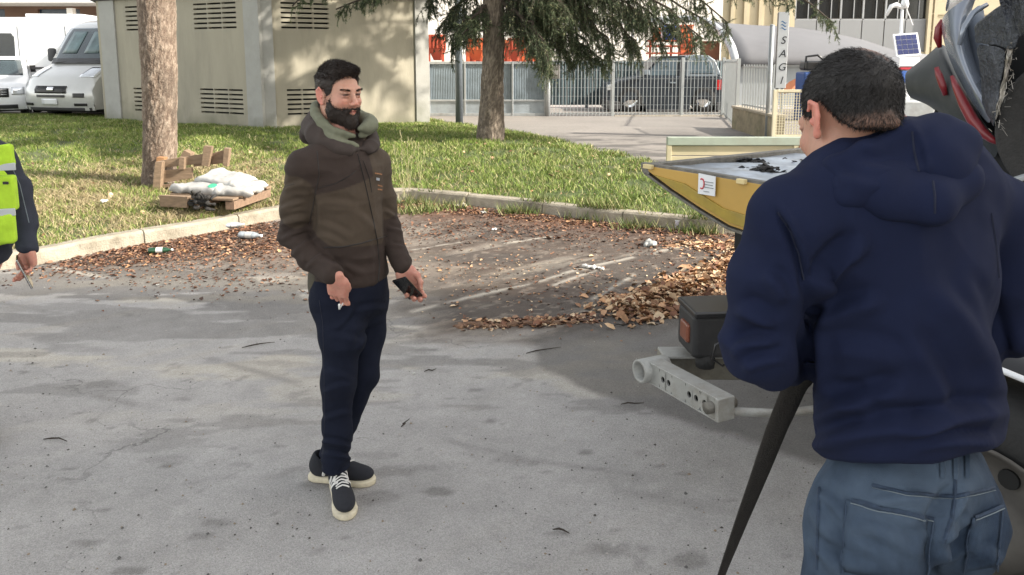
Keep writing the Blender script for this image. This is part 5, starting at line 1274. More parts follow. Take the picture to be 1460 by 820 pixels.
# under-lift arm: box beam with paired holes, tube end, round pin and stay
M_beam = mat('beam_grey_paint', (.33, .33, .31), rough=.55, metal=.25, var=.14, vs=9, dirt=(.18, .15, .11), dirt_amt=.6, dirt_s=8, bump=.15, bs=80)
a0, a1 = W(934, 528, 3.20), W(1032, 582, 2.80); d = (a1 - a0).normalized(); sidev = d.cross(Vector((0, 0, 1))).normalized(); upv = sidev.cross(d)
ln = (a1 - a0).length
def arm_pt(u, s_, v): return a0 + d * u + sidev * s_ + upv * v
hs = []
for u in (.13, .18, .35, .405, .47, .52):
    hs.append((u * ln / .56, .013))
# side walls with real holes: ring fans
for sgn in (1, -1):
    mb = MB(); cuts = [0]; h_ = .043
    for (u, r) in hs: cuts += [u - .024, u + .024]
    cuts.append(ln)
    def strip(u0, u1): mb.add([arm_pt(u0, sgn * .035, -h_), arm_pt(u1, sgn * .035, -h_), arm_pt(u1, sgn * .035, h_), arm_pt(u0, sgn * .035, h_)], [(0, 1, 2, 3)])
    for k in range(0, len(cuts) - 1, 2): strip(cuts[k], cuts[k + 1])
    for (u, r) in hs:
        n = 16; ring_ = []; outer = []
        for i in range(n):
            t = 2 * math.pi * i / n; ring_.append(arm_pt(u + r * math.cos(t), sgn * .035, r * math.sin(t))); m_ = max(abs(math.cos(t)) / .024, abs(math.sin(t)) / h_); outer.append(arm_pt(u + math.cos(t) / m_, sgn * .035, math.sin(t) / m_))
        mb.add(ring_ + outer, [(i, (i + 1) % n, n + (i + 1) % n, n + i) for i in range(n)])
        inn = [p - sidev * sgn * .008 for p in ring_]; mb.add(ring_ + inn, [(i, (i + 1) % n, n + (i + 1) % n, n + i) for i in range(n)])
        for cx2, cz2 in ((-.024, -h_), (.024, -h_), (.024, h_), (-.024, h_)): pass
    tl(mb, 'beam_side', M_beam)
for v in (-.0435, .0435): tl(MB().bar(arm_pt(0, 0, v), arm_pt(ln, 0, v), .078, .007, up=upv), 'beam_flange', M_beam, bev=.002)
tl(MB().bar(arm_pt(.0, 0, 0), arm_pt(ln, 0, 0), .02, .07, up=upv), 'inner_bar', M_dark)
e = a0 - d * .02
tl(MB().lathe([(.052, -.07), (.052, .07), (.040, .07), (.040, -.06), (.052, -.07)], e, 24, M=Matrix((upv, sidev.cross(upv) * 1, sidev)).transposed()), 'pivot_tube', M_beam, smooth=True)
tl(MB().lathe([(0, -.02), (.040, -.02)], e, 20, M=Matrix((upv, sidev.cross(upv), sidev)).transposed()), 'tube_core', M_dark)
tl(MB().box(arm_pt(ln + .005, 0, 0), (.085, .02, .095), Matrix((sidev, d, upv)).transposed()), 'end_plate', M_beam, bev=.006)
tl(MB().tube([arm_pt(ln - .03, .06, 0), arm_pt(ln - .03, -.075, 0)], .024, 14), 'cross_pin', M_edge, smooth=True)
r0 = W(1035, 586, 2.82); r1 = W(1115, 590, 2.9); r2 = W(1230, 575, 3.0)
tl(MB().tube([r0, r1, r2], .017, 10), 'stay_rod', M_beam, smooth=True)
b0, b1 = W(945, 528, 3.25), W(1130, 528, 3.3)
tl(MB().bar(b0 + Vector((0, .08, 0)), b1 + Vector((.1, .08, 0)), .11, .12), 'cross_beam', mat('beam_olive_grey', (.16, .15, .12), rough=.7, var=.4, vs=9, dirt=(.05, .045, .04), dirt_amt=.8, dirt_s=7), bev=.01)
tl(MB().bar(b0 + Vector((0, .05, .062)), b1 + Vector((.1, .05, .062)), .12, .012), 'beam_top_plate', M_beam, bev=.003)
mb = MB(); mb.tube([W(1047, 480, 3.0), W(1020, 492, 3.0), W(1016, 512, 3.0), W(1030, 522, 3.02), W(1050, 508, 3.05)], .005, 6); tl(mb, 'cable', M_black, smooth=True)
# wheel and mudguard low at the right
wc = Vector((1.34, 2.02, .42)); Mw = Matrix((TD, Vector((0, 0, 1)), TN)).transposed()
Rw = .42
o = tl(MB().lathe([(.26, -.02), (.30, -.035), (.39, -.03), (Rw, .02), (Rw, .24), (.39, .27), (.26, .26)], wc, 48, M=Mw), 'wheel', M_tyre, smooth=True)
h = MB().lathe([(.265, -.03), (.275, -.045), (.262, -.045), (.25, -.01), (.20, .05), (.13, .055), (.12, .02), (.06, .0), (0, .0)], wc, 48, M=Mw); tl(h, 'rim', mat('rim_grey', (.085, .078, .070), rough=.7, metal=.2, var=.3, vs=8), o, smooth=True)
for k in range(8):
    a = k * math.pi / 4 + .2; c_ = wc + TD * .165 * math.cos(a) + Vector((0, 0, .165 * math.sin(a))) + TN * .043; tl(MB().lathe([(0, 0), (.028, 0), (.030, .012)], c_, 14, M=Mw), 'rim_hole', M_dark, o)
mg_ = []
for k in range(13):
    a = R(10) + R(160) * k / 12; mg_.append([wc + TD * .52 * math.cos(a) + Vector((0, 0, .50 * math.sin(a))) + TN * (-.03 + .34 * j) for j in (0, 1)])
tl(MB().grid(mg_), 'mudguard', M_black, smooth=True, solid=.015)
tl(MB().tube([r_[0] for r_ in mg_], .009, 6), 'mudguard_trim', M_signw, smooth=True)
tl(MB().box(TQ(1500, 500, 3.25), (.5, 1.3, .30), Matrix.Rotation(math.atan2(TD.y, TD.x) - R(90), 3, 'Z')), 'tool_box', M_dark, bev=.02)
# cab, mostly outside the picture
cb = TQ(1460, 400, 3.0); base = Vector((cb.x, cb.y, 0)) - TD * 3.2 + TN * 1.1
Mc = Matrix((TN, TD, Vector((0, 0, 1)))).transposed()
tl(MB().box(base + Vector((0, 0, 1.45)), (2.1, 1.7, 1.9), Mc), 'cab', M_yel, bev=.12, seg=4)
tl(MB().box(base - TD * .87 + Vector((0, 0, 1.85)), (1.8, .04, .8), Mc), 'cab_window', MATS['tinted_glass'], bev=.03)
for s_ in (-1.08, 1.08): tl(MB().box(base + TN * s_ * .98 + Vector((0, 0, 1.85)), (.04, 1.1, .65), Mc), 'cab_window', MATS['tinted_glass'], bev=.03)
tl(MB().box(base + TD * 2.6 + Vector((0, 0, .68)), (.8, 5.0, .2), Mc), 'frame_rail', M_dark, bev=.02)
for s_ in (-.95, .95):
    wc2 = base + TN * s_ + Vector((0, 0, .42)); tl(MB().lathe([(.0, -.12), (.26, -.12), (.39, -.14), (Rw, -.1), (Rw, .1), (.39, .14), (0, .12)], wc2, 32, M=Mw), 'wheel', M_tyre, smooth=True)

# ---------------------------------------------------------------- wrecked car on the bed
wk = thing('wrecked_car', 'crashed silver hatchback with torn bodywork loaded on the tow truck bed', 'car', TQ(1560, 300, 3.6).copy())
wk.location.z = 1.16
def wkb(mb, name, m, **k): mb.v = [tuple(Vector(v) - wk.location) for v in mb.v]; return mb.build(name, m, wk, **k)
M_sil = mat('wreck_silver_paint', (.20, .225, .27), rough=.25, metal=.3, var=.08, vs=6, coat=.7, dirt=(.22, .22, .22), dirt_amt=.4, dirt_s=7)
M_bump = mat('wreck_grey_bumper', (.026, .029, .029), rough=.65, var=.2, vs=9, dirt=(.055, .055, .052), dirt_amt=.4, dirt_s=9)
M_dred = mat('wreck_red_lens', (.17, .006, .010), rough=.35, var=.2, vs=20, coat=.2)
M_torn = mat('torn_plastic', (.026, .030, .038), rough=.45, var=.8, vs=22, bump=1., bs=60, dirt=(.13, .135, .15), dirt_amt=.5, dirt_s=14)
def loft(secs, name, m, **k):
    """secs: list of (list of px points, p) cross sections joined in order"""
    rows = [[TQ(x, y, p) for (x, y) in pts] for pts, p in secs]; return wkb(MB().grid(rows), name, m, smooth=True, **k)
def loft3(secs, name, m, **k):
    rows = [[TQ(x, y, p) for (x, y, p) in r] for r in secs]; return wkb(MB().grid(rows), name, m, smooth=True, **k)
loft3([[(1295, 100, 4.25), (1291, 104, 4.12), (1290, 112, 4.02), (1292, 130, 4.0), (1297, 139, 4.08), (1303, 142, 4.3)],
       [(1322, 80, 4.3), (1321, 87, 4.0), (1322, 106, 3.84), (1322, 134, 3.82), (1323, 146, 3.92), (1326, 150, 4.3)],
       [(1345, 56, 4.3), (1343, 64, 3.96), (1345, 98, 3.74), (1345, 140, 3.71), (1340, 158, 3.84), (1340, 164, 4.3)],
       [(1354, 78, 4.2), (1352, 86, 3.86), (1364, 126, 3.67), (1364, 158, 3.65), (1354, 180, 3.80), (1352, 186, 4.2)],
       [(1370, 112, 4.1), (1368, 120, 3.80), (1387, 164, 3.62), (1386, 184, 3.61), (1378, 200, 3.75), (1376, 206, 4.1)],
       [(1400, 168, 4.0), (1400, 175, 3.75), (1424, 199, 3.58), (1425, 212, 3.58), (1420, 222, 3.70), (1418, 228, 4.0)]], 'rear_bumper', M_bump, sub=2)
loft3([[(1341, 30, 4.05), (1348, 18, 3.95), (1362, 8, 3.92), (1380, -4, 3.95), (1400, -18, 4.0)],
       [(1345, 62, 3.95), (1352, 50, 3.84), (1362, 44, 3.80), (1370, 36, 3.86), (1378, 26, 3.98)],
       [(1361, 104, 3.82), (1366, 92, 3.73), (1373, 86, 3.72), (1378, 80, 3.80), (1384, 70, 3.92)],
       [(1386, 148, 3.68), (1388, 134, 3.64), (1391, 126, 3.64), (1395, 118, 3.72), (1398, 106, 3.85)],
       [(1412, 182, 3.60), (1412, 168, 3.57), (1414, 158, 3.58), (1416, 150, 3.66), (1418, 140, 3.8)]], 'quarter_panel', M_sil, sub=2)
loft3([[(1372, 40, 3.96), (1385, 14, 3.93), (1402, 2, 3.9)], [(1378, 62, 3.96), (1390, 44, 3.90), (1404, 28, 3.86)], [(1388, 90, 3.90), (1398, 78, 3.84), (1410, 66, 3.82)], [(1398, 118, 3.82), (1406, 108, 3.78), (1416, 100, 3.76)]], 'inner_arch_panel', M_sil, sub=2)
loft([([(1350, -60), (1352, -20), (1350, 4), (1344, 24)], 4.15), ([(1385, -90), (1380, -46), (1372, -16), (1366, 6)], 4.4), ([(1440, -100), (1425, -60), (1412, -30), (1402, -12)], 4.6)], 'tailgate', M_sil, solid=.02, sub=2)
mb = MB().tube([TQ(1368, 64, 3.76), TQ(1374, 40, 3.78), TQ(1388, 18, 3.82), TQ(1408, 6, 3.86)], [.010, .014, .014, .010], 8); wkb(mb, 'bent_trim', M_sil, smooth=True)
def lens(pts, w0, w1, name, m, p, nw=None):
    P = [TQ(x, y, p) for x, y in pts]; n = len(P); mb = MB().tube(P, [w0 + (w1 - w0) * math.sin(math.pi * i / (n - 1)) for i in range(n)], 10); return wkb(mb, name, m, smooth=True)
lens([(1357, 108), (1364, 126), (1374, 148), (1386, 170), (1400, 188), (1414, 199), (1428, 206)], .008, .024, 'tail_lamp', M_dred, 3.60)
lens([(1335, 96), (1339, 108), (1344, 122), (1348, 136)], .010, .017, 'reflector', M_dred, 3.70)
lens([(1344, 28), (1339, 40), (1337, 54), (1340, 68)], .010, .022, 'tail_lamp', M_dred, 4.05)
# torn inner plastics and metal, crumpled sheet
def crumple(quad, p0_, p1_, nu, nv, amp, seed, name, m):
    gq = np.random.default_rng(seed); rows = []
    for i in range(nu + 1):
        r = []
        for j in range(nv + 1):
            u, v_ = i / nu, j / nv; x = (quad[0][0] * (1 - u) + quad[1][0] * u) * (1 - v_) + (quad[3][0] * (1 - u) + quad[2][0] * u) * v_; y = (quad[0][1] * (1 - u) + quad[1][1] * u) * (1 - v_) + (quad[3][1] * (1 - u) + quad[2][1] * u) * v_
            r.append(TQ(x + gq.normal(0, 1.6), y + gq.normal(0, 1.6), p0_ + (p1_ - p0_) * u + gq.normal(0, amp)))
        rows.append(r)
    return wkb(MB().grid(rows), name, m, smooth=True, solid=.008, sub=1)
crumple([(1390, 34), (1465, -20), (1448, 70), (1390, 62)], 3.62, 3.45, 6, 6, .018, 1, 'torn_panel', M_torn)
crumple([(1394, 62), (1436, 70), (1416, 185), (1402, 150)], 3.60, 3.50, 5, 9, .014, 2, 'wheel_arch_liner', M_torn)
crumple([(1420, -30), (1500, -40), (1490, 40), (1436, 60)], 3.50, 3.30, 6, 5, .030, 3, 'torn_panel', mat('torn_dark_blue', (.010, .013, .022), rough=.25, var=.8, vs=18, bump=.8, bs=50, dirt=(.16, .17, .19), dirt_amt=.45, dirt_s=14))
crumple([(1438, 66), (1446, 58), (1430, 146), (1417, 176)], 3.48, 3.46, 4, 12, .015, 4, 'bent_metal_edge', mat('bare_metal', (.25, .23, .20), rough=.4, metal=.6, var=.4, vs=20, dirt=(.16, .07, .03), dirt_amt=.5))
mb = MB()
for k in range(46):
    x, y = 1446 - k * .5 + random.uniform(-9, 6), 66 + k * 2.7; a = TQ(x, y, 3.44); mb.tube([a, a + Vector((random.uniform(-.02, .02), random.uniform(-.02, .02), random.uniform(-.035, .02)))], .0014, 3)
o = wkb(mb, 'torn_shreds', MATS['bare_metal']); o['kind'] = 'stuff'
# dark inside, tyre, body behind
wkb(tprism([(1395, 40), (1560, -80), (1620, 230), (1560, 275), (1440, 262), (1385, 235), (1345, 225), (1325, 180), (1330, 155), (1398, 150)], 4.05, 5.3), 'inner_body', M_dark, bev=.02)
tc_ = TQ(1540, 190, 3.55); Mw2 = Matrix((TD, Vector((0, 0, 1)), TN)).transposed(); Rt = .315
tc_.z = 1.16 + Rt
o = wkb(MB().lathe([(.19, -.02), (.20, -.035), (.215, -.030), (.26, -.052), (.272, -.048), (.278, -.052), (.30, -.035), (.305, -.012), (Rt, .0), (Rt, .14), (.30, .18), (.19, .17)], tc_, 48, M=Mw2), 'wheel', mat('dusty_tyre', (.030, .028, .026), rough=.95, var=.25, vs=30, bump=.4, bs=90), smooth=True)
wkb(MB().lathe([(0, .02), (.05, .02), (.08, .0), (.19, -.02), (.195, .0)], tc_, 32, M=Mw2), 'rim', M_galvl, smooth=True)
# body forward of the wheel, out of frame but real
wkb(tprism([(1560, -120), (1900, -260), (2600, -200), (2600, 300), (1700, 240), (1640, 120)], 3.65, 5.3), 'front_body', M_sil, bev=.06, seg=3)
# debris on the deck: black scraps near the tail, metal bits by the wheel
def scraps(c, n, sp, sz, name, label, m, seed, cat='debris'):
    gq = np.random.default_rng(seed); mb = MB()
    for k in range(n):
        q = c + TD * gq.normal(0, sp) + TN * gq.normal(0, sp * .6) + Vector((0, 0, abs(gq.normal(0, .012)) + .008)); r = gq.uniform(.4, 1) * sz
        P = []
        for i in range(5):
            a = 2 * math.pi * i / 5 + gq.uniform(-.3, .3); P.append(q + Vector((math.cos(a) * r * gq.uniform(.6, 1.2), math.sin(a) * r * gq.uniform(.6, 1.2), gq.uniform(-.3, .6) * r)))
        mb.add([q + Vector((0, 0, r * .5))] + P, [(0, i + 1, (i + 1) % 5 + 1) for i in range(5)])
    o = mb.build(name, m, None); return tag(o, label, cat, kind='stuff')
M_scrap = mat('black_scrap', (.014, .012, .011), rough=.8, var=.5, vs=40, bump=.5, bs=80)
dz = lambda px, py, s_: (lambda q: Vector((q.x, q.y, 1.115)))(W(px, py, s_))
def deck_pt(px, py):
    d = W(px, py, 1.) - camo.location; z = 1.12; k = (z - HC) / d.z; return camo.location + d * k
scraps(deck_pt(1068, 235), 60, .05, .035, 'black_scraps', 'black broken scraps heaped near the pointed tail of the yellow bed', M_scrap, 1)
scraps(deck_pt(1092, 248), 60, .05, .03, 'black_scraps', 'second strip of black scraps nearer the rail of the yellow bed', M_scrap, 2)
scraps(deck_pt(1155, 238), 40, .09, .02, 'black_scraps', 'thin black scraps on the deck just left of the man in navy', M_scrap, 3)
q = TQ(1440, 268, 3.3); lev = thing('ratchet_bar', 'grey steel ratchet bar lying on the bed rail right of the navy hood', 'lashing bar', q)
MB().bar(TQ(1418, 266, 3.2) - q, TQ(1475, 248, 3.3) - q, .03, .02).build('handle', M_galvl, lev, bev=.004)
MB().bar(TQ(1420, 276, 3.15) - q, TQ(1475, 262, 3.2) - q, .025, .02).build('handle', M_galvl, lev, bev=.004)
MB().tube([TQ(1442, 285, 3.1) - q, TQ(1456, 300, 3.05) - q, TQ(1470, 310, 3.05) - q], .014, 8).build('hook', M_beam, lev, smooth=True); MB().box(TQ(1448, 272, 3.2) - q, (.07, .06, .06)).build('ratchet', M_edge, lev, bev=.008)
# ================================================================ people
def skin_extra(nt, b): pass
M_skin = mat('skin', (0, 0, 0), rough=.52, var=.08, vs=90, bump=.12, bs=420, attr='col', sss=.25, spec=.4)
M_hair = mat('hair_dark', (.024, .016, .012), rough=.55, var=.35, vs=60, spec=.35)
M_hair2 = mat('hair_greying', (.011, .009, .008), rough=.55, var=.5, vs=50, spec=.35)

M_phone = mat('phone_glass', (.006, .006, .007), rough=.12, var=0, coat=.4)


def head_sculpt(res=.0024, beard=False, neck=True):
    s = Sculpt((-.12, -.15, -.24), (.12, .14, .15), res)
    s.ell((0, .018, .036), (.0745, .093, .083), k=.02)
    s.ell((0, -.022, -.030), (.062, .066, .085), k=.03)
    s.ell((0, -.040, -.082), (.044, .042, .032), k=.03)
    for q in (-1, 1):
        s.ell((.048 * q, -.012, -.066), (.018, .030, .030), k=.03)
        s.ell((.038 * q, -.064, -.028), (.018, .015, .014), k=.03)
    s.cone((-.034, -.080, .020), (.034, -.080, .020), .012, .012, k=.02)
    for q in (-1, 1):
        s.ell((.031 * q, -.099, .002), (.019, .016, .011), k=.014, op='sub')
        s.ell((.031 * q, -.0765, .001), (.0125, .0125, .0122), k=.002)
        s.cone((.018 * q, -.0868, .0074), (.044 * q, -.080, .0072), .0042, .0036, k=.004)
        s.cone((.019 * q, -.0860, -.0068), (.043 * q, -.079, -.0065), .0034, .0028, k=.005)
    s.cone((0, -.085, .012), (0, -.108, -.031), .0075, .0105, k=.012)
    for q in (-1, 1): s.ell((.0115 * q, -.100, -.035), (.0085, .011, .0075), k=.006)
    for q in (-1, 1): s.ell((.007 * q, -.104, -.0425), (.0035, .006, .003), k=.003, op='sub')
    s.chain([(-.023, -.083, -.0615), (-.008, -.0945, -.058), (0, -.0945, -.0595), (.008, -.0945, -.058), (.023, -.083, -.0615)], [.003, .0052, .0046, .0052, .003], k=.005)
    s.chain([(-.021, -.082, -.064), (0, -.0925, -.0685), (.021, -.082, -.064)], [.003, .0066, .003], k=.006)
    s.chain([(-.026, -.082, -.0625), (0, -.1005, -.0633), (.026, -.082, -.0625)], [.001, .0016, .001], k=.003, op='sub')
    s.ell((0, -.079, -.098), (.020, .016, .015), k=.015)
    if neck:
        s.cone((0, .022, -.055), (0, .046, -.24), .054, .060, k=.035)
        s.cone((0, .05, -.02), (0, .062, -.2), .045, .052, k=.03)
        s.cone((0, -.022, -.12), (0, -.004, -.22), .018, .022, k=.03)
    for q in (-1, 1):                     # ears
        M = Matrix.Rotation(R(-24 * q), 3, 'Z') @ Matrix.Rotation(R(-12), 3, 'X')
        s.ell((.0800 * q, .018, -.010), (.0060, .019, .031), M, k=.006)
        s.ell((.0875 * q, .013, -.006), (.0065, .0115, .020), M, k=.005, op='sub')
        s.ell((.081 * q, .008, -.012), (.005, .005, .007), k=.003)
        s.ell((.077 * q, .012, -.037), (.006, .009, .009), k=.006)
        s.chain([(.083 * q, .004, .010), (.087 * q, .018, .022), (.087 * q, .034, .010), (.085 * q, .034, -.012)], [.003, .0036, .0036, .003], k=.004)
    return s.mesh()
def head_cols(V, base=(.50, .27, .19), pink=(.56, .20, .15)):
    c = np.tile(np.array(base), (len(V), 1)); x, y, z = V.T; ax = np.abs(x)
    def bl(m, col):
        nonlocal c
        m = m[:, None]; c = c * (1 - m) + np.array(col) * m
    bl(.45 * np.exp(-(((ax - .042) / .022) ** 2 + ((z + .028) / .022) ** 2)) * (y < -.03), pink)
    bl(.6 * np.exp(-((x / .014) ** 2 + ((z + .034) / .014) ** 2)) * (y < -.08), pink)
    bl(.75 * sstep(.074, .082, ax) * (y > -.01) * (np.abs(z + .008) < .05), (.58, .21, .16))
    lip = np.exp(-((ax / .022) ** 4 + ((z + .0635) / .0075) ** 4)) * (y < -.08)
    bl(.8 * lip, (.36, .12, .10))
    eye = ((ax - .031) ** 2 + (z - .0005) ** 2 < .0105 ** 2) & (y < -.0855 + .5 * np.abs(ax - .031)) & (np.abs(z - .0005) < .0036)
    bl(1. * eye, (.10, .075, .065))
    sl_ = np.exp(-(((ax - .031) / .0135) ** 4 + ((z - .0010) / .0036) ** 4)) * (y < -.06)
    bl(.85 * sl_, (.055, .038, .032))
    iris = ((ax - .031) ** 2 + (z - .0005) ** 2 < .0064 ** 2) & eye
    bl(1. * iris, (.03, .018, .012))
    bl(.7 * np.exp(-(((ax - .031) / .017) ** 4 + ((z - .0045) / .0022) ** 2)) * (y < -.06), (.07, .035, .025))
    bl(.35 * np.exp(-(((ax - .031) / .02) ** 2 + ((z + .004) / .006) ** 2)) * (y < -.06), (.30, .14, .11))
    return c

def hand_sculpt(fingers, thumb, res=.0022, side=1, wrist=.008):
    """palm in the xz plane, fingers down -Z, palm faces -Y, thumb on the side*X side.
       fingers: four (curl1, curl2, curl3) in degrees, index first; thumb: list of points"""
    s = Sculpt((-.085, -.10, -.21), (.085, .07, .09), res)
    s.rbox((0, 0, -.048), (.028, .0035, .030), .010, k=.02)
    s.ell((.024 * side, -.006, -.042), (.018, .014, .034), k=.02)
    s.ell((-.026 * side, -.004, -.05), (.014, .012, .032), k=.02)
    s.cone((0, .0, -.015), (0, 0, wrist), .0235, .025, k=.02, flat=((0, 1, 0), 1.25))
    xs = [.029, .010, -.009, -.027]; ls = [.044, .049, .046, .035]; rr = [.0092, .0094, .0090, .0080]; dz = [-.083, -.088, -.085, -.077]
    for i, cu in enumerate(fingers):
        p = Vector((xs[i] * side, 0, dz[i])); a = 0; L = ls[i]; pts = [p.copy()]; spread = (1.5 - i) * .035 * side
        for j, c in enumerate(cu):
            a += R(c); l = L * (1, .62, .5)[j]
            d = Vector((spread, -math.sin(a), -math.cos(a))); p = p + d.normalized() * l; pts.append(p.copy())
        r = rr[i]; s.chain([pts[0] + Vector((0, .002, .03))] + pts, [r * .95, r * 1.02, r * .95, r * .85, r * .72], k=.0055)
        for q in pts[:-1]: s.ell(q + Vector((0, .002, 0)), (r * 1.06, r * 1.04, r * 1.06), k=.006)
    s.chain(thumb, [.014, .0115, .0098, .0082][:len(thumb)], k=.009)
    return s.mesh()
def skin_cols(V, base=(.47, .25, .18), seed=3):
    n = fbm(V, 60, seed)[:, None]
    return np.array(base) * (1 - n) * 1.15 + np.array((.55, .22, .17)) * n * .9
def hair_cap(res, grow, region, k=.01, extra=None):
    """cranium grown by grow(x,y,z), kept where region < 0"""
    s = Sculpt((-.12, -.15, -.2), (.12, .15, .17), res)
    s.ell((0, .018, .036), (.0745 + grow, .093 + grow, .083 + grow), k=.02)
    s.ell((0, .045, -.045), (.056 + grow * .6, .055 + grow * .6, .060), k=.03)
    if extra: extra(s)
    s.field(region, k=k); return s.mesh()
def cloth(V, F, folds, it=1):
    """push vertices along their normals by folds(V)"""
    N = normals(V, F); V = V + N * folds(V)[:, None]
    return relax(V, F, it, .4) if it else V
def segd(V, a, b):
    a, b = np.array(a), np.array(b); ba = b - a; t = np.clip(((V - a) @ ba) / (ba @ ba), 0, 1); return np.linalg.norm(V - a - t[:, None] * ba, axis=1)
def creases(V, N, cam_pts, Y, up=0.):
    """cam_pts: (x0,y0,x1,y1,depth,width[,bend]) fold lines surveyed on the garment's visible side"""
    d = np.zeros(len(V)); o = np.array(camo.location); D = V - o; f = D / D[:, 1:2]
    for q in cam_pts:
        a, b = W(q[0], q[1], 1.) - camo.location, W(q[2], q[3], 1.) - camo.location
        ax_, az_, bx_, bz_ = a.x, a.z, b.x, b.z
        px, pz = f[:, 0] - ax_, f[:, 2] - az_; dx, dz = bx_ - ax_, bz_ - az_; L2 = dx * dx + dz * dz
        t = (px * dx + pz * dz) / L2; w = q[5] / Y
        bend = (q[6] if len(q) > 6 else .06) * math.sqrt(L2)
        off = bend * (1 - (2 * np.clip(t, 0, 1) - 1) ** 2)
        dist = (px * -dz + pz * dx) / math.sqrt(L2) - off
        env = sstep(-.12, .25, t) * sstep(1.12, .75, t) * (N[:, 1] < .35)
        s_ = dist / w
        d += q[4] * env * (np.exp(-s_ * s_) - .75 * np.exp(-((s_ - 1.7) / .9) ** 2))
    return d
def ridged(P, s=1., o=0, st=(1, 1, 1)):
    P = np.asarray(P) * np.array(st); w = fbm(P, s * .7, o + 5, 2) - .5
    n = vnoise(P + w[:, None] * .5 / s, s, o)
    return 1 - np.abs(2 * n - 1) * 2

# ---------------------------------------------------------------- the bearded man in the middle
P1 = thing('person', 'bearded man in brown hooded jacket standing on the road with one hand in his pocket', 'person', (-.66, 2.98, 0))
def wl(root, V): return V - np.array(root.location, dtype=np.float32)
HM = Matrix.Rotation(R(47), 3, 'Z') @ Matrix.Rotation(R(3), 3, 'X')     # head turned to the right, chin slightly down
HO = W(484, 133, 3.0)
hv, hf = head_sculpt()
hc = head_cols(hv)
HN = normals(hv, hf)
sk = [(xf(hv * .97 * np.array((.96, 1, 1.03)), HM, HO), hf, hc)]
# torso, arms and legs under the clothes
nk = W(490, 215, 3.02); shR, shL = W(433, 240, 2.88), W(537, 235, 3.13)
elR, elL = W(420, 336, 2.95), W(555, 322, 3.10)
wrR, wrL = W(480, 402, 2.80), W(574, 383, 3.01)
hipR, hipL = W(478, 425, 2.93), W(528, 425, 3.06)
knR, knL = W(483, 545, 2.89), W(518, 535, 3.025)
anR, anL = W(479, 664, 2.93), W(470, 655, 3.03)
s = Sculpt((-1.1, 2.6, 0.0), (-.25, 3.35, 1.75), .010)
s.ell(W(487, 265, 3.0), (.13, .08, .18), R(45), k=.03).ell(W(498, 360, 3.0), (.11, .08, .17), R(45), k=.04).ell(W(500, 410, 3.0), (.115, .085, .11), R(45), k=.03)
s.cone(nk, W(487, 180, 3.0), .055, .05).cone(shR, shL, .045, .045, k=.03)
for a, b, c in ((shR, elR, wrR), (shL, elL, wrL)): s.cone(a, b, .038, .028).cone(b, c, .028, .022)
for a, b, c in ((hipR, knR, anR), (hipL, knL, anL)): s.cone(a, b, .055, .036, k=.03).cone(b, c, .036, .027)
bv, bf = s.mesh(); sk.append((bv, bf, skin_cols(bv)))
# hand with the phone (his left)
gv, gf = hand_sculpt([(24, 40, 30), (30, 42, 30), (36, 44, 30), (42, 46, 30)],
                     [Vector((.022, -.004, -.02)), Vector((.040, -.022, -.048)), Vector((.040, -.034, -.078)), Vector((.030, -.040, -.102))], side=1)
HLM = Matrix.Rotation(R(20), 3, 'Z') @ Matrix.Rotation(R(-18), 3, 'Y') @ Matrix.Rotation(R(-8), 3, 'X')
HLO = W(575, 381, 2.99)
sk.append((xf(gv * .98, HLM, HLO), gf, skin_cols(gv)))
# hand in the pocket (his right): the back of the hand shows, fingers inside the pocket
gv2, gf2 = hand_sculpt([(12, 25, 15), (14, 25, 15), (16, 25, 15), (18, 25, 15)],
                       [Vector((-.020, -.004, -.02)), Vector((-.030, -.018, -.045)), Vector((-.030, -.030, -.070)), Vector((-.026, -.04, -.09))], side=-1)
HRM = Matrix.Rotation(R(172), 3, 'Z') @ Matrix.Rotation(R(-8), 3, 'Y') @ Matrix.Rotation(R(-22), 3, 'X')
HRO = W(481, 396, 2.79)
sk.append((xf(gv2 * .98, HRM, HRO), gf2, skin_cols(gv2)))
V_, F_, C_ = joinm(sk)
body1 = link('body', np_mesh('body', wl(P1, V_), F_, M_skin, True, cols=C_), P1)

# hair
def reg1(x, y, z):
    a = np.abs(x)
    front = .068 - .9 * np.maximum(-y - .045, 0) * 0
    line = np.where(y < -.035, .058 + a * 0, 0) + 0 * a
    # hairline height as a function of y: high over the forehead, down to the sideburn, over the ear, low at the nape
    h = np.interp(np.broadcast_to(y, np.broadcast(x, y, z).shape)[0, :, 0] if False else y.ravel(),
                  [-.12, -.075, -.055, -.040, -.030, -.012, .004, .030, .050, .075, .12], [.078, .074, .060, .036, -.020, -.040, .016, .022, -.035, -.062, -.068])
    return (h[None, :, None] - z) + 0 * x
def ex1(s):
    s.ell((0, -.028, .090), (.058, .060, .022), k=.02); s.ell((.0, -.058, .088), (.046, .028, .014), k=.015)
av, af = hair_cap(.0028, .0055, reg1, .008, ex1)
av = av + normals(av, af) * ((fbm(av * np.array((1, .45, 1)), 130, 2, 3) - .5) * .007)[:, None]
aN = normals(av, af)
def flow1(P):
    f = np.zeros_like(P); top = sstep(.05, .10, P[:, 2])
    f[:, 1] = -top * 1.0 + (1 - top) * .3; f[:, 2] = .35 * top - (1 - top); f[:, 0] = .25 * top; return f
st = strands(av, aN, 9000, .016, .0010, flow1, seed=4, lift=.30, mask=av[:, 2] > .06)
st2 = strands(av, aN, 8000, .007, .0009, flow1, seed=5, lift=.35)
eh_ = np.interp(hv[:, 1], [-.12, -.075, -.055, -.040, -.030, -.012, .004, .030, .05, .075], [.078, .074, .060, .036, -.020, -.040, .016, .022, -.035, -.062]) - hv[:, 2]
st3 = strands(hv, HN, 2200, .006, .0007, flow1, seed=42, lift=.25, mask=(eh_ > -.003) & (eh_ < .007) & (np.abs(hv[:, 0]) < .079))
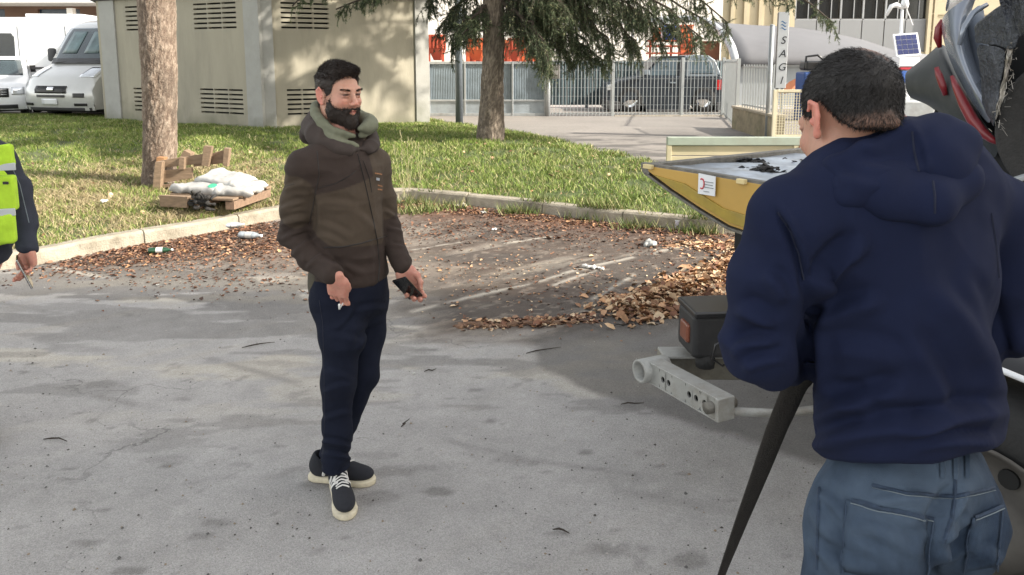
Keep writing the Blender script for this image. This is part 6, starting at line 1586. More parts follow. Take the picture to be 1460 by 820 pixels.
V_, F_, _ = joinm([(av, af), st, st2, st3])
link('hair', np_mesh('hair', wl(P1, xf(V_ * .97 * np.array((.96, 1, 1.03)), HM, HO)), F_, M_hair, True), P1)
# beard, moustache, eyebrows
s = Sculpt((-.11, -.14, -.17), (.11, .08, .05), .0026)
g_ = .0020
s.ell((0, -.022, -.030), (.062 + g_, .066 + g_, .085 + g_), k=.03)
s.ell((0, -.040, -.086), (.046 + g_, .046 + g_, .036 + g_), k=.03)
s.ell((0, -.079, -.108), (.025, .021, .026), k=.02)
for q in (-1, 1): s.ell((.048 * q, -.012, -.066), (.018 + g_, .030 + g_, .030 + g_), k=.03)
s.chain([(-.028, -.082, -.066), (-.014, -.0945, -.0535), (0, -.0985, -.0505), (.014, -.0945, -.0535), (.028, -.082, -.066)], [.006, .0055, .005, .0055, .006], k=.006)
def regb(x, y, z):
    a = np.abs(x)
    yy = y.ravel(); h = np.interp(yy, [-.12, -.085, -.07, -.05, -.028, -.018, -.006, .0, .06], [-.050, -.052, -.054, -.048, -.028, .02, .02, -.07, -.09])
    r = (z - h[None, :, None]) + 0 * a
    cheek = .004 - (a - .0)                      # keep
    back = y - (.004 + 0 * z)
    r = np.maximum(r, back + 0 * r)
    lips = .0 - (np.sqrt((x / 2.2) ** 2 + (z + .0645) ** 2) - .0070) + 0 * y
    r = np.maximum(r, np.where(y < -.06, lips, -1))
    return r
s.field(regb, k=.004); dv, df = s.mesh()
m_ = dv[:, 2] < .03
dv = dv + normals(dv, df) * ((fbm(dv, 140, 8, 3) - .5) * .006)[:, None]
dN = normals(dv, df)
def flowb(P): f = np.zeros_like(P); f[:, 2] = -1; f[:, 1] = -.25; return f
b1 = strands(dv, dN, 9000, .008, .0009, flowb, seed=8, lift=.35)
brow = []
for q in (-1, 1):
    t = rng.random(500); px_ = q * (.014 + .036 * t); pz_ = .0165 + .004 * np.sin(t * 2.2) + rng.normal(0, .0010, 500); py_ = -.0935 + .016 * t ** 2
    Vb = np.stack([px_, py_, pz_], 1); Nb = np.tile([0, -1., .1], (500, 1))
    brow.append(strands(Vb, Nb, 420, .008, .0010, (q * 1., 0, .15), seed=9 + q, lift=.25))
def edge_h(P, kind):
    if kind: return P[:, 2] - np.interp(P[:, 1], [-.12, -.085, -.07, -.05, -.028, -.018, -.006], [-.050, -.052, -.054, -.048, -.028, .02, .02])
    return np.interp(P[:, 1], [-.12, -.075, -.055, -.040, -.030, -.012, .004, .030], [.078, .074, .060, .036, -.020, -.040, .016, .022]) - P[:, 2]
eb = edge_h(hv, 1); bm_ = (eb > -.004) & (eb < .009) & (hv[:, 1] < -.008) & (np.abs(hv[:, 0]) > .020) & (hv[:, 2] < .02)
b2 = strands(hv, HN, 2600, .0055, .0007, flowb, seed=41, lift=.25, mask=bm_ & (rng.random(len(hv)) < sstep(.010, -.002, eb)))
V_, F_, _ = joinm([(dv, df), b1, b2]); link('beard', np_mesh('beard', wl(P1, xf(V_ * .97 * np.array((.96, 1, 1.03)), HM, HO)), F_, M_hair, True), P1)
V_, F_, _ = joinm(brow); link('eyebrows', np_mesh('eyebrows', wl(P1, xf(V_ * .97 * np.array((.96, 1, 1.03)), HM, HO)), F_, M_hair, True), P1)

# jacket
M_jack = mat('jacket_softshell', (0, 0, 0), rough=.85, var=.10, vs=25, bump=.25, bs=900, attr='col', spec=.25)
s = Sculpt((-1.12, 2.55, .70), (-.22, 3.40, 1.62), .0055)
Q45 = R(45)
s.ell(W(489, 262, 3.0), (.172, .118, .20), Q45, k=.05)
s.ell(W(498, 345, 3.0), (.152, .120, .20), Q45, k=.08)
s.ell(W(501, 405, 3.0), (.158, .128, .16), Q45, k=.06)
s.cone(W(470, 222, 2.95), W(436, 238, 2.89), .070, .066, k=.05).cone(W(508, 218, 3.06), W(535, 232, 3.12), .068, .060, k=.05)
s.chain([W(434, 240, 2.885), W(424, 290, 2.91), W(418, 336, 2.955)], [.067, .061, .056], k=.03)
s.chain([W(418, 334, 2.955), W(444, 366, 2.89), W(473, 391, 2.80)], [.056, .051, .042], k=.012)
s.chain([W(535, 236, 3.12), W(545, 280, 3.12), W(555, 322, 3.10)], [.060, .052, .045], k=.02)
s.chain([W(555, 322, 3.10), W(564, 352, 3.05), W(571, 374, 3.01)], [.045, .041, .038], k=.01)
s.cone(W(573, 374, 3.01), W(574, 381, 2.995), .038, .037, k=.003)
s.cut(W(500, 417, 2.86), (.05, 0.06, -1), k=.012)                       # hem
s.cut(W(574, 382, 3.0), (.1, -.12, -1), k=.004) if False else None
# fold rolls at elbow and waist
# sleeve opening at the phone hand and the pocket hand
# crease under the right arm
jv, jf = s.mesh()
def jf1(V):
    py = V[:, 2]
    arm = (V[:, 0] < -.84) | (V[:, 0] > -.50)
    d = (ridged(V, 9, 3, (1, 1, 2.2)) - .3) * .0045 + (fbm(V, 14, 2, 3) - .5) * .010
    low = sstep(.95, .86, V[:, 2])
    el = np.exp(-((V[:, 2] - 1.04) / .12) ** 2) * (V[:, 0] < -.78)
    d += el * (ridged(V + V[:, [2, 0, 1]] * .3, 15, 7, (.6, .6, 1.9)) - .2) * .009
    return d + low * (ridged(V, 7, 9, (1, 1, .7)) - .3) * .004
jv = cloth(jv, jf, jf1, 0)
jv = relax(jv + normals(jv, jf) * creases(jv, normals(jv, jf), [
    (398, 322, 440, 312, .010, .012), (400, 300, 436, 288, .008, .010), (402, 342, 446, 326, .010, .010), (405, 272, 434, 262, .007, .010), (418, 362, 455, 338, .007, .010),
    (436, 385, 462, 362, .006, .009), (443, 270, 447, 330, -.010, .010), (452, 318, 500, 340, .005, .012), (455, 335, 490, 350, .005, .010), (470, 378, 520, 392, .005, .014),
    (455, 290, 520, 300, .004, .014), (545, 300, 566, 312, .007, .009), (550, 325, 574, 332, .006, .008), (556, 350, 578, 354, .005, .007), (452, 366, 500, 400, .006, .012),
    (525, 345, 532, 410, .004, .012), (500, 300, 535, 330, .004, .014)], 2.9)[:, None], jf, 1, .4)
JB = bvh_of(jv, jf)
def pixd(px, py, Y=2.3): return W(px, py, Y)
VIEW = lambda px, py: (W(px, py, 3) - camo.location).normalized()
# colour regions found on the garment itself: dark yoke and sleeves, lighter chest and belly panel, dark lower panel
def inpoly(x, y, poly):
    c = np.zeros(len(x), dtype=bool); n = len(poly)
    for i in range(n):
        x0, y0 = poly[i]; x1, y1 = poly[(i + 1) % n]
        m = ((y0 > y) != (y1 > y)) & (x < (x1 - x0) * (y - y0) / (y1 - y0 + 1e-9) + x0); c ^= m
    return c
def proj(V):
    yc = V[:, 1] * CT - (V[:, 2] - HC) * ST; zc = V[:, 1] * ST + (V[:, 2] - HC) * CT
    return CX + FP * V[:, 0] / yc, CY - FP * zc / yc
# torso coordinates: tr = across the chest (his left positive), tz = height
tc_ = np.array(W(498, 300, 3.0)); e1 = np.array((math.cos(Q45), math.sin(Q45), 0))
tr = (jv - tc_) @ e1; fz = jv[:, 2]
dark, lite, sleeve = np.array((.040, .028, .023)), np.array((.070, .052, .037)), np.array((.040, .029, .024))
zz = lambda py: W(500, py, 2.9).z
def segd(V, a, b):
    a, b = np.array(a), np.array(b); ba = b - a; t = np.clip(((V - a) @ ba) / (ba @ ba), 0, 1); return np.linalg.norm(V - a - t[:, None] * ba, axis=1)
da = np.minimum(np.minimum(segd(jv, W(428, 262, 2.89), elR), segd(jv, elR, wrR)), np.minimum(segd(jv, W(545, 255, 3.12), elL), segd(jv, elL, wrL)))
arm_ = sstep(.081, .075, da)
lo_line = zz(352) - .10 * tr; yoke = zz(262) + .22 * (tr + .02)
a1 = sstep(-.003, .003, fz - lo_line) * np.maximum(sstep(.003, -.003, fz - yoke), sstep(.05, .056, tr)) * (1 - arm_)
a2 = arm_ * sstep(-.003, .003, fz - zz(318) - .02 * np.sin(jv[:, 0] * 40))
w_ = np.maximum(a1, a2 * .9)[:, None]
c = dark * (1 - w_) + lite * w_
jack = link('jacket', np_mesh('jacket', wl(P1, jv), jf, M_jack, True, cols=c), P1)
# inner olive layer showing under the jacket at the hip
M_olive = mat('olive_lining', (.15, .155, .105), rough=.9, var=.15, vs=30, bump=.2, bs=500)
M_olived = mat('olive_brown_layer', (.055, .047, .030), rough=.9, var=.15, vs=30, bump=.2, bs=500)
s = Sculpt((-1.0, 2.6, .66), (-.35, 3.3, 1.1), .006)
s.ell(W(496, 400, 3.02), (.165, .130, .19), Q45, k=.03); s.cut(W(470, 440, 2.9), (-.25, .2, -1), k=.008)
iv, if_ = s.mesh(); iv = cloth(iv, if_, lambda V: (ridged(V, 10, 3, (1, 1, .5)) - .3) * .004)
link('under_layer', np_mesh('under_layer', wl(P1, iv), if_, M_olived, True), P1)
# collar and hood
M_brownhood = mat('brown_hood', (.042, .030, .025), rough=.88, var=.1, vs=25, bump=.25, bs=700)
s = Sculpt((-1.0, 2.7, 1.30), (-.35, 3.35, 1.68), .004)
NC = W(487, 124, 3.0) + Vector((-.01, .03, -.180))
def ring(a0, a1, n, r0, z0, tilt, Rx=1.0):
    o = []
    for i in range(n + 1):
        a = R(a0 + (a1 - a0) * i / n)            # 0 = his front, positive = his left
        f = Matrix.Rotation(R(47), 3, 'Z') @ Vector((math.sin(a) * Rx, -math.cos(a), 0))
        o.append(NC + f * r0 + Vector((0, 0, z0 + tilt * (-math.cos(a)) )))
    return o
rg = ring(8, 352, 22, .106, .012, .070)
s.chain(rg, [.012 + .014 * math.sin(math.pi * i / 22) for i in range(23)], k=.02)
rg = ring(24, 336, 20, .122, -.014, .055); s.chain(rg, [.014 + .016 * math.sin(math.pi * i / 20) for i in range(21)], k=.025)
s.ell(NC + Matrix.Rotation(R(47), 3, 'Z') @ Vector((-.02, .13, -.01)), (.085, .05, .055), R(47), k=.03)
s.cone(NC + Vector((0, 0, .12)), NC + Vector((0, 0, -.1)), .088, .075, k=.01, op='sub')
kv, kf = s.mesh(); kv = cloth(kv, kf, lambda V: (ridged(V, 18, 5) - .3) * .005)
link('hood', np_mesh('hood', wl(P1, kv), kf, M_brownhood, True), P1)
s = Sculpt((-1.0, 2.7, 1.30), (-.35, 3.35, 1.70), .0035)
rg = ring(9, 351, 26, .099, .052, .058)
rs_ = [.010 + .012 * math.sin(math.pi * i / 26) for i in range(27)]
s.chain(rg, rs_, k=.01)
rg = ring(4, 130, 12, .110, .050, .028); s.chain(rg, [.010, .016, .022, .026, .028, .028, .027, .025, .022, .02, .018, .014, .01], k=.012)
rg = ring(-4, -110, 10, .106, .026, .070); s.chain(rg, [.010, .013, .015, .016, .017, .017, .016, .015, .013, .012, .01], k=.01)
rg = ring(10, 60, 6, .098, -.03, .045); s.chain(rg, [.012] * 7, k=.02)
s.cone(NC + Vector((0, 0, .15)), NC + Vector((0, 0, -.08)), .082, .070, k=.008, op='sub')
kv, kf = s.mesh(); kv = cloth(kv, kf, lambda V: (ridged(V, 22, 6) - .3) * .004)
link('collar', np_mesh('collar', wl(P1, kv), kf, M_olive, True), P1)

# zips, seams, pocket edges and chest marks
M_zip = mat('dark_zip', (.014, .011, .010), rough=.6, var=.1)
mb = MB(); V45 = Vector((-math.sin(Q45), math.cos(Q45), 0))
def PP(px, py): return W(px, py, 2.85)
def vs(mbx, pts, w, h, bvh=None): 
    p3 = [PP(*p) for p in pts]; mid = p3[len(p3) // 2]
    seam(mbx, bvh or JB, p3, (mid - camo.location).normalized(), w, h, .008)
vs(mb, [(509, 216), (520, 260), (531, 310), (538, 345), (541, 380), (538, 416)], .0035, .003)
vs(mb, [(517, 228), (526, 252), (530, 275)], .003, .002)
mb.build('zip', M_zip, P1, world=True)
for pts, w, h in (([(462, 353), (490, 352), (515, 347), (531, 342)], .005, .003), ([(531, 342), (553, 336)], .003, .002), ([(452, 215), (455, 250), (447, 290), (441, 320)], .0035, .0016),
                  ([(455, 268), (478, 262), (500, 250), (508, 243)], .003, .0015), ([(400, 268), (420, 262)], .003, .0015)):
    mb = MB(); vs(mb, pts, w, h)
    if mb.v: mb.build('seam', M_zip, P1, world=True)
M_or = mat('orange_print', (.26, .12, .05), rough=.8, var=.5, vs=200); M_gr = mat('grey_print', (.35, .38, .42), rough=.7)
for pts, m in (([(534, 246), (545, 248), (545, 250), (534, 248)], M_or), ([(536, 253), (541, 254), (541, 258), (536, 257)], M_gr),
               ([(538, 263), (545, 265), (545, 267), (538, 265)], M_or), ([(538, 269), (545, 270), (545, 272), (538, 271)], M_or)):
    rows = patch(JB, [PP(*p) for p in pts], (PP(*pts[0]) - camo.location), 4, 2, .002)
    if len(rows) > 1: MB().grid(rows).build('chest_print', m, P1, world=True, smooth=True)

# trousers
M_trou = mat('navy_trousers', (.0085, .011, .022), rough=.9, var=.12, vs=20, bump=.3, bs=600, spec=.15)
s = Sculpt((-1.0, 2.6, .06), (-.35, 3.35, .98), .0055)
s.ell(W(500, 425, 2.995), (.160, .122, .12), Q45, k=.04)
s.ell(W(500, 400, 2.995), (.155, .12, .12), Q45, k=.04)
s.chain([W(480, 428, 2.93), W(488, 480, 2.90), W(483, 545, 2.885), W(480, 610, 2.91), W(479, 664, 2.93)], [.090, .080, .059, .053, .056], k=.04)
s.chain([W(523, 428, 3.06), W(522, 480, 3.05), W(519, 535, 3.02), W(492, 600, 3.03), W(471, 656, 3.03)], [.082, .074, .056, .050, .050], k=.03)
s.cut(W(480, 672, 2.9), (0, 0, -1), k=.01)
tv, tf = s.mesh()
tv = cloth(tv, tf, lambda V: (ridged(V, 8, 11, (1, 1, 1.4)) - .3) * .005 + sstep(.30, .10, V[:, 2]) * (ridged(V, 11, 12, (.7, .7, 2.4)) - .3) * .010 + (fbm(V, 10, 3, 3) - .5) * .012, 1)
tv = relax(tv + normals(tv, tf) * creases(tv, normals(tv, tf), [
    (458, 648, 502, 655, .010, .010), (456, 630, 500, 638, .008, .010), (460, 600, 500, 588, .006, .012), (462, 560, 500, 548, .006, .012), (505, 446, 552, 440, .006, .012),
    (515, 470, 548, 455, .006, .012), (512, 500, 530, 470, .007, .012), (460, 530, 505, 545, .006, .014), (505, 436, 478, 470, .006, .010), (470, 480, 515, 490, .005, .015)], 2.9)[:, None], tf, 1, .4)
TB = bvh_of(tv, tf)
link('trousers', np_mesh('trousers', wl(P1, tv), tf, M_trou, True), P1)
mb = MB(); M_seam = mat('trouser_seam', (.012, .014, .026), rough=.8)
vs(mb, [(455, 428), (460, 460), (462, 520), (463, 600), (460, 655)], .003, .0015, TB)
mb.build('side_seam', M_seam, P1, world=True)
mb = MB(); M_white = mat('white_cotton', (.62, .61, .58), rough=.85, var=.1)
mb.lathe([(0, 0), (.004, .0), (.0045, .02), (0, .022)], W(484, 441, 2.765), 8); mb.tube([W(489, 432, 2.77), W(487, 436, 2.768), W(484, 441, 2.765)], .0022, 6)
mb.build('keyring', M_white, P1, world=True, smooth=True)

# shoes: dark suede low trainers with three pale stripes, cream sole and toe cap edge, white laces
M_suede = mat('navy_suede', (.014, .015, .020), rough=.95, var=.2, vs=60, bump=.2, bs=700)
M_sole = mat('cream_rubber', (.60, .54, .40), rough=.7, var=.14, vs=30, dirt=(.22, .19, .15), dirt_amt=.5, dirt_s=14)
def outline(t):      # half widths of the sole along its length, t from heel (0) to toe (1)
    return np.interp(t, [0, .04, .12, .3, .5, .68, .82, .92, .97, 1], [.012, .026, .034, .034, .037, .047, .048, .038, .024, .008])
def shoe(root, loc, rz, L=.292):
    h = bpy.data.objects.new('shoe', None) if False else None
    M = Matrix.Rotation(rz, 3, 'Z')
    def put(V): return xf(V, M, Vector(loc) - root.location)
    s = Sculpt((-.07, -.2, -.01), (.07, .15, .16), .003)
    # the shoe points to -Y, heel at y=+.12
    s.ell((0, -.095, .042), (.042, .065, .030), k=.02)
    s.ell((0, -.02, .050), (.038, .08, .034), k=.03)
    s.ell((0, .075, .060), (.032, .046, .048), k=.03)
    s.cone((0, .062, .06), (0, .068, .098), .036, .037, k=.02)
    s.cone((0, -.06, .055), (0, .02, .092), .022, .027, k=.025)
    s.cone((0, .052, .085), (0, .056, .13), .029, .033, k=.006, op='sub')
    s.cut((0, 0, .022), (0, 0, -1), k=.004); s.cut((0, 0, .103), (0, -.25, 1), k=.008)
    v, f = s.mesh(); up = np_mesh('shoe', put(v), f, M_suede, True)
    sh = link('shoe', up, root)
    mb = MB(); n = 36; ring_ = []
    for i in range(n):
        a = 2 * math.pi * i / n; yy = math.cos(a); t = .5 - yy * .5; w = float(outline(t)) ; ring_.append((math.copysign(w, math.sin(a)) if abs(math.sin(a)) > 1e-6 else 0, .125 - t * L))
    for z0, g in ((.0, .96), (.004, 1.0), (.020, 1.0), (.023, .97)):
        for (x, y) in ring_: mb.v.append((x * g, y * (1 if g == 1 else .99), z0))
    for l in range(3):
        for i in range(n): j = (i + 1) % n; mb.f.append((l * n + i, l * n + j, (l + 1) * n + j, (l + 1) * n + i))
    mb.f.append(tuple(range(n))); mb.f.append(tuple(3 * n + i for i in range(n)))
    mb.v = [tuple(p) for p in put(np.array(mb.v))]
    so_ = mb.build('sole', M_sole, sh, smooth=True)
    b = bvh_of(v, f)
    for q in (-1, 1):
        mb = MB()
        for k in range(3):
            y0 = -.005 + k * .026
            seam(mb, b, [(q * .022, y0 - .030, .10), (q * .060, y0 + .006, .05)], (-q * .7, 0, -.7), .013, .0022, .005)
        mb.v = [tuple(p) for p in put(np.array(mb.v))]; mb.build('stripes', M_white, sh)
    mb = MB()
    for k in range(6):
        y0 = -.062 + k * .015
        pts = drape(b, dense([(-.024, y0 - .004 * (k % 2), .2), (0, y0 + .005, .2), (.024, y0 - .004 * ((k + 1) % 2), .2)], .006), (0, 0, -1), .002)
        if len(pts) > 1: mb.tube([p for p, _ in pts], .0032, 5)
    for q in (-1, 1):
        pts = drape(b, dense([(0, .006, .2), (q * .015, -.004, .2), (q * .026, -.02, .2), (q * .020, -.034, .2)], .005), (0, 0, -1), .004)
        if len(pts) > 1: mb.tube([p for p, _ in pts], .0026, 5)
    mb.v = [tuple(p) for p in put(np.array(mb.v))]; mb.build('laces', M_white, sh, smooth=True)
    mb = MB(); mb.tube([Vector((.030 * math.cos(a), .060 + .034 * math.sin(a), .100 + .010 * math.sin(a))) for a in [i * math.pi / 8 for i in range(17)]], .0055, 6)
    mb.v = [tuple(p) for p in put(np.array(mb.v))]; mb.build('shoe_lining', M_white, sh, smooth=True)
    return sh
shoe(P1, (-.690, 2.885, 0), R(21))
shoe(P1, (-.735, 3.02, 0), R(82))
# phone in the left hand: a thing of its own
phone = MB().box((0, 0, 0), (.066, .009, .120)).build('mobile_phone', M_phone, None, bev=.0035, seg=3)
_a = Vector((.50, .42, -.76)).normalized(); _n = Vector((-.38, -.72, .15)); _n = (_n - _a * _n.dot(_a)).normalized()
phone.matrix_world = Matrix.Translation(W(581, 411, 2.935)) @ Matrix((_a.cross(_n), _n, _a)).transposed().to_4x4()
tag(phone, 'black phone held low in the hand of the bearded man', 'phone')

# ---------------------------------------------------------------- the man in front, seen from behind
P2 = thing('person', 'man in a navy hoodie and faded jeans seen from behind beside the tow truck', 'person', (.78, 1.43, 0))
def wl2(V): return wl(P2, V)
Q25 = R(25)
HM2 = Matrix.Rotation(R(194), 3, 'Z') @ Matrix.Rotation(R(24), 3, 'X') @ Matrix.Rotation(R(-4), 3, 'Y')
HO2 = W(1209, 170, 1.42)
hs2 = 1.0
hv, hf = head_sculpt(.0026, neck=False)
sk = [(xf(hv * hs2, HM2, HO2), hf, head_cols(hv, (.44, .235, .165), (.52, .19, .14)))]
s = Sculpt((.3, 1.1, 0.), (1.25, 1.95, 1.7), .008)
nkb = W(1288, 262, 1.49)
s.cone(W(1228, 168, 1.435), nkb, .060, .066, k=.03)
s.ell(W(1280, 340, 1.43), (.17, .11, .21), Q25, k=.05).ell(W(1290, 500, 1.44), (.13, .09, .20), Q25, k=.06).ell(W(1292, 690, 1.45), (.12, .075, .12), Q25, k=.04)
sL, eL, wL = W(1128, 315, 1.35), W(1088, 495, 1.38), W(1190, 500, 1.66)
sR, eR, wR = W(1418, 300, 1.50), W(1436, 470, 1.54), W(1330, 520, 1.74)
for a, b, m_, c in ((sL, eL, W(1130, 500, 1.50), wL), (sR, eR, W(1395, 505, 1.65), wR)): s.cone(a, b, .038, .026).cone(b, m_, .026, .026).cone(m_, c, .026, .024)
hL, hR = W(1228, 735, 1.39), W(1352, 735, 1.48)
kL, kR = Vector((hL.x - .03, 1.42, .48)), Vector((hR.x + .02, 1.52, .48)); aL, aR = Vector((hL.x - .05, 1.45, .09)), Vector((hR.x + .03, 1.55, .09))
for a, b, c in ((hL, kL, aL), (hR, kR, aR)): s.cone(a, b, .068, .048, k=.04).cone(b, c, .050, .035)
bv, bf = s.mesh(); sk.append((bv, bf, skin_cols(bv, (.44, .235, .165))))
for (wr, el, sd, rz) in ((wL, eL, -1, 200), (wR, eR, 1, 215)):
    g1, g2 = hand_sculpt([(60, 70, 40)] * 4, [Vector((.022 * sd, -.004, -.02)), Vector((.036 * sd, -.03, -.05)), Vector((.020 * sd, -.045, -.075)), Vector((.004 * sd, -.048, -.085))], side=sd)
    d = (wr - el).normalized(); Mh = d.to_track_quat('-Z', 'Y').to_matrix()
    sk.append((xf(g1, Mh, wr + d * .02), g2, skin_cols(g1)))
V_, F_, C_ = joinm(sk); link('body', np_mesh('body', wl2(V_), F_, M_skin, True, cols=C_), P2)
def reg2(x, y, z):
    h = np.interp(y.ravel(), [-.12, -.075, -.055, -.040, -.030, -.012, .004, .030, .050, .075, .12], [.070, .068, .055, .036, -.016, -.022, .018, .022, -.022, -.048, -.052])
    return (h[None, :, None] - z) + 0 * x
av, af = hair_cap(.0026, .0042, reg2, .010)
av = av + normals(av, af) * ((fbm(av, 110, 2, 3) - .5) * .003)[:, None]
aN = normals(av, af)
crown = np.array((-.012, .075, .098))
def flow2(P):                                   # whorl round the crown
    d = P - crown; f = d / np.maximum(np.linalg.norm(d, axis=1, keepdims=True), .01)
    sw = np.cross(f, np.array((0, .5, .8))); f = f + sw * .7; f[:, 2] -= .5 * (P[:, 2] < .05); return f
r_ = np.linalg.norm((av - crown) * np.array((1.1, 1, .8)), axis=1)
low_ = sstep(-.012, -.046, av[:, 2] + (fbm(av, 120, 31, 3) - .5) * .02) * .8
thin = (rng.random(len(av)) < sstep(.010, .045, r_))
st = strands(av, aN, 22000, .011, .00062, flow2, seed=14, lift=.20, mask=thin, curl=.2, jit=.3)
st2 = strands(av, aN, 9000, .006, .0006, flow2, seed=15, lift=.2, mask=thin & (av[:, 2] < .03) & (rng.random(len(av)) > low_))
edge_ = (av[:, 2] < reg2(np.zeros((1, 1, 1)), av[:, 1][None, :, None], np.zeros((1, 1, 1))).ravel() + .012)
st3 = strands(av, aN, 1600, .008, .0005, lambda P: np.tile((0, .1, -1.), (len(P), 1)), seed=16, lift=.15, mask=edge_, curl=.1)
scalp = 1 - sstep(.012, .040, r_ + (fbm(av, 90, 5, 3) - .5) * .03)
scalp = np.maximum(scalp, low_)
hc2 = np.array((.010, .008, .007)) * (1 - .75 * scalp[:, None]) + np.array((.26, .14, .095)) * .75 * scalp[:, None]
M_scalp = mat('scalp_hair', (0, 0, 0), rough=.6, var=.5, vs=130, attr='col', bump=.3, bs=600)
link('hair', np_mesh('hair', wl2(xf(av * hs2, HM2, HO2)), af, M_scalp, True, cols=hc2), P2)
V_, F_, _ = joinm([st, st2, st3])
link('hair', np_mesh('hair', wl2(xf(V_ * hs2, HM2, HO2)), F_, M_hair2, True), P2)
# hoodie
M_hood = mat('navy_sweatshirt', (.0085, .0125, .036), rough=.92, var=.10, vs=14, bump=.22, bs=1100, spec=.2)
s = Sculpt((.30, 1.08, .78), (1.30, 1.98, 1.66), .0048)
s.ell(W(1276, 330, 1.43), (.200, .135, .22), Q25, k=.06)
s.ell(W(1288, 470, 1.43), (.188, .140, .22), Q25, k=.08)
s.ell(W(1292, 600, 1.425), (.196, .150, .17), Q25, k=.06)
s.cone(W(1215, 268, 1.40), sL + Vector((.0, 0, .008)), .085, .064, k=.09).cone(W(1340, 250, 1.45), sR + Vector((0, 0, .01)), .085, .062, k=.06)
s.chain([sL, W(1102, 400, 1.36), W(1086, 485, 1.375)], [.068, .070, .068], k=.035)
s.chain([W(1086, 488, 1.375), W(1130, 500, 1.50), wL], [.066, .058, .046], k=.03)
s.cone(W(1086, 500, 1.365), W(1098, 532, 1.38), .045, .024, k=.04)
s.chain([sR, W(1432, 390, 1.52), eR], [.066, .062, .058], k=.03); s.chain([eR, W(1395, 510, 1.65), wR], [.058, .052, .045], k=.02)
s.cut(W(1290, 662, 1.28), (.13, -.42, -1), k=.016)
hv2, hf2 = s.mesh()
def f2(V):
    d = (fbm(V * np.array((1, 1, .7)), 9, 4, 3) - .5) * .018
    d += (ridged(V + V[:, [2, 0, 1]] * .35, 5, 3, (1, 1, .8)) - .3) * .004
    d += (ridged(V + V[:, [1, 2, 0]] * .5, 12, 41, (1, 1, .9)) - .3) * .0028
    arm = sstep(.62, .57, V[:, 0]); d += arm * (ridged(V + V[:, [1, 2, 0]] * .4, 9, 9, (.8, .8, 1.5)) - .3) * .007
    d += sstep(1.08, .98, V[:, 2]) * (ridged(V, 6, 19, (.5, .5, 2.2)) - .25) * .010
    return d
hv2 = cloth(hv2, hf2, f2, 0)
hv2 = relax(hv2 + normals(hv2, hf2) * creases(hv2, normals(hv2, hf2), [
    (1165, 420, 1235, 345, .014, .016), (1150, 400, 1156, 470, -.010, .014), (1148, 470, 1152, 560, -.018, .014), (1104, 300, 1148, 410, -.012, .007), (1160, 470, 1260, 430, .008, .016),
    (1330, 410, 1430, 590, .012, .022), (1370, 400, 1420, 520, .008, .016), (1290, 480, 1350, 600, .008, .020), (1165, 600, 1290, 560, .012, .018), (1150, 640, 1350, 610, .014, .018),
    (1290, 620, 1430, 590, .012, .018), (1160, 560, 1250, 600, .008, .016), (1050, 440, 1105, 470, .010, .014), (1045, 500, 1110, 490, .012, .014), (1060, 525, 1120, 510, .010, .012),
    (1090, 390, 1120, 430, .008, .012), (1300, 640, 1420, 632, .010, .012), (1180, 500, 1290, 520, .006, .020)], 1.35)[:, None] * 1.5, hf2, 2, .4)
HB = bvh_of(hv2, hf2)
link('hoodie', np_mesh('hoodie', wl2(hv2), hf2, M_hood, True), P2)
s = Sculpt((.42, 1.10, 1.30), (1.02, 1.70, 1.72), .004)
s.ell(W(1245, 250, 1.335), (.105, .055, .046), Matrix.Rotation(Q25, 3, 'Z') @ Matrix.Rotation(R(-24), 3, 'Y'), k=.03)
s.ell(W(1318, 236, 1.355), (.074, .080, .078), Q25, k=.03)
s.ell(W(1334, 200, 1.39), (.052, .080, .044), Q25, k=.03)
s.chain([W(1172, 248, 1.40), W(1190, 238, 1.335), W(1235, 214, 1.325), W(1290, 190, 1.335), W(1338, 183, 1.37), W(1364, 196, 1.43), W(1362, 215, 1.52)], [.014, .018, .018, .018, .018, .020, .02], k=.02)
s.cone(W(1235, 235, 1.45), W(1215, 130, 1.43), .062, .085, k=.012, op='sub')
kv, kf = s.mesh(); kv = cloth(kv, kf, lambda V: (ridged(V, 9, 5, (1, 1, 1.2)) - .3) * .003 + (fbm(V, 12, 8, 2) - .5) * .010, 0)
kv = relax(kv + normals(kv, kf) * creases(kv, normals(kv, kf), [(1215, 236, 1330, 236, .008, .014, -.1), (1190, 248, 1300, 262, .006, .012, -.1), (1300, 186, 1318, 262, -.004, .005), (1330, 262, 1332, 300, -.004, .005)], 1.33)[:, None], kf, 2, .4)
s = Sculpt((.42, 1.06, 1.22), (1.06, 1.70, 1.62), .004)
s.chain([W(1168, 262, 1.36), W(1205, 270, 1.315), W(1262, 280, 1.292), W(1325, 286, 1.283), W(1368, 258, 1.32), W(1388, 240, 1.42)], [.014, .024, .031, .034, .030, .024], k=.03)
s.chain([W(1215, 272, 1.318), W(1275, 290, 1.288), W(1332, 290, 1.275), W(1368, 262, 1.32)], [.014, .022, .026, .018], k=.02)
s.ell(W(1290, 262, 1.34), (.11, .05, .05), Matrix.Rotation(Q25, 3, 'Z') @ Matrix.Rotation(R(6), 3, 'Y'), k=.03)
v3, f3 = s.mesh(); v3 = cloth(v3, f3, lambda V: (ridged(V, 9, 15, (1, 1, 1.2)) - .3) * .003 + (fbm(V, 12, 18, 2) - .5) * .006, 1)
link('hood_pouch', np_mesh('hood_pouch', wl2(v3), f3, M_hood, True), P2); KP = bvh_of(v3, f3)
KB = bvh_of(kv, kf); link('hood', np_mesh('hood', wl2(kv), kf, M_hood, True), P2)
M_hseam = mat('navy_seam', (.006, .009, .026), rough=.9)
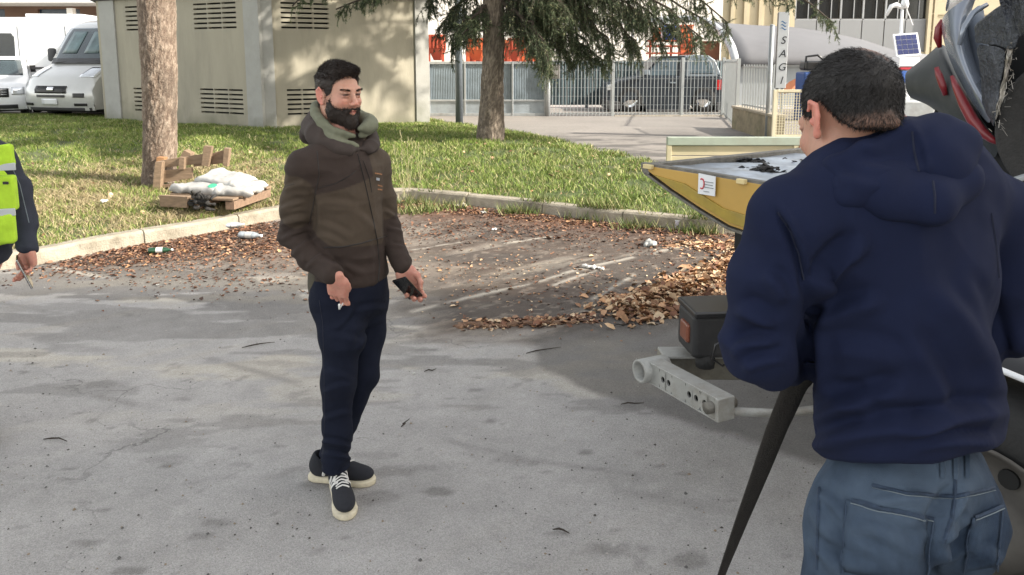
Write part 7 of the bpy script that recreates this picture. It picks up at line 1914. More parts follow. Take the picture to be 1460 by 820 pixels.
def vs2(mbx, pts, w, h, bvh, off=.0005):
    p3 = [W(p[0], p[1], 1.25) for p in pts]; mid = p3[len(p3) // 2]
    seam(mbx, bvh, p3, (mid - camo.location).normalized(), w, h, .008, off)
for pts, b in (([(1300, 186), (1303, 215), (1310, 245)], KB), ([(1330, 258), (1333, 280), (1333, 304)], KP),
               ([(1108, 300), (1128, 330), (1140, 365), (1146, 400)], HB), ([(1140, 655), (1230, 668), (1330, 662), (1440, 645)], HB), ([(1412, 300), (1420, 350), (1424, 400)], HB)):
    mb = MB(); vs2(mb, pts, .004, .0018, b)
    if mb.v: mb.build('seam', M_hseam, P2, world=True)
# jeans
def jeans_extra(nt, b):
    N, L = nt.nodes, nt.links
    w = N.new('ShaderNodeTexNoise'); w.inputs['Scale'].default_value = 5; w.inputs['Detail'].default_value = 4
    tc = N.new('ShaderNodeTexCoord'); L.new(tc.outputs['Object'], w.inputs['Vector'])
    src = b.inputs['Base Color'].links[0].from_socket
    r = N.new('ShaderNodeMapRange'); r.inputs[1].default_value = .40; r.inputs[2].default_value = .66; r.inputs[4].default_value = .75
    L.new(w.outputs[0], r.inputs[0])
    m = N.new('ShaderNodeMix'); m.data_type = 'RGBA'; m.inputs[7].default_value = (.095, .130, .180, 1)
    L.new(r.outputs[0], m.inputs[0]); L.new(src, m.inputs[6]); L.new(m.outputs[2], b.inputs['Base Color'])
M_jean = mat('faded_denim', (.024, .038, .064), rough=.88, var=.28, vs=70, bump=.3, bs=900, stretch=(1, 1, .35), extra=jeans_extra, spec=.2)
M_stit = mat('denim_stitch', (.15, .18, .20), rough=.9); M_jdark = mat('denim_seam', (.026, .042, .072), rough=.9, var=.3, vs=90)
s = Sculpt((.40, 1.12, .03), (1.20, 1.85, 1.06), .0065)
s.ell(W(1293, 680, 1.43), (.168, .125, .12), Q25, k=.04)
s.ell(W(1252, 745, 1.385), (.080, .120, .115), Q25, k=.05).ell(W(1350, 735, 1.44), (.086, .118, .115), Q25, k=.035)
s.chain([hL + Vector((-.01, 0, -.02)), kL, aL], [.090, .075, .068], k=.04).chain([hR + Vector((.0, 0, -.02)), kR, aR], [.088, .074, .066], k=.03)
s.cut(W(1290, 625, 1.42), (0, 0, 1), k=.006); s.cut((0, 0, .05), (0, 0, -1), k=.006)
tv, tf = s.mesh()
tv = cloth(tv, tf, lambda V: (ridged(V + V[:, [2, 1, 0]] * .5, 10, 11, (1, 1, 1.3)) - .3) * .006 + (fbm(V, 12, 3, 3) - .5) * .010, 1)
tv = relax(tv + normals(tv, tf) * creases(tv, normals(tv, tf), [
    (1362, 690, 1325, 812, -.016, .014, -.1), (1215, 745, 1300, 790, .010, .014), (1215, 775, 1290, 815, .010, .014), (1300, 790, 1340, 760, .008, .012), (1345, 800, 1400, 765, .010, .014),
    (1155, 720, 1185, 780, .008, .012), (1160, 700, 1200, 740, .006, .012), (1345, 770, 1385, 740, .006, .010), (1190, 800, 1260, 815, .008, .012), (1240, 720, 1330, 712, .006, .012), (1155, 770, 1195, 820, .008, .010), (1385, 780, 1425, 800, .007, .010)], 1.3)[:, None] * 1.5, tf, 1, .4)
TB2 = bvh_of(tv, tf); link('jeans', np_mesh('jeans', wl2(tv), tf, M_jean, True), P2)
def pocket(c):
    rows = patch(TB2, [W(p[0], p[1], 1.2) for p in c], (W(*c[0], 1.2) - camo.location), 12, 12, .0035)
    o = MB().grid(rows).build('back_pocket', M_jean, P2, world=True, smooth=True, solid=.003)
    cs = c + [c[0]]
    mb = MB(); vs2(mb, [(c[0][0], c[0][1] + 3), (c[1][0], c[1][1] + 3)], .0022, .001, TB2, .006); mb.build('stitch_line', M_stit, o, world=False) if False else mb.build('stitching', M_stit, P2, world=True)
    mb = MB(); vs2(mb, [c[0], c[1]], .009, .0018, TB2, .0045); mb.build('pocket_hem', M_jdark, P2, world=True)
    for a, b_ in ((c[1], c[2]), (c[3], c[0])):
        mb = MB(); vs2(mb, [a, b_], .004, .0014, TB2, .0045); mb.build('pocket_seam', M_jdark, P2, world=True)
pocket([(1208, 712), (1332, 742), (1318, 835), (1200, 822)]); pocket([(1384, 738), (1428, 722), (1420, 812), (1374, 822)])
for pts, w, m in (([(1236, 690), (1290, 703), (1362, 708), (1424, 694)], .007, M_jdark), ([(1236, 694), (1290, 707), (1362, 712), (1424, 698)], .0012, M_stit),
                  ([(1362, 672), (1362, 706), (1357, 740), (1345, 775)], .007, M_jdark), ([(1168, 690), (1166, 740), (1164, 818)], .007, M_jdark)):
    mb = MB(); vs2(mb, pts, w, .0018, TB2, .0008)
    if mb.v: mb.build('seam', m, P2, world=True)
for x in (1343, 1361, 1377):
    mb = MB(); vs2(mb, [(x, 640), (x, 682)], .010, .005, TB2, .004)
    if mb.v: mb.build('belt_loop', M_jean, P2, world=True)
M_work = mat('work_shoe', (.03, .026, .022), rough=.8, var=.2)
for a in (aL, aR):
    s = Sculpt((a.x - .12, a.y - .12, -.01), (a.x + .08, a.y + .26, .16), .006)
    s.ell((a.x, a.y, .06), (.042, .05, .05), k=.02).ell((a.x - .035, a.y + .11, .04), (.045, .10, .038), R(20), k=.03); s.cut((0, 0, 0.004), (0, 0, -1), k=.003)
    v, f = s.mesh(); link('shoe', np_mesh('shoe', wl2(v), f, M_work, True), P2)
# the dark webbing strap he is holding
M_strap = mat('dark_webbing', (.030, .026, .022), rough=.9, var=.2, vs=60, bump=.4, bs=260)
path = [W(1165, 500, 1.62), W(1136, 545, 1.58), W(1108, 610, 1.60), W(1082, 680, 1.64), W(1055, 750, 1.70), W(1029, 820, 1.76), W(1000, 905, 1.84), W(985, 950, 1.9)]
path[-1].z = .006; path += [path[-1] + Vector((.06, -.35, 0)), path[-1] + Vector((.35, -.6, 0))]
dp = []
for i in range(len(path) - 1):
    for k in range(6): dp.append(path[i].lerp(path[i + 1], k / 6))
mb = MB(); rows = []
for i, p in enumerate(dp):
    t = i / len(dp); a = R(-12) + (R(62) * min(1, t * 1.7))
    d = (dp[min(i + 1, len(dp) - 1)] - dp[max(0, i - 1)]).normalized(); wdir = Vector((math.cos(a), math.sin(a), 0)); wdir = (wdir - d * wdir.dot(d)).normalized()
    w = .027
    rows.append([p - wdir * w, p - wdir * w * .33, p + wdir * w * .33, p + wdir * w])
o = mb.grid(rows).build('webbing_strap', M_strap, None, smooth=True, solid=.003)
tag(o, 'dark webbing strap hanging down from the hands of the man in the navy hoodie', 'strap')

# ---------------------------------------------------------------- person cut by the left edge of the photograph
P3 = thing('person', 'person in a yellow hi-vis vest and navy sleeve at the left edge, holding a phone', 'person', (-2.43, 3.42, 0))
def wl3(V): return wl(P3, V)
Qm = R(18)
hv, hf = head_sculpt(.004)
H3 = W(-45, 122, 3.42); M3 = Matrix.Rotation(R(35), 3, 'Z')
sk = [(xf(hv, M3, H3), hf, head_cols(hv))]
sh3 = W(-2, 225, 3.44); el3 = W(33, 308, 3.46); wr3 = W(40, 352, 3.38)
sh3r = W(-88, 225, 3.36); el3r = W(-112, 310, 3.36); wr3r = W(-100, 385, 3.28)
hp3, hp3r = W(-42, 385, 3.45), W(-84, 385, 3.40)
kn3, an3 = W(-42, 500, 3.40), W(-26, 612, 3.42); kn3r, an3r = W(-90, 500, 3.36), W(-94, 618, 3.36)
s = Sculpt((-3.0, 3.1, 0), (-1.9, 3.75, 1.7), .013)
s.ell(W(-45, 270, 3.42), (.15, .10, .2), Qm, k=.05).ell(W(-45, 360, 3.42), (.14, .10, .16), Qm, k=.05).cone(W(-45, 170, 3.42), W(-45, 215, 3.42), .055, .06)
for a, b, c in ((sh3, el3, wr3), (sh3r, el3r, wr3r)): s.cone(a, b, .045, .036).cone(b, c, .036, .026)
for a, b, c in ((hp3, kn3, an3), (hp3r, kn3r, an3r)): s.cone(a, b, .075, .05).cone(b, c, .05, .033)
v, f = s.mesh(); sk.append((v, f, skin_cols(v)))
g1, g2 = hand_sculpt([(24, 30, 20), (30, 36, 22), (36, 40, 24), (44, 44, 26)], [Vector((-.022, -.004, -.02)), Vector((-.038, -.018, -.048)), Vector((-.040, -.030, -.078)), Vector((-.030, -.040, -.10))], side=-1)
sk.append((xf(g1 * .95, Matrix.Rotation(R(-25), 3, 'Z') @ Matrix.Rotation(R(6), 3, 'Y') @ Matrix.Rotation(R(5), 3, 'X'), W(40, 353, 3.37)), g2, skin_cols(g1)))
V_, F_, C_ = joinm(sk); link('body', np_mesh('body', wl3(V_), F_, M_skin, True, cols=C_), P3)
v, f = hair_cap(.004, .008, reg2, .01); link('hair', np_mesh('hair', wl3(xf(v, M3, H3)), f, M_hair, True), P3)
M_navy = mat('navy_jacket', (.010, .013, .026), rough=.75, var=.12, vs=20, bump=.3, bs=500)
M_hv = mat('hi_vis_yellow', (.40, .62, .03), rough=.85, var=.16, vs=20, bump=.3, bs=300)
M_refl = mat('reflective_grey', (.42, .44, .45), rough=.4, var=.08)
s = Sculpt((-3.0, 3.1, .72), (-1.9, 3.8, 1.58), .007)
s.ell(W(-45, 265, 3.42), (.185, .13, .2), Qm, k=.05).ell(W(-45, 350, 3.42), (.17, .13, .18), Qm, k=.05).cone(W(-70, 215, 3.4), W(-18, 215, 3.44), .07, .07, k=.04)
s.chain([sh3, W(22, 270, 3.47), el3], [.065, .060, .058], k=.03).chain([el3, wr3], [.058, .044], k=.015).chain([sh3r, el3r, wr3r], [.062, .055, .042], k=.02)
s.cut(W(0, 378, 3.4), (0, 0, -1), k=.01); s.cut(W(40, 353, 3.38), (.1, .0, -1), k=.003) if False else None
s.cone(wr3 + Vector((0, 0, -.01)), wr3 + Vector((.0, -.01, -.06)), .032, .034, k=.004, op='sub')
v, f = s.mesh(); v = cloth(v, f, lambda V: (ridged(V + V[:, [2, 0, 1]] * .4, 9, 3, (1, 1, 2)) - .3) * .007 + (fbm(V, 14, 2, 3) - .5) * .01)
link('jacket', np_mesh('jacket', wl3(v), f, M_navy, True), P3)
B3 = bvh_of(v, f)
mb = MB(); seam(mb, B3, [W(10, 222, 3.2), W(28, 262, 3.2), W(42, 320, 3.2)], W(30, 280, 3.2) - camo.location, .004, .001); mb.build('reflective_piping', M_galv, P3, world=True)
s = Sculpt((-3.0, 3.1, .80), (-2.0, 3.8, 1.58), .007)
s.ell(W(-45, 268, 3.42), (.218, .150, .21), Qm, k=.05).ell(W(-45, 345, 3.42), (.205, .150, .16), Qm, k=.05).cone(W(-66, 212, 3.4), W(-26, 212, 3.43), .082, .082, k=.04)
s.cut(W(0, 352, 3.35), (0, 0, -1), k=.008); s.cone(W(-45, 215, 3.2), W(-45, 160, 3.4), .06, .09, k=.02, op='sub')
v, f = s.mesh(); v = cloth(v, f, lambda V: (ridged(V, 8, 5, (1, 1, .7)) - .3) * .006)
vest = link('hi_vis_vest', np_mesh('hi_vis_vest', wl3(v), f, M_hv, True), P3); VB3 = bvh_of(v, f)
for y in (243, 312):
    mb = MB(); seam(mb, VB3, [W(-100, y, 3.2), W(-40, y, 3.2), W(22, y - 2, 3.2)], (0, 1, 0), .045, .002); mb.build('reflective_band', M_refl, P3, world=True)
s = Sculpt((-2.5, 3.05, 1.05), (-2.1, 3.5, 1.4), .006); s.rbox(W(9, 275, 3.31), (.028, .018, .065), .012, Qm); v, f = s.mesh()
pk = link('radio_pocket', np_mesh('radio_pocket', wl3(v), f, M_hv, True), P3)
for yb_ in (238, 303):
    mb = MB(); c_ = W(6, yb_, 3.275); mb.box(c_, (.085, .012, .032), Qm); mb.build('reflective_band', M_refl, P3, world=True, bev=.003)
for q_, h_ in ((W(4, 222, 3.29), .036), (W(6, 325, 3.285), .055)):
    s = Sculpt(tuple(q_ - Vector((.12, .1, .12))), tuple(q_ + Vector((.12, .1, .12))), .006); s.rbox(q_, (.030, .010, h_), .012, Qm); v, f = s.mesh(); v = cloth(v, f, lambda V: (ridged(V, 14, 3) - .3) * .004)
    link('vest_pocket', np_mesh('vest_pocket', wl3(v), f, M_hv, True), P3)
MB().box(W(8, 261, 3.272), (.022, .006, .012)).build('clip', M_black, P3, world=True)
s = Sculpt((-3.0, 3.1, .05), (-2.0, 3.8, .98), .01)
s.ell(W(-56, 378, 3.42), (.155, .12, .12), Qm, k=.04).chain([hp3, kn3, an3], [.085, .068, .060], k=.04).chain([hp3r, kn3r, an3r], [.09, .07, .065], k=.03)
v, f = s.mesh(); v = cloth(v, f, lambda V: (ridged(V, 8, 5, (1, 1, 1.5)) - .3) * .007); link('trousers', np_mesh('trousers', wl3(v), f, M_trou, True), P3)
for a, dx in ((an3, .075), (an3r, .03)):
    s = Sculpt((a.x - .12, a.y - .30, -.01), (a.x + .22, a.y + .1, .16), .006)
    s.ell((a.x, a.y, .06), (.042, .05, .05), k=.02).ell((a.x + dx, a.y - .10, .042), (.045, .10, .04), R(24), k=.03); s.cut((0, 0, .004), (0, 0, -1), k=.003)
    v, f = s.mesh(); link('boot', np_mesh('boot', wl3(v), f, M_work, True), P3)
ph = MB().box((0, 0, 0), (.074, .009, .150)).build('mobile_phone', M_phone, None, bev=.0035, seg=3)
MB().box((0, 0, 0), (.077, .006, .153)).build('phone_edge', M_metal, ph, bev=.003)
_a = Vector((-.12, .55, -.55)).normalized(); _a = Vector((.22, .25, -.95)).normalized(); _n = Vector((-.85, -.5, -.1)); _n = (_n - _a * _n.dot(_a)).normalized()
ph.matrix_world = Matrix.Translation(W(35, 388, 3.33)) @ Matrix((_a.cross(_n), _n, _a)).transposed().to_4x4()
tag(ph, 'phone in a metal edge held by the person at the left edge', 'phone')
# ================================================================ litter, leaves, pallets, sacks
M_wood = mat('pallet_wood', (.24, .165, .105), rough=.85, var=.28, vs=5, stretch=(1, 6, 6), bump=.4, bs=30, dirt=(.14, .10, .07), dirt_amt=.5, dirt_s=6)
M_woodd = mat('old_wood', (.20, .13, .085), rough=.9, var=.3, vs=5, stretch=(1, 6, 6), bump=.4, bs=30)
# broken pallet leaning against the tree
g0 = G(272, 268, .22); Yp = g0.y
pal = thing('broken_pallet', 'broken wooden pallet standing on edge against the foot of the left tree', 'pallet', (g0.x, Yp, .2))
def pw(x, y, dy=0): v = W(x, y, Yp + dy); return v
def plank(pts, dy, th, m, name='board', par=pal):
    P = [pw(x, y, dy) for x, y in pts]; mb = MB(); n = len(P); Q = [p + Vector((0, th, 0)) for p in P]
    mb.add(P + Q, [tuple(range(n)), tuple(range(2 * n - 1, n - 1, -1))] + [(i, i + n, (i + 1) % n + n, (i + 1) % n) for i in range(n)]); return local(mb, name, m, par, bev=.004)
plank([(224, 262), (226, 244), (274, 239), (275, 254)], .02, .03, M_wood); plank([(226, 240), (228, 229), (292, 219), (292, 233)], .04, .03, M_wood); plank([(276, 238), (276, 226), (326, 212), (323, 232)], .05, .03, M_woodd)
plank([(254, 242), (255, 224), (263, 225), (262, 242)], -.03, .06, M_wood, 'block'); plank([(287, 236), (290, 208), (302, 209), (297, 238)], -.02, .07, M_wood, 'block'); plank([(317, 236), (319, 211), (327, 212), (324, 238)], -.02, .08, M_wood, 'block')
plank([(217, 270), (221, 231), (231, 231), (228, 272)], -.06, .09, M_wood, 'block'); plank([(222, 236), (223, 224), (234, 225), (233, 236)], .1, .10, mat('raw_orange_wood', (.34, .18, .085), rough=.85, var=.2, vs=12), 'block')
plank([(256, 224), (262, 214), (272, 219), (272, 226)], .12, .12, M_wood, 'block'); plank([(228, 268), (228, 264), (318, 258), (318, 263)], .0, .05, M_woodd)
# flat pallet with sacks
g1 = G(311, 286, .22); fp = thing('flat_pallet', 'low broken pallet lying under the white sacks', 'pallet', (g1.x, g1.y, .2))
Mr = Matrix.Rotation(R(-10), 3, 'Z')
for k in range(5): MB().box((0, -.36 + k * .18, .115), (.84, .11, .022)).move(Mr).build('board', M_wood, fp, bev=.003)
for k in (-.37, 0, .37): MB().box((k, 0, .05), (.10, .80, .085)).move(Mr).build('bearer', M_woodd, fp, bev=.004)
MB().box((-.20, -.45, .08), (.34, .03, .12)).move(Mr @ Matrix.Rotation(R(-6), 3, 'Z')).build('board', M_wood, fp, bev=.004)
M_sack = mat('white_sack', (.36, .355, .34), rough=.6, var=.12, vs=5, bump=.25, bs=18, dirt=(.42, .36, .27), dirt_amt=.35, dirt_s=4)
def sack(loc, rz, L, w, h, label, tilt=(0, 0), seed=0, m=M_sack):
    s = Sculpt((-L / 2 - .08, -w / 2 - .08, -.05), (L / 2 + .08, w / 2 + .08, h + .08), .010)
    s.rbox((0, 0, h / 2), (L / 2 - h * .55, w / 2 - h * .5, .002), h / 2, k=.02)
    for sx in (-1, 1):
        for sy in (-1, 1): s.cone((sx * (L / 2 - .06), sy * (w / 2 - .07), h * .42), (sx * (L / 2 + .01), sy * (w / 2 - .02), h * .35), .035, .012, k=.04)
    v, f = s.mesh(); v = cloth(v, f, lambda V: (ridged(V, 5, seed, (1, 1, 1)) - .3) * .018 + (ridged(V, 13, seed + 5) - .3) * .006 + (fbm(V, 6, seed + 2, 3) - .5) * .02, 0)
    M_ = Matrix.Rotation(rz, 3, 'Z') @ Matrix.Rotation(tilt[0], 3, 'X') @ Matrix.Rotation(tilt[1], 3, 'Y'); v = v @ np.array(M_.transposed())
    o = link('white_sack', np_mesh('white_sack', v, f, m, True)); o.location = loc; tag(o, label, 'sack', 'white sacks on the flat pallet'); return o, v, f
zb0 = .2 + .128
sack((g1.x - .16, g1.y - .02, zb0), R(-14), .54, .38, .085, 'lower white sack at the left of the pile, green print on it', seed=1)
sack((g1.x + .27, g1.y - .12, zb0 - .01), R(-4), .40, .34, .075, 'lower white sack at the front right of the pile', seed=4)
sack((g1.x + .20, g1.y + .17, zb0 + .0), R(-20), .46, .36, .08, 'white sack at the back right of the pile', seed=6)
sack((g1.x + .06, g1.y + .14, zb0 + .072), R(-22), .56, .36, .08, 'topmost white sack of the pile', (R(8), R(6)), seed=8)
q = W(303, 264, g1.y - .22); o = MB().lathe([(0, 0), (.05, 0), (.045, .004), (0, .006)], n=9).build('green_print', mat('print_green', (.05, .38, .20), rough=.6)); o.location = (q.x, q.y, zb0 + .093); o.rotation_euler = (R(18), 0, 0); tag(o, 'green print patch lying on the left white sack', 'label')
# dark plastic clump in front
q = G(290, 300, .2); s = Sculpt((-.2, -.2, -.05), (.2, .2, .35), .008)
gq = np.random.default_rng(3)
for k in range(26): a = Vector((gq.normal(0, .045), gq.normal(0, .035), gq.uniform(0, .17))); s.cone(a, a + Vector((gq.normal(0, .05), gq.normal(0, .04), gq.normal(0, .04))), .020, .006, k=.012)
v, f = s.mesh(); v = cloth(v, f, lambda V: (ridged(V, 22, 3) - .3) * .012); o = link('plastic_bag', np_mesh('plastic_bag', v, f, mat('black_film', (.020, .018, .016), rough=.8, var=.6, vs=30, bump=.6, bs=60), True)); o.location = (q.x, q.y, .22); tag(o, 'crumpled black plastic in front of the white sacks', 'plastic bag')

# leaves: thousands of curled plates, thickest along the kerb and in the heap by the truck
def leaves(n, dens, size, cols_, seed, zfun, pile=None, curl=.5):
    g = np.random.default_rng(seed); P = dens(g, n); n = len(P); s_ = size * g.lognormal(0, .35, n); az = g.uniform(0, 2 * np.pi, n)
    tx, ty = g.normal(0, curl, n), g.normal(0, curl, n); z = zfun(P[:, 0], P[:, 1]) + (0 if pile is None else pile(P, g))
    loc = []
    for (u, v, c_) in ((-1, 0, .0), (-.35, .62, .25), (.55, .55, .2), (1.15, 0, .0), (.5, -.6, .22), (-.4, -.55, .25), (0.05, 0, -.12)):
        x, y = u * s_, v * s_; X_ = x * np.cos(az) - y * np.sin(az); Y_ = x * np.sin(az) + y * np.cos(az); h = c_ * s_ * g.uniform(.3, 2.2, n) + x * tx * .35 + y * ty * .5
        loc.append(np.stack([P[:, 0] + X_, P[:, 1] + Y_, z + h + .35 * s_ * np.minimum(1, np.abs(tx) + np.abs(ty)) * .5 + .004], 1))
    V = np.stack(loc, 1).reshape(-1, 3); b = (np.arange(n) * 7)[:, None]
    F = np.concatenate([b + np.array([[i, (i + 1) % 6, 6]]) for i in range(6)])
    ca = np.array(cols_); k = g.integers(0, len(ca), n); c = ca[k] * g.uniform(.7, 1.25, (n, 1)); return V, F, np.repeat(c, 7, 0)
def along(pts, w, skew=0):
    A = np.array(GP(*pts))
    def f(g, n):
        seg = np.linalg.norm(A[1:] - A[:-1], axis=1); k = g.choice(len(seg), n, p=seg / seg.sum()); t = g.random((n, 1)); P = A[k] * (1 - t) + A[k + 1] * t; return P + g.normal(0, w, (n, 2)) + np.array([0, skew])
    return f
def offlawn(P): return P[lawn_sd(P[:, 0], P[:, 1]) < -.02]
zg = lambda x, y: base_z(x, y)
BR = [(.15, .065, .035), (.21, .10, .055), (.10, .05, .032), (.27, .16, .10), (.07, .04, .028)]; TAN = [(.50, .34, .20), (.40, .22, .11), (.58, .44, .29), (.28, .15, .08), (.46, .27, .15)]
M_leaf = mat('dead_leaf', (0, 0, 0), rough=.8, var=.2, vs=60, attr='col')
parts = []
for (pts, w, n, sz, cc, sd_) in (([(100, 378), (200, 352), (300, 336), (400, 320)], .24, 3600, .011, BR, 1), ([(150, 372), (260, 356), (400, 348), (440, 352)], .34, 3800, .0115, BR + TAN[1:2], 2), ([(540, 296), (620, 299), (720, 306), (850, 320), (960, 328), (1040, 336)], .14, 4200, .0125, BR + TAN[1:2], 3),
                                ([(560, 330), (700, 325), (900, 340), (1040, 350)], .35, 2200, .0115, BR, 4), ([(560, 380), (700, 400), (860, 420), (1000, 380)], .45, 900, .011, BR + TAN, 5), ([(655, 464), (720, 462), (800, 458), (850, 456)], .05, 600, .016, BR + TAN, 6),
                                ([(200, 400), (400, 390), (430, 410)], .30, 500, .011, BR, 7), ([(960, 350), (1060, 352), (1090, 372)], .12, 900, .018, TAN + BR[:2], 8)):
    V, F, c = leaves(n, (lambda p=pts, w=w: (lambda g, n: offlawn(along(p, w)(g, n))))(), sz, cc, sd_, zg); parts.append((V, F, c))
V, F, c = joinm(parts); tag(link('fallen_leaves', np_mesh('fallen_leaves', V, F, M_leaf, False, cols=c)), 'brown fallen leaves and crumbs strewn over the dirt bay along the kerb', 'leaves', kind='stuff')
A_ = np.array(GP((885, 440), (935, 428), (985, 410), (1040, 385), (1085, 365)))
def pile(P, g):
    d = np.full(len(P), 9.)
    for a, b in zip(A_[:-1], A_[1:]): t = np.clip(((P - a) @ (b - a)) / ((b - a) @ (b - a)), 0, 1); d = np.minimum(d, np.linalg.norm(P - a - t[:, None] * (b - a), axis=1))
    return np.exp(-(d / .14) ** 2) * .055 * g.random(len(P)) ** .7
V, F, c = leaves(4300, lambda g, n: (lambda P: P)(along([(885, 440), (935, 428), (985, 410), (1040, 385), (1085, 365)], .125)(g, n)), .019, TAN + BR[:1], 12, zg, pile, .9)
V2, F2, c2 = leaves(1300, lambda g, n: along([(900, 448), (1010, 432), (1060, 430)], .10)(g, n), .020, TAN + BR[:2], 13, zg, None, .8)
V, F, c = joinm([(V, F, c), (V2, F2, c2)]); tag(link('leaf_heap', np_mesh('leaf_heap', V, F, M_leaf, False, cols=c)), 'heap of pale curled plane leaves swept up beside the tow truck tail', 'leaves', kind='stuff')
# leaves and scraps on the lawn
V, F, c = leaves(1400, lambda g, n: (lambda P: P[lawn_sd(P[:, 0], P[:, 1]) > .2])(np.stack([g.uniform(-7, 3, n), g.uniform(6.6, 13, n)], 1)), .013, BR + TAN, 14, lambda x, y: lawn_z(x, y, lawn_sd(x, y)) + .025, None, .8)
tag(link('lawn_leaves', np_mesh('lawn_leaves', V, F, M_leaf, False, cols=c)), 'scattered dead leaves caught in the lawn grass', 'leaves', kind='stuff')
# gravel crumbs on the road
g = np.random.default_rng(44); n = 3000; px, py = g.uniform(-50, 1250, n), 300 + 520 * g.random(n) ** 1.6; P = np.array([tuple(G(a, b)) for a, b in zip(px, py)]); P = P[lawn_sd(P[:, 0], P[:, 1]) < -.03]; n = len(P)
r = np.clip(g.lognormal(-5.9, .5, n), .0012, .010); vs_ = []
for (u, v_, w) in ((1, 0, 0), (0, 1, 0), (-1, 0, 0), (0, -1, 0), (.1, .1, .8)): vs_.append(np.stack([P[:, 0] + u * r * g.uniform(.6, 1.3, n), P[:, 1] + v_ * r * g.uniform(.6, 1.3, n), base_z(P[:, 0], P[:, 1]) + w * r + .002 + 0 * r], 1))
V = np.stack(vs_, 1).reshape(-1, 3); b = (np.arange(n) * 5)[:, None]; F = np.concatenate([b + np.array([[i, (i + 1) % 4, 4]]) for i in range(4)]); cc = np.array([(.10, .095, .09), (.34, .32, .29), (.06, .05, .045), (.22, .17, .12)])[g.integers(0, 4, n)]
tag(link('road_grit', np_mesh('road_grit', V, F, mat('grit', (0, 0, 0), rough=.9, attr='col', var=.2), False, cols=np.repeat(cc, 5, 0))), 'grit and small stones scattered over the road surface', 'grit', kind='stuff')
# single twigs and dark leaves on the road
M_twig = mat('twig_dark', (.035, .026, .02), rough=.9, var=.3)
for i, (x0, y0, x1, y1, lab) in enumerate(((345, 497, 392, 490, 'thin dark twig on the road left of the bearded man'), (572, 610, 584, 600, 'small twig on the road right of the bearded man'), (750, 505, 800, 497, 'curved dark twig at the edge of the darker asphalt'), (62, 628, 96, 632, 'thin twig on the road at the lower left'),
                                          (788, 757, 812, 764, 'short twig on the bare road below the darker asphalt'), (885, 578, 918, 577, 'dark strip of bark on the asphalt left of the lift arm'), (872, 466, 902, 462, 'dark bent scrap at the foot of the leaf heap'), (605, 531, 622, 528, 'dark dead leaf scrap on the road near the knees of the bearded man'))):
    a, b = G(x0, y0), G(x1, y1); m_ = a.lerp(b, .5) + Vector((0, 0, .006)) + Vector((random.uniform(-.02, .02), random.uniform(-.02, .02), 0)); t = MB().tube([a - m_ + Vector((0, 0, .006)), a.lerp(b, .25) - m_ + Vector((.008, .004, .012)), Vector((0, 0, .004)), b - m_ + Vector((0, 0, .01))], [.002, .0042, .0035, .0015], 6)
    o = t.build('twig', M_twig, None, smooth=True); o.location = m_; tag(o, lab, 'twig')
# ragged strip of bark and earth along the near edge of the bay
a, b = G(648, 467), G(850, 459); gq = np.random.default_rng(77); sx_ = Sculpt((min(a.x, b.x) - .1, min(a.y, b.y) - .25, -.03), (max(a.x, b.x) + .1, max(a.y, b.y) + .25, .10), .009)
for k in range(46):
    t = gq.random() ** 1.3; p = a.lerp(b, t) + Vector((0, gq.normal(0, .018), gq.uniform(-.01, .012))); sx_.cone(p, p + Vector((gq.normal(0, .07), gq.normal(0, .015), gq.normal(0, .006))), .012 + .012 * gq.random() * (1 - t), .007, k=.012)
v, f = sx_.mesh(); v = cloth(v, f, lambda V: (fbm(V, 30, 3, 3) - .5) * .012, 0); o = link('bark_strip', np_mesh('bark_strip', v, f, mat('wet_bark', (.13, .07, .04), rough=.85, var=.7, vs=22, bump=.6, bs=60, dirt=(.30, .19, .11), dirt_amt=.7, dirt_s=16), True)); tag(o, 'ragged brown strip of bark and earth along the near edge of the dirt bay', 'bark')
# bottles, cups, film
def bottle(px, py, rz, body, lab, L=.22, r=.033, gl=None):
    q = G(px, py); t = thing('bottle', lab, 'bottle', (q.x, q.y, float(base_z(q.x, q.y)) + r + .004), rz)
    MB().lathe([(0, 0), (r * .9, .002), (r, .012), (r, L * .25), (r * .93, L * .3), (r, L * .36), (r, L * .62), (r * .7, L * .78), (r * .38, L * .88), (r * .36, L * .95), (0, L * .95)], n=18, axis='x').build('body', body, t, smooth=True)
    MB().lathe([(r * .42, L * .94), (r * .42, L), (0, L)], n=12, axis='x').build('cap', gl or M_signw, t); MB().lathe([(r * 1.015, L * .32), (r * 1.015, L * .60)], n=18, axis='x').build('label_band', MATS['white_litter'] if 'white_litter' in MATS else mat('white_litter', (.5, .49, .46), rough=.6, var=.1), t, smooth=True); t.scale = (1, 1, .8)
M_gb = mat('green_glass', (.010, .05, .022), rough=.15, var=.1, coat=.5); M_cl = mat('clear_film', (.30, .33, .35), rough=.25, var=.4, vs=25, coat=.4)
bottle(212, 363, R(10), M_gb, 'green bottle with a pale label among the leaves at the left', .21, .033); bottle(342, 341, R(-12), M_cl, 'clear crushed plastic bottle behind the elbow of the bearded man', .24, .042)
bottle(320, 327, R(20), M_cl, 'small clear plastic bottle on the leaves below the sacks', .20, .035)
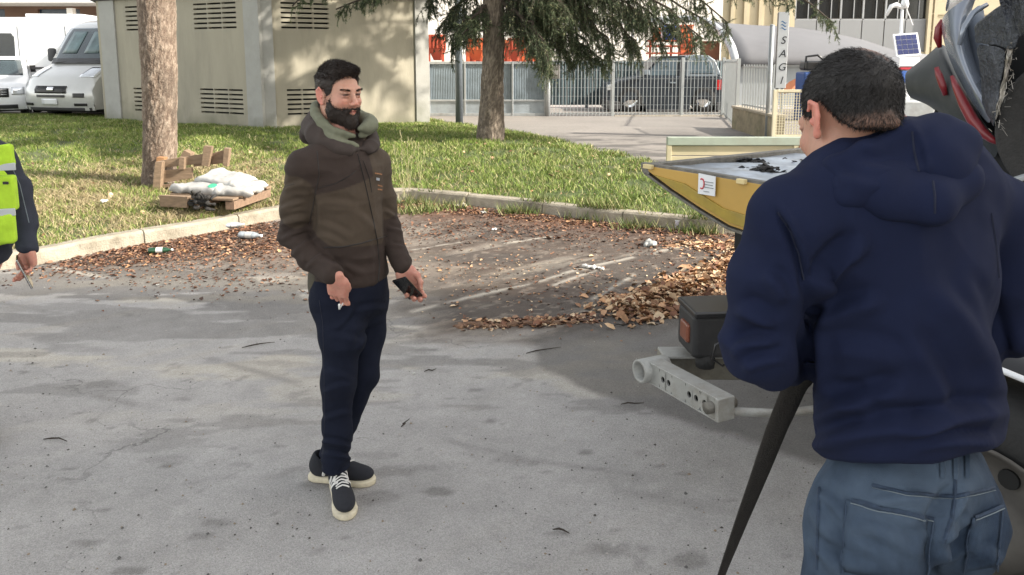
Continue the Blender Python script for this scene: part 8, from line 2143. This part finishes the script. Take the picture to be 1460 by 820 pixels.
def crumpled(px, py, r, m, lab, name='crumpled_film', cat='litter', flat=.5, seed=0, z=None):
    q = G(px, py); gq = np.random.default_rng(seed); s = Sculpt((-r * 2, -r * 2, -r), (r * 2, r * 2, r * 2), r / 9)
    for k in range(9): a = Vector((gq.normal(0, r * .5), gq.normal(0, r * .4), abs(gq.normal(0, r * .3)) * flat)); s.cone(a, a + Vector((gq.normal(0, r * .4), gq.normal(0, r * .4), gq.normal(0, r * .2) * flat)), r * .28, r * .12, k=r * .2)
    v, f = s.mesh(); v = cloth(v, f, lambda V: (ridged(V, 2.2 / r * .25, seed) - .3) * r * .12, 0); o = link(name, np_mesh(name, v, f, m, True)); o.location = (q.x, q.y, (float(base_z(q.x, q.y)) + .01) if z is None else z); return tag(o, lab, cat)
M_pw = mat('white_litter', (.5, .49, .46), rough=.6, var=.1)
crumpled(848, 383, .055, M_pw, 'white crumpled rag lying across the pale wheel tracks', seed=3); crumpled(1046, 376, .075, mat('blue_film', (.28, .42, .62), rough=.3, var=.2, coat=.3), 'pale blue crumpled plastic on the leaf heap', seed=5)
crumpled(1075, 352, .06, mat('green_yellow_wrap', (.30, .48, .14), rough=.4, var=.4, vs=30), 'green and yellow wrapper at the sleeve of the man in navy', seed=7); crumpled(928, 350, .09, mat('grey_rag', (.36, .36, .34), rough=.9, var=.2), 'grey flat rag in the dirt bay below the kerb', flat=.3, seed=9)
crumpled(660, 297, .06, mat('pale_stone', (.46, .43, .36), rough=.9, var=.2), 'pale broken stone at the foot of the kerb right of the bearded man', 'stone', 'stone', seed=11); crumpled(1083, 340, .05, M_pw, 'white scrap under the belly of the yellow bed', seed=13)
crumpled(755, 299, .035, M_pw, 'white paper scrap by the kerb joint', seed=15); crumpled(690, 306, .03, M_pw, 'small white scrap in the dirt left of the paper scrap', seed=17); crumpled(705, 329, .03, M_pw, 'white flake further out in the dirt bay', seed=21)
crumpled(225, 408, .012, M_pw, 'tiny white flake on the asphalt right of the hand of the hi-vis person', seed=19); crumpled(355, 338, .05, M_cl, 'clear film bag beside the crushed bottle', seed=23); crumpled(590, 535, .01, M_pw, 'tiny white flake on the road below the held phone', seed=25)
q = G(966, 327, .0); cup = thing('paper_cup', 'small white paper cup standing at the kerb below the yellow tail', 'cup', (q.x, q.y, float(base_z(q.x, q.y)) + .004))
MB().lathe([(0, 0), (.035, 0), (.026, .085), (.028, .09), (.024, .088), (.030, .005)], n=20).build('cup_wall', mat('cup_lilac', (.62, .58, .66), rough=.5), cup, smooth=True); MB().lathe([(.028, .085), (.0295, .09), (.028, .095)], n=20).build('rim', M_signw, cup, smooth=True)
for (px, py, lab) in ((150, 318, 'white scrap on the grass behind the hi-vis person'), (210, 276, 'pale wood chip on the dry grass left of the pallet'), (455 * .29, 284, 'cream scrap in the dry grass left of the tree')):
    crumpled(px, py, .04, M_pw if 'white' in lab else M_wood, lab, seed=int(px), z=.24)
# clover and weed tufts along the kerb
tu = []
for i, (px, py) in enumerate(((590, 284), (640, 290), (735, 296), (838, 303), (860, 305), (905, 315), (760, 296), (520, 288), (1010, 322), (985, 320), (610, 293), (580, 296))):
    q = G(px, py, .08); g = np.random.default_rng(i + 90); n = 150; x = q.x + g.normal(0, .13, n); y = q.y + g.normal(0, .06, n); z0 = base_z(x, y) + np.where(lawn_sd(x, y) > -.02, .13, .0)
    h = g.uniform(.04, .16, n); a = g.uniform(0, 6.28, n); bz_ = g.uniform(0, 6.28, n); w = .006
    V = np.stack([np.stack([x - w * np.cos(a), y - w * np.sin(a), z0], 1), np.stack([x + w * np.cos(a), y + w * np.sin(a), z0], 1), np.stack([x + h * .6 * np.cos(bz_), y + h * .6 * np.sin(bz_) - .02, z0 + h], 1)], 1).reshape(-1, 3)
    c = np.repeat(np.array([(.09, .14, .03), (.30, .27, .13), (.16, .20, .06)])[g.integers(0, 3, n)], 3, 0); o = link('grass_tuft', np_mesh('grass_tuft', V, (np.arange(n) * 3)[:, None] + np.array([[0, 1, 2]]), M_grass, False, cols=c)); tu.append((V, (np.arange(n) * 3)[:, None] + np.array([[0, 1, 2]]), c)); bpy.data.objects.remove(o)
V, F, c = joinm(tu); tag(link('kerb_weeds', np_mesh('kerb_weeds', V, F, M_grass, False, cols=c)), 'ragged weeds and grass hanging over the kerb', 'weeds', kind='stuff')
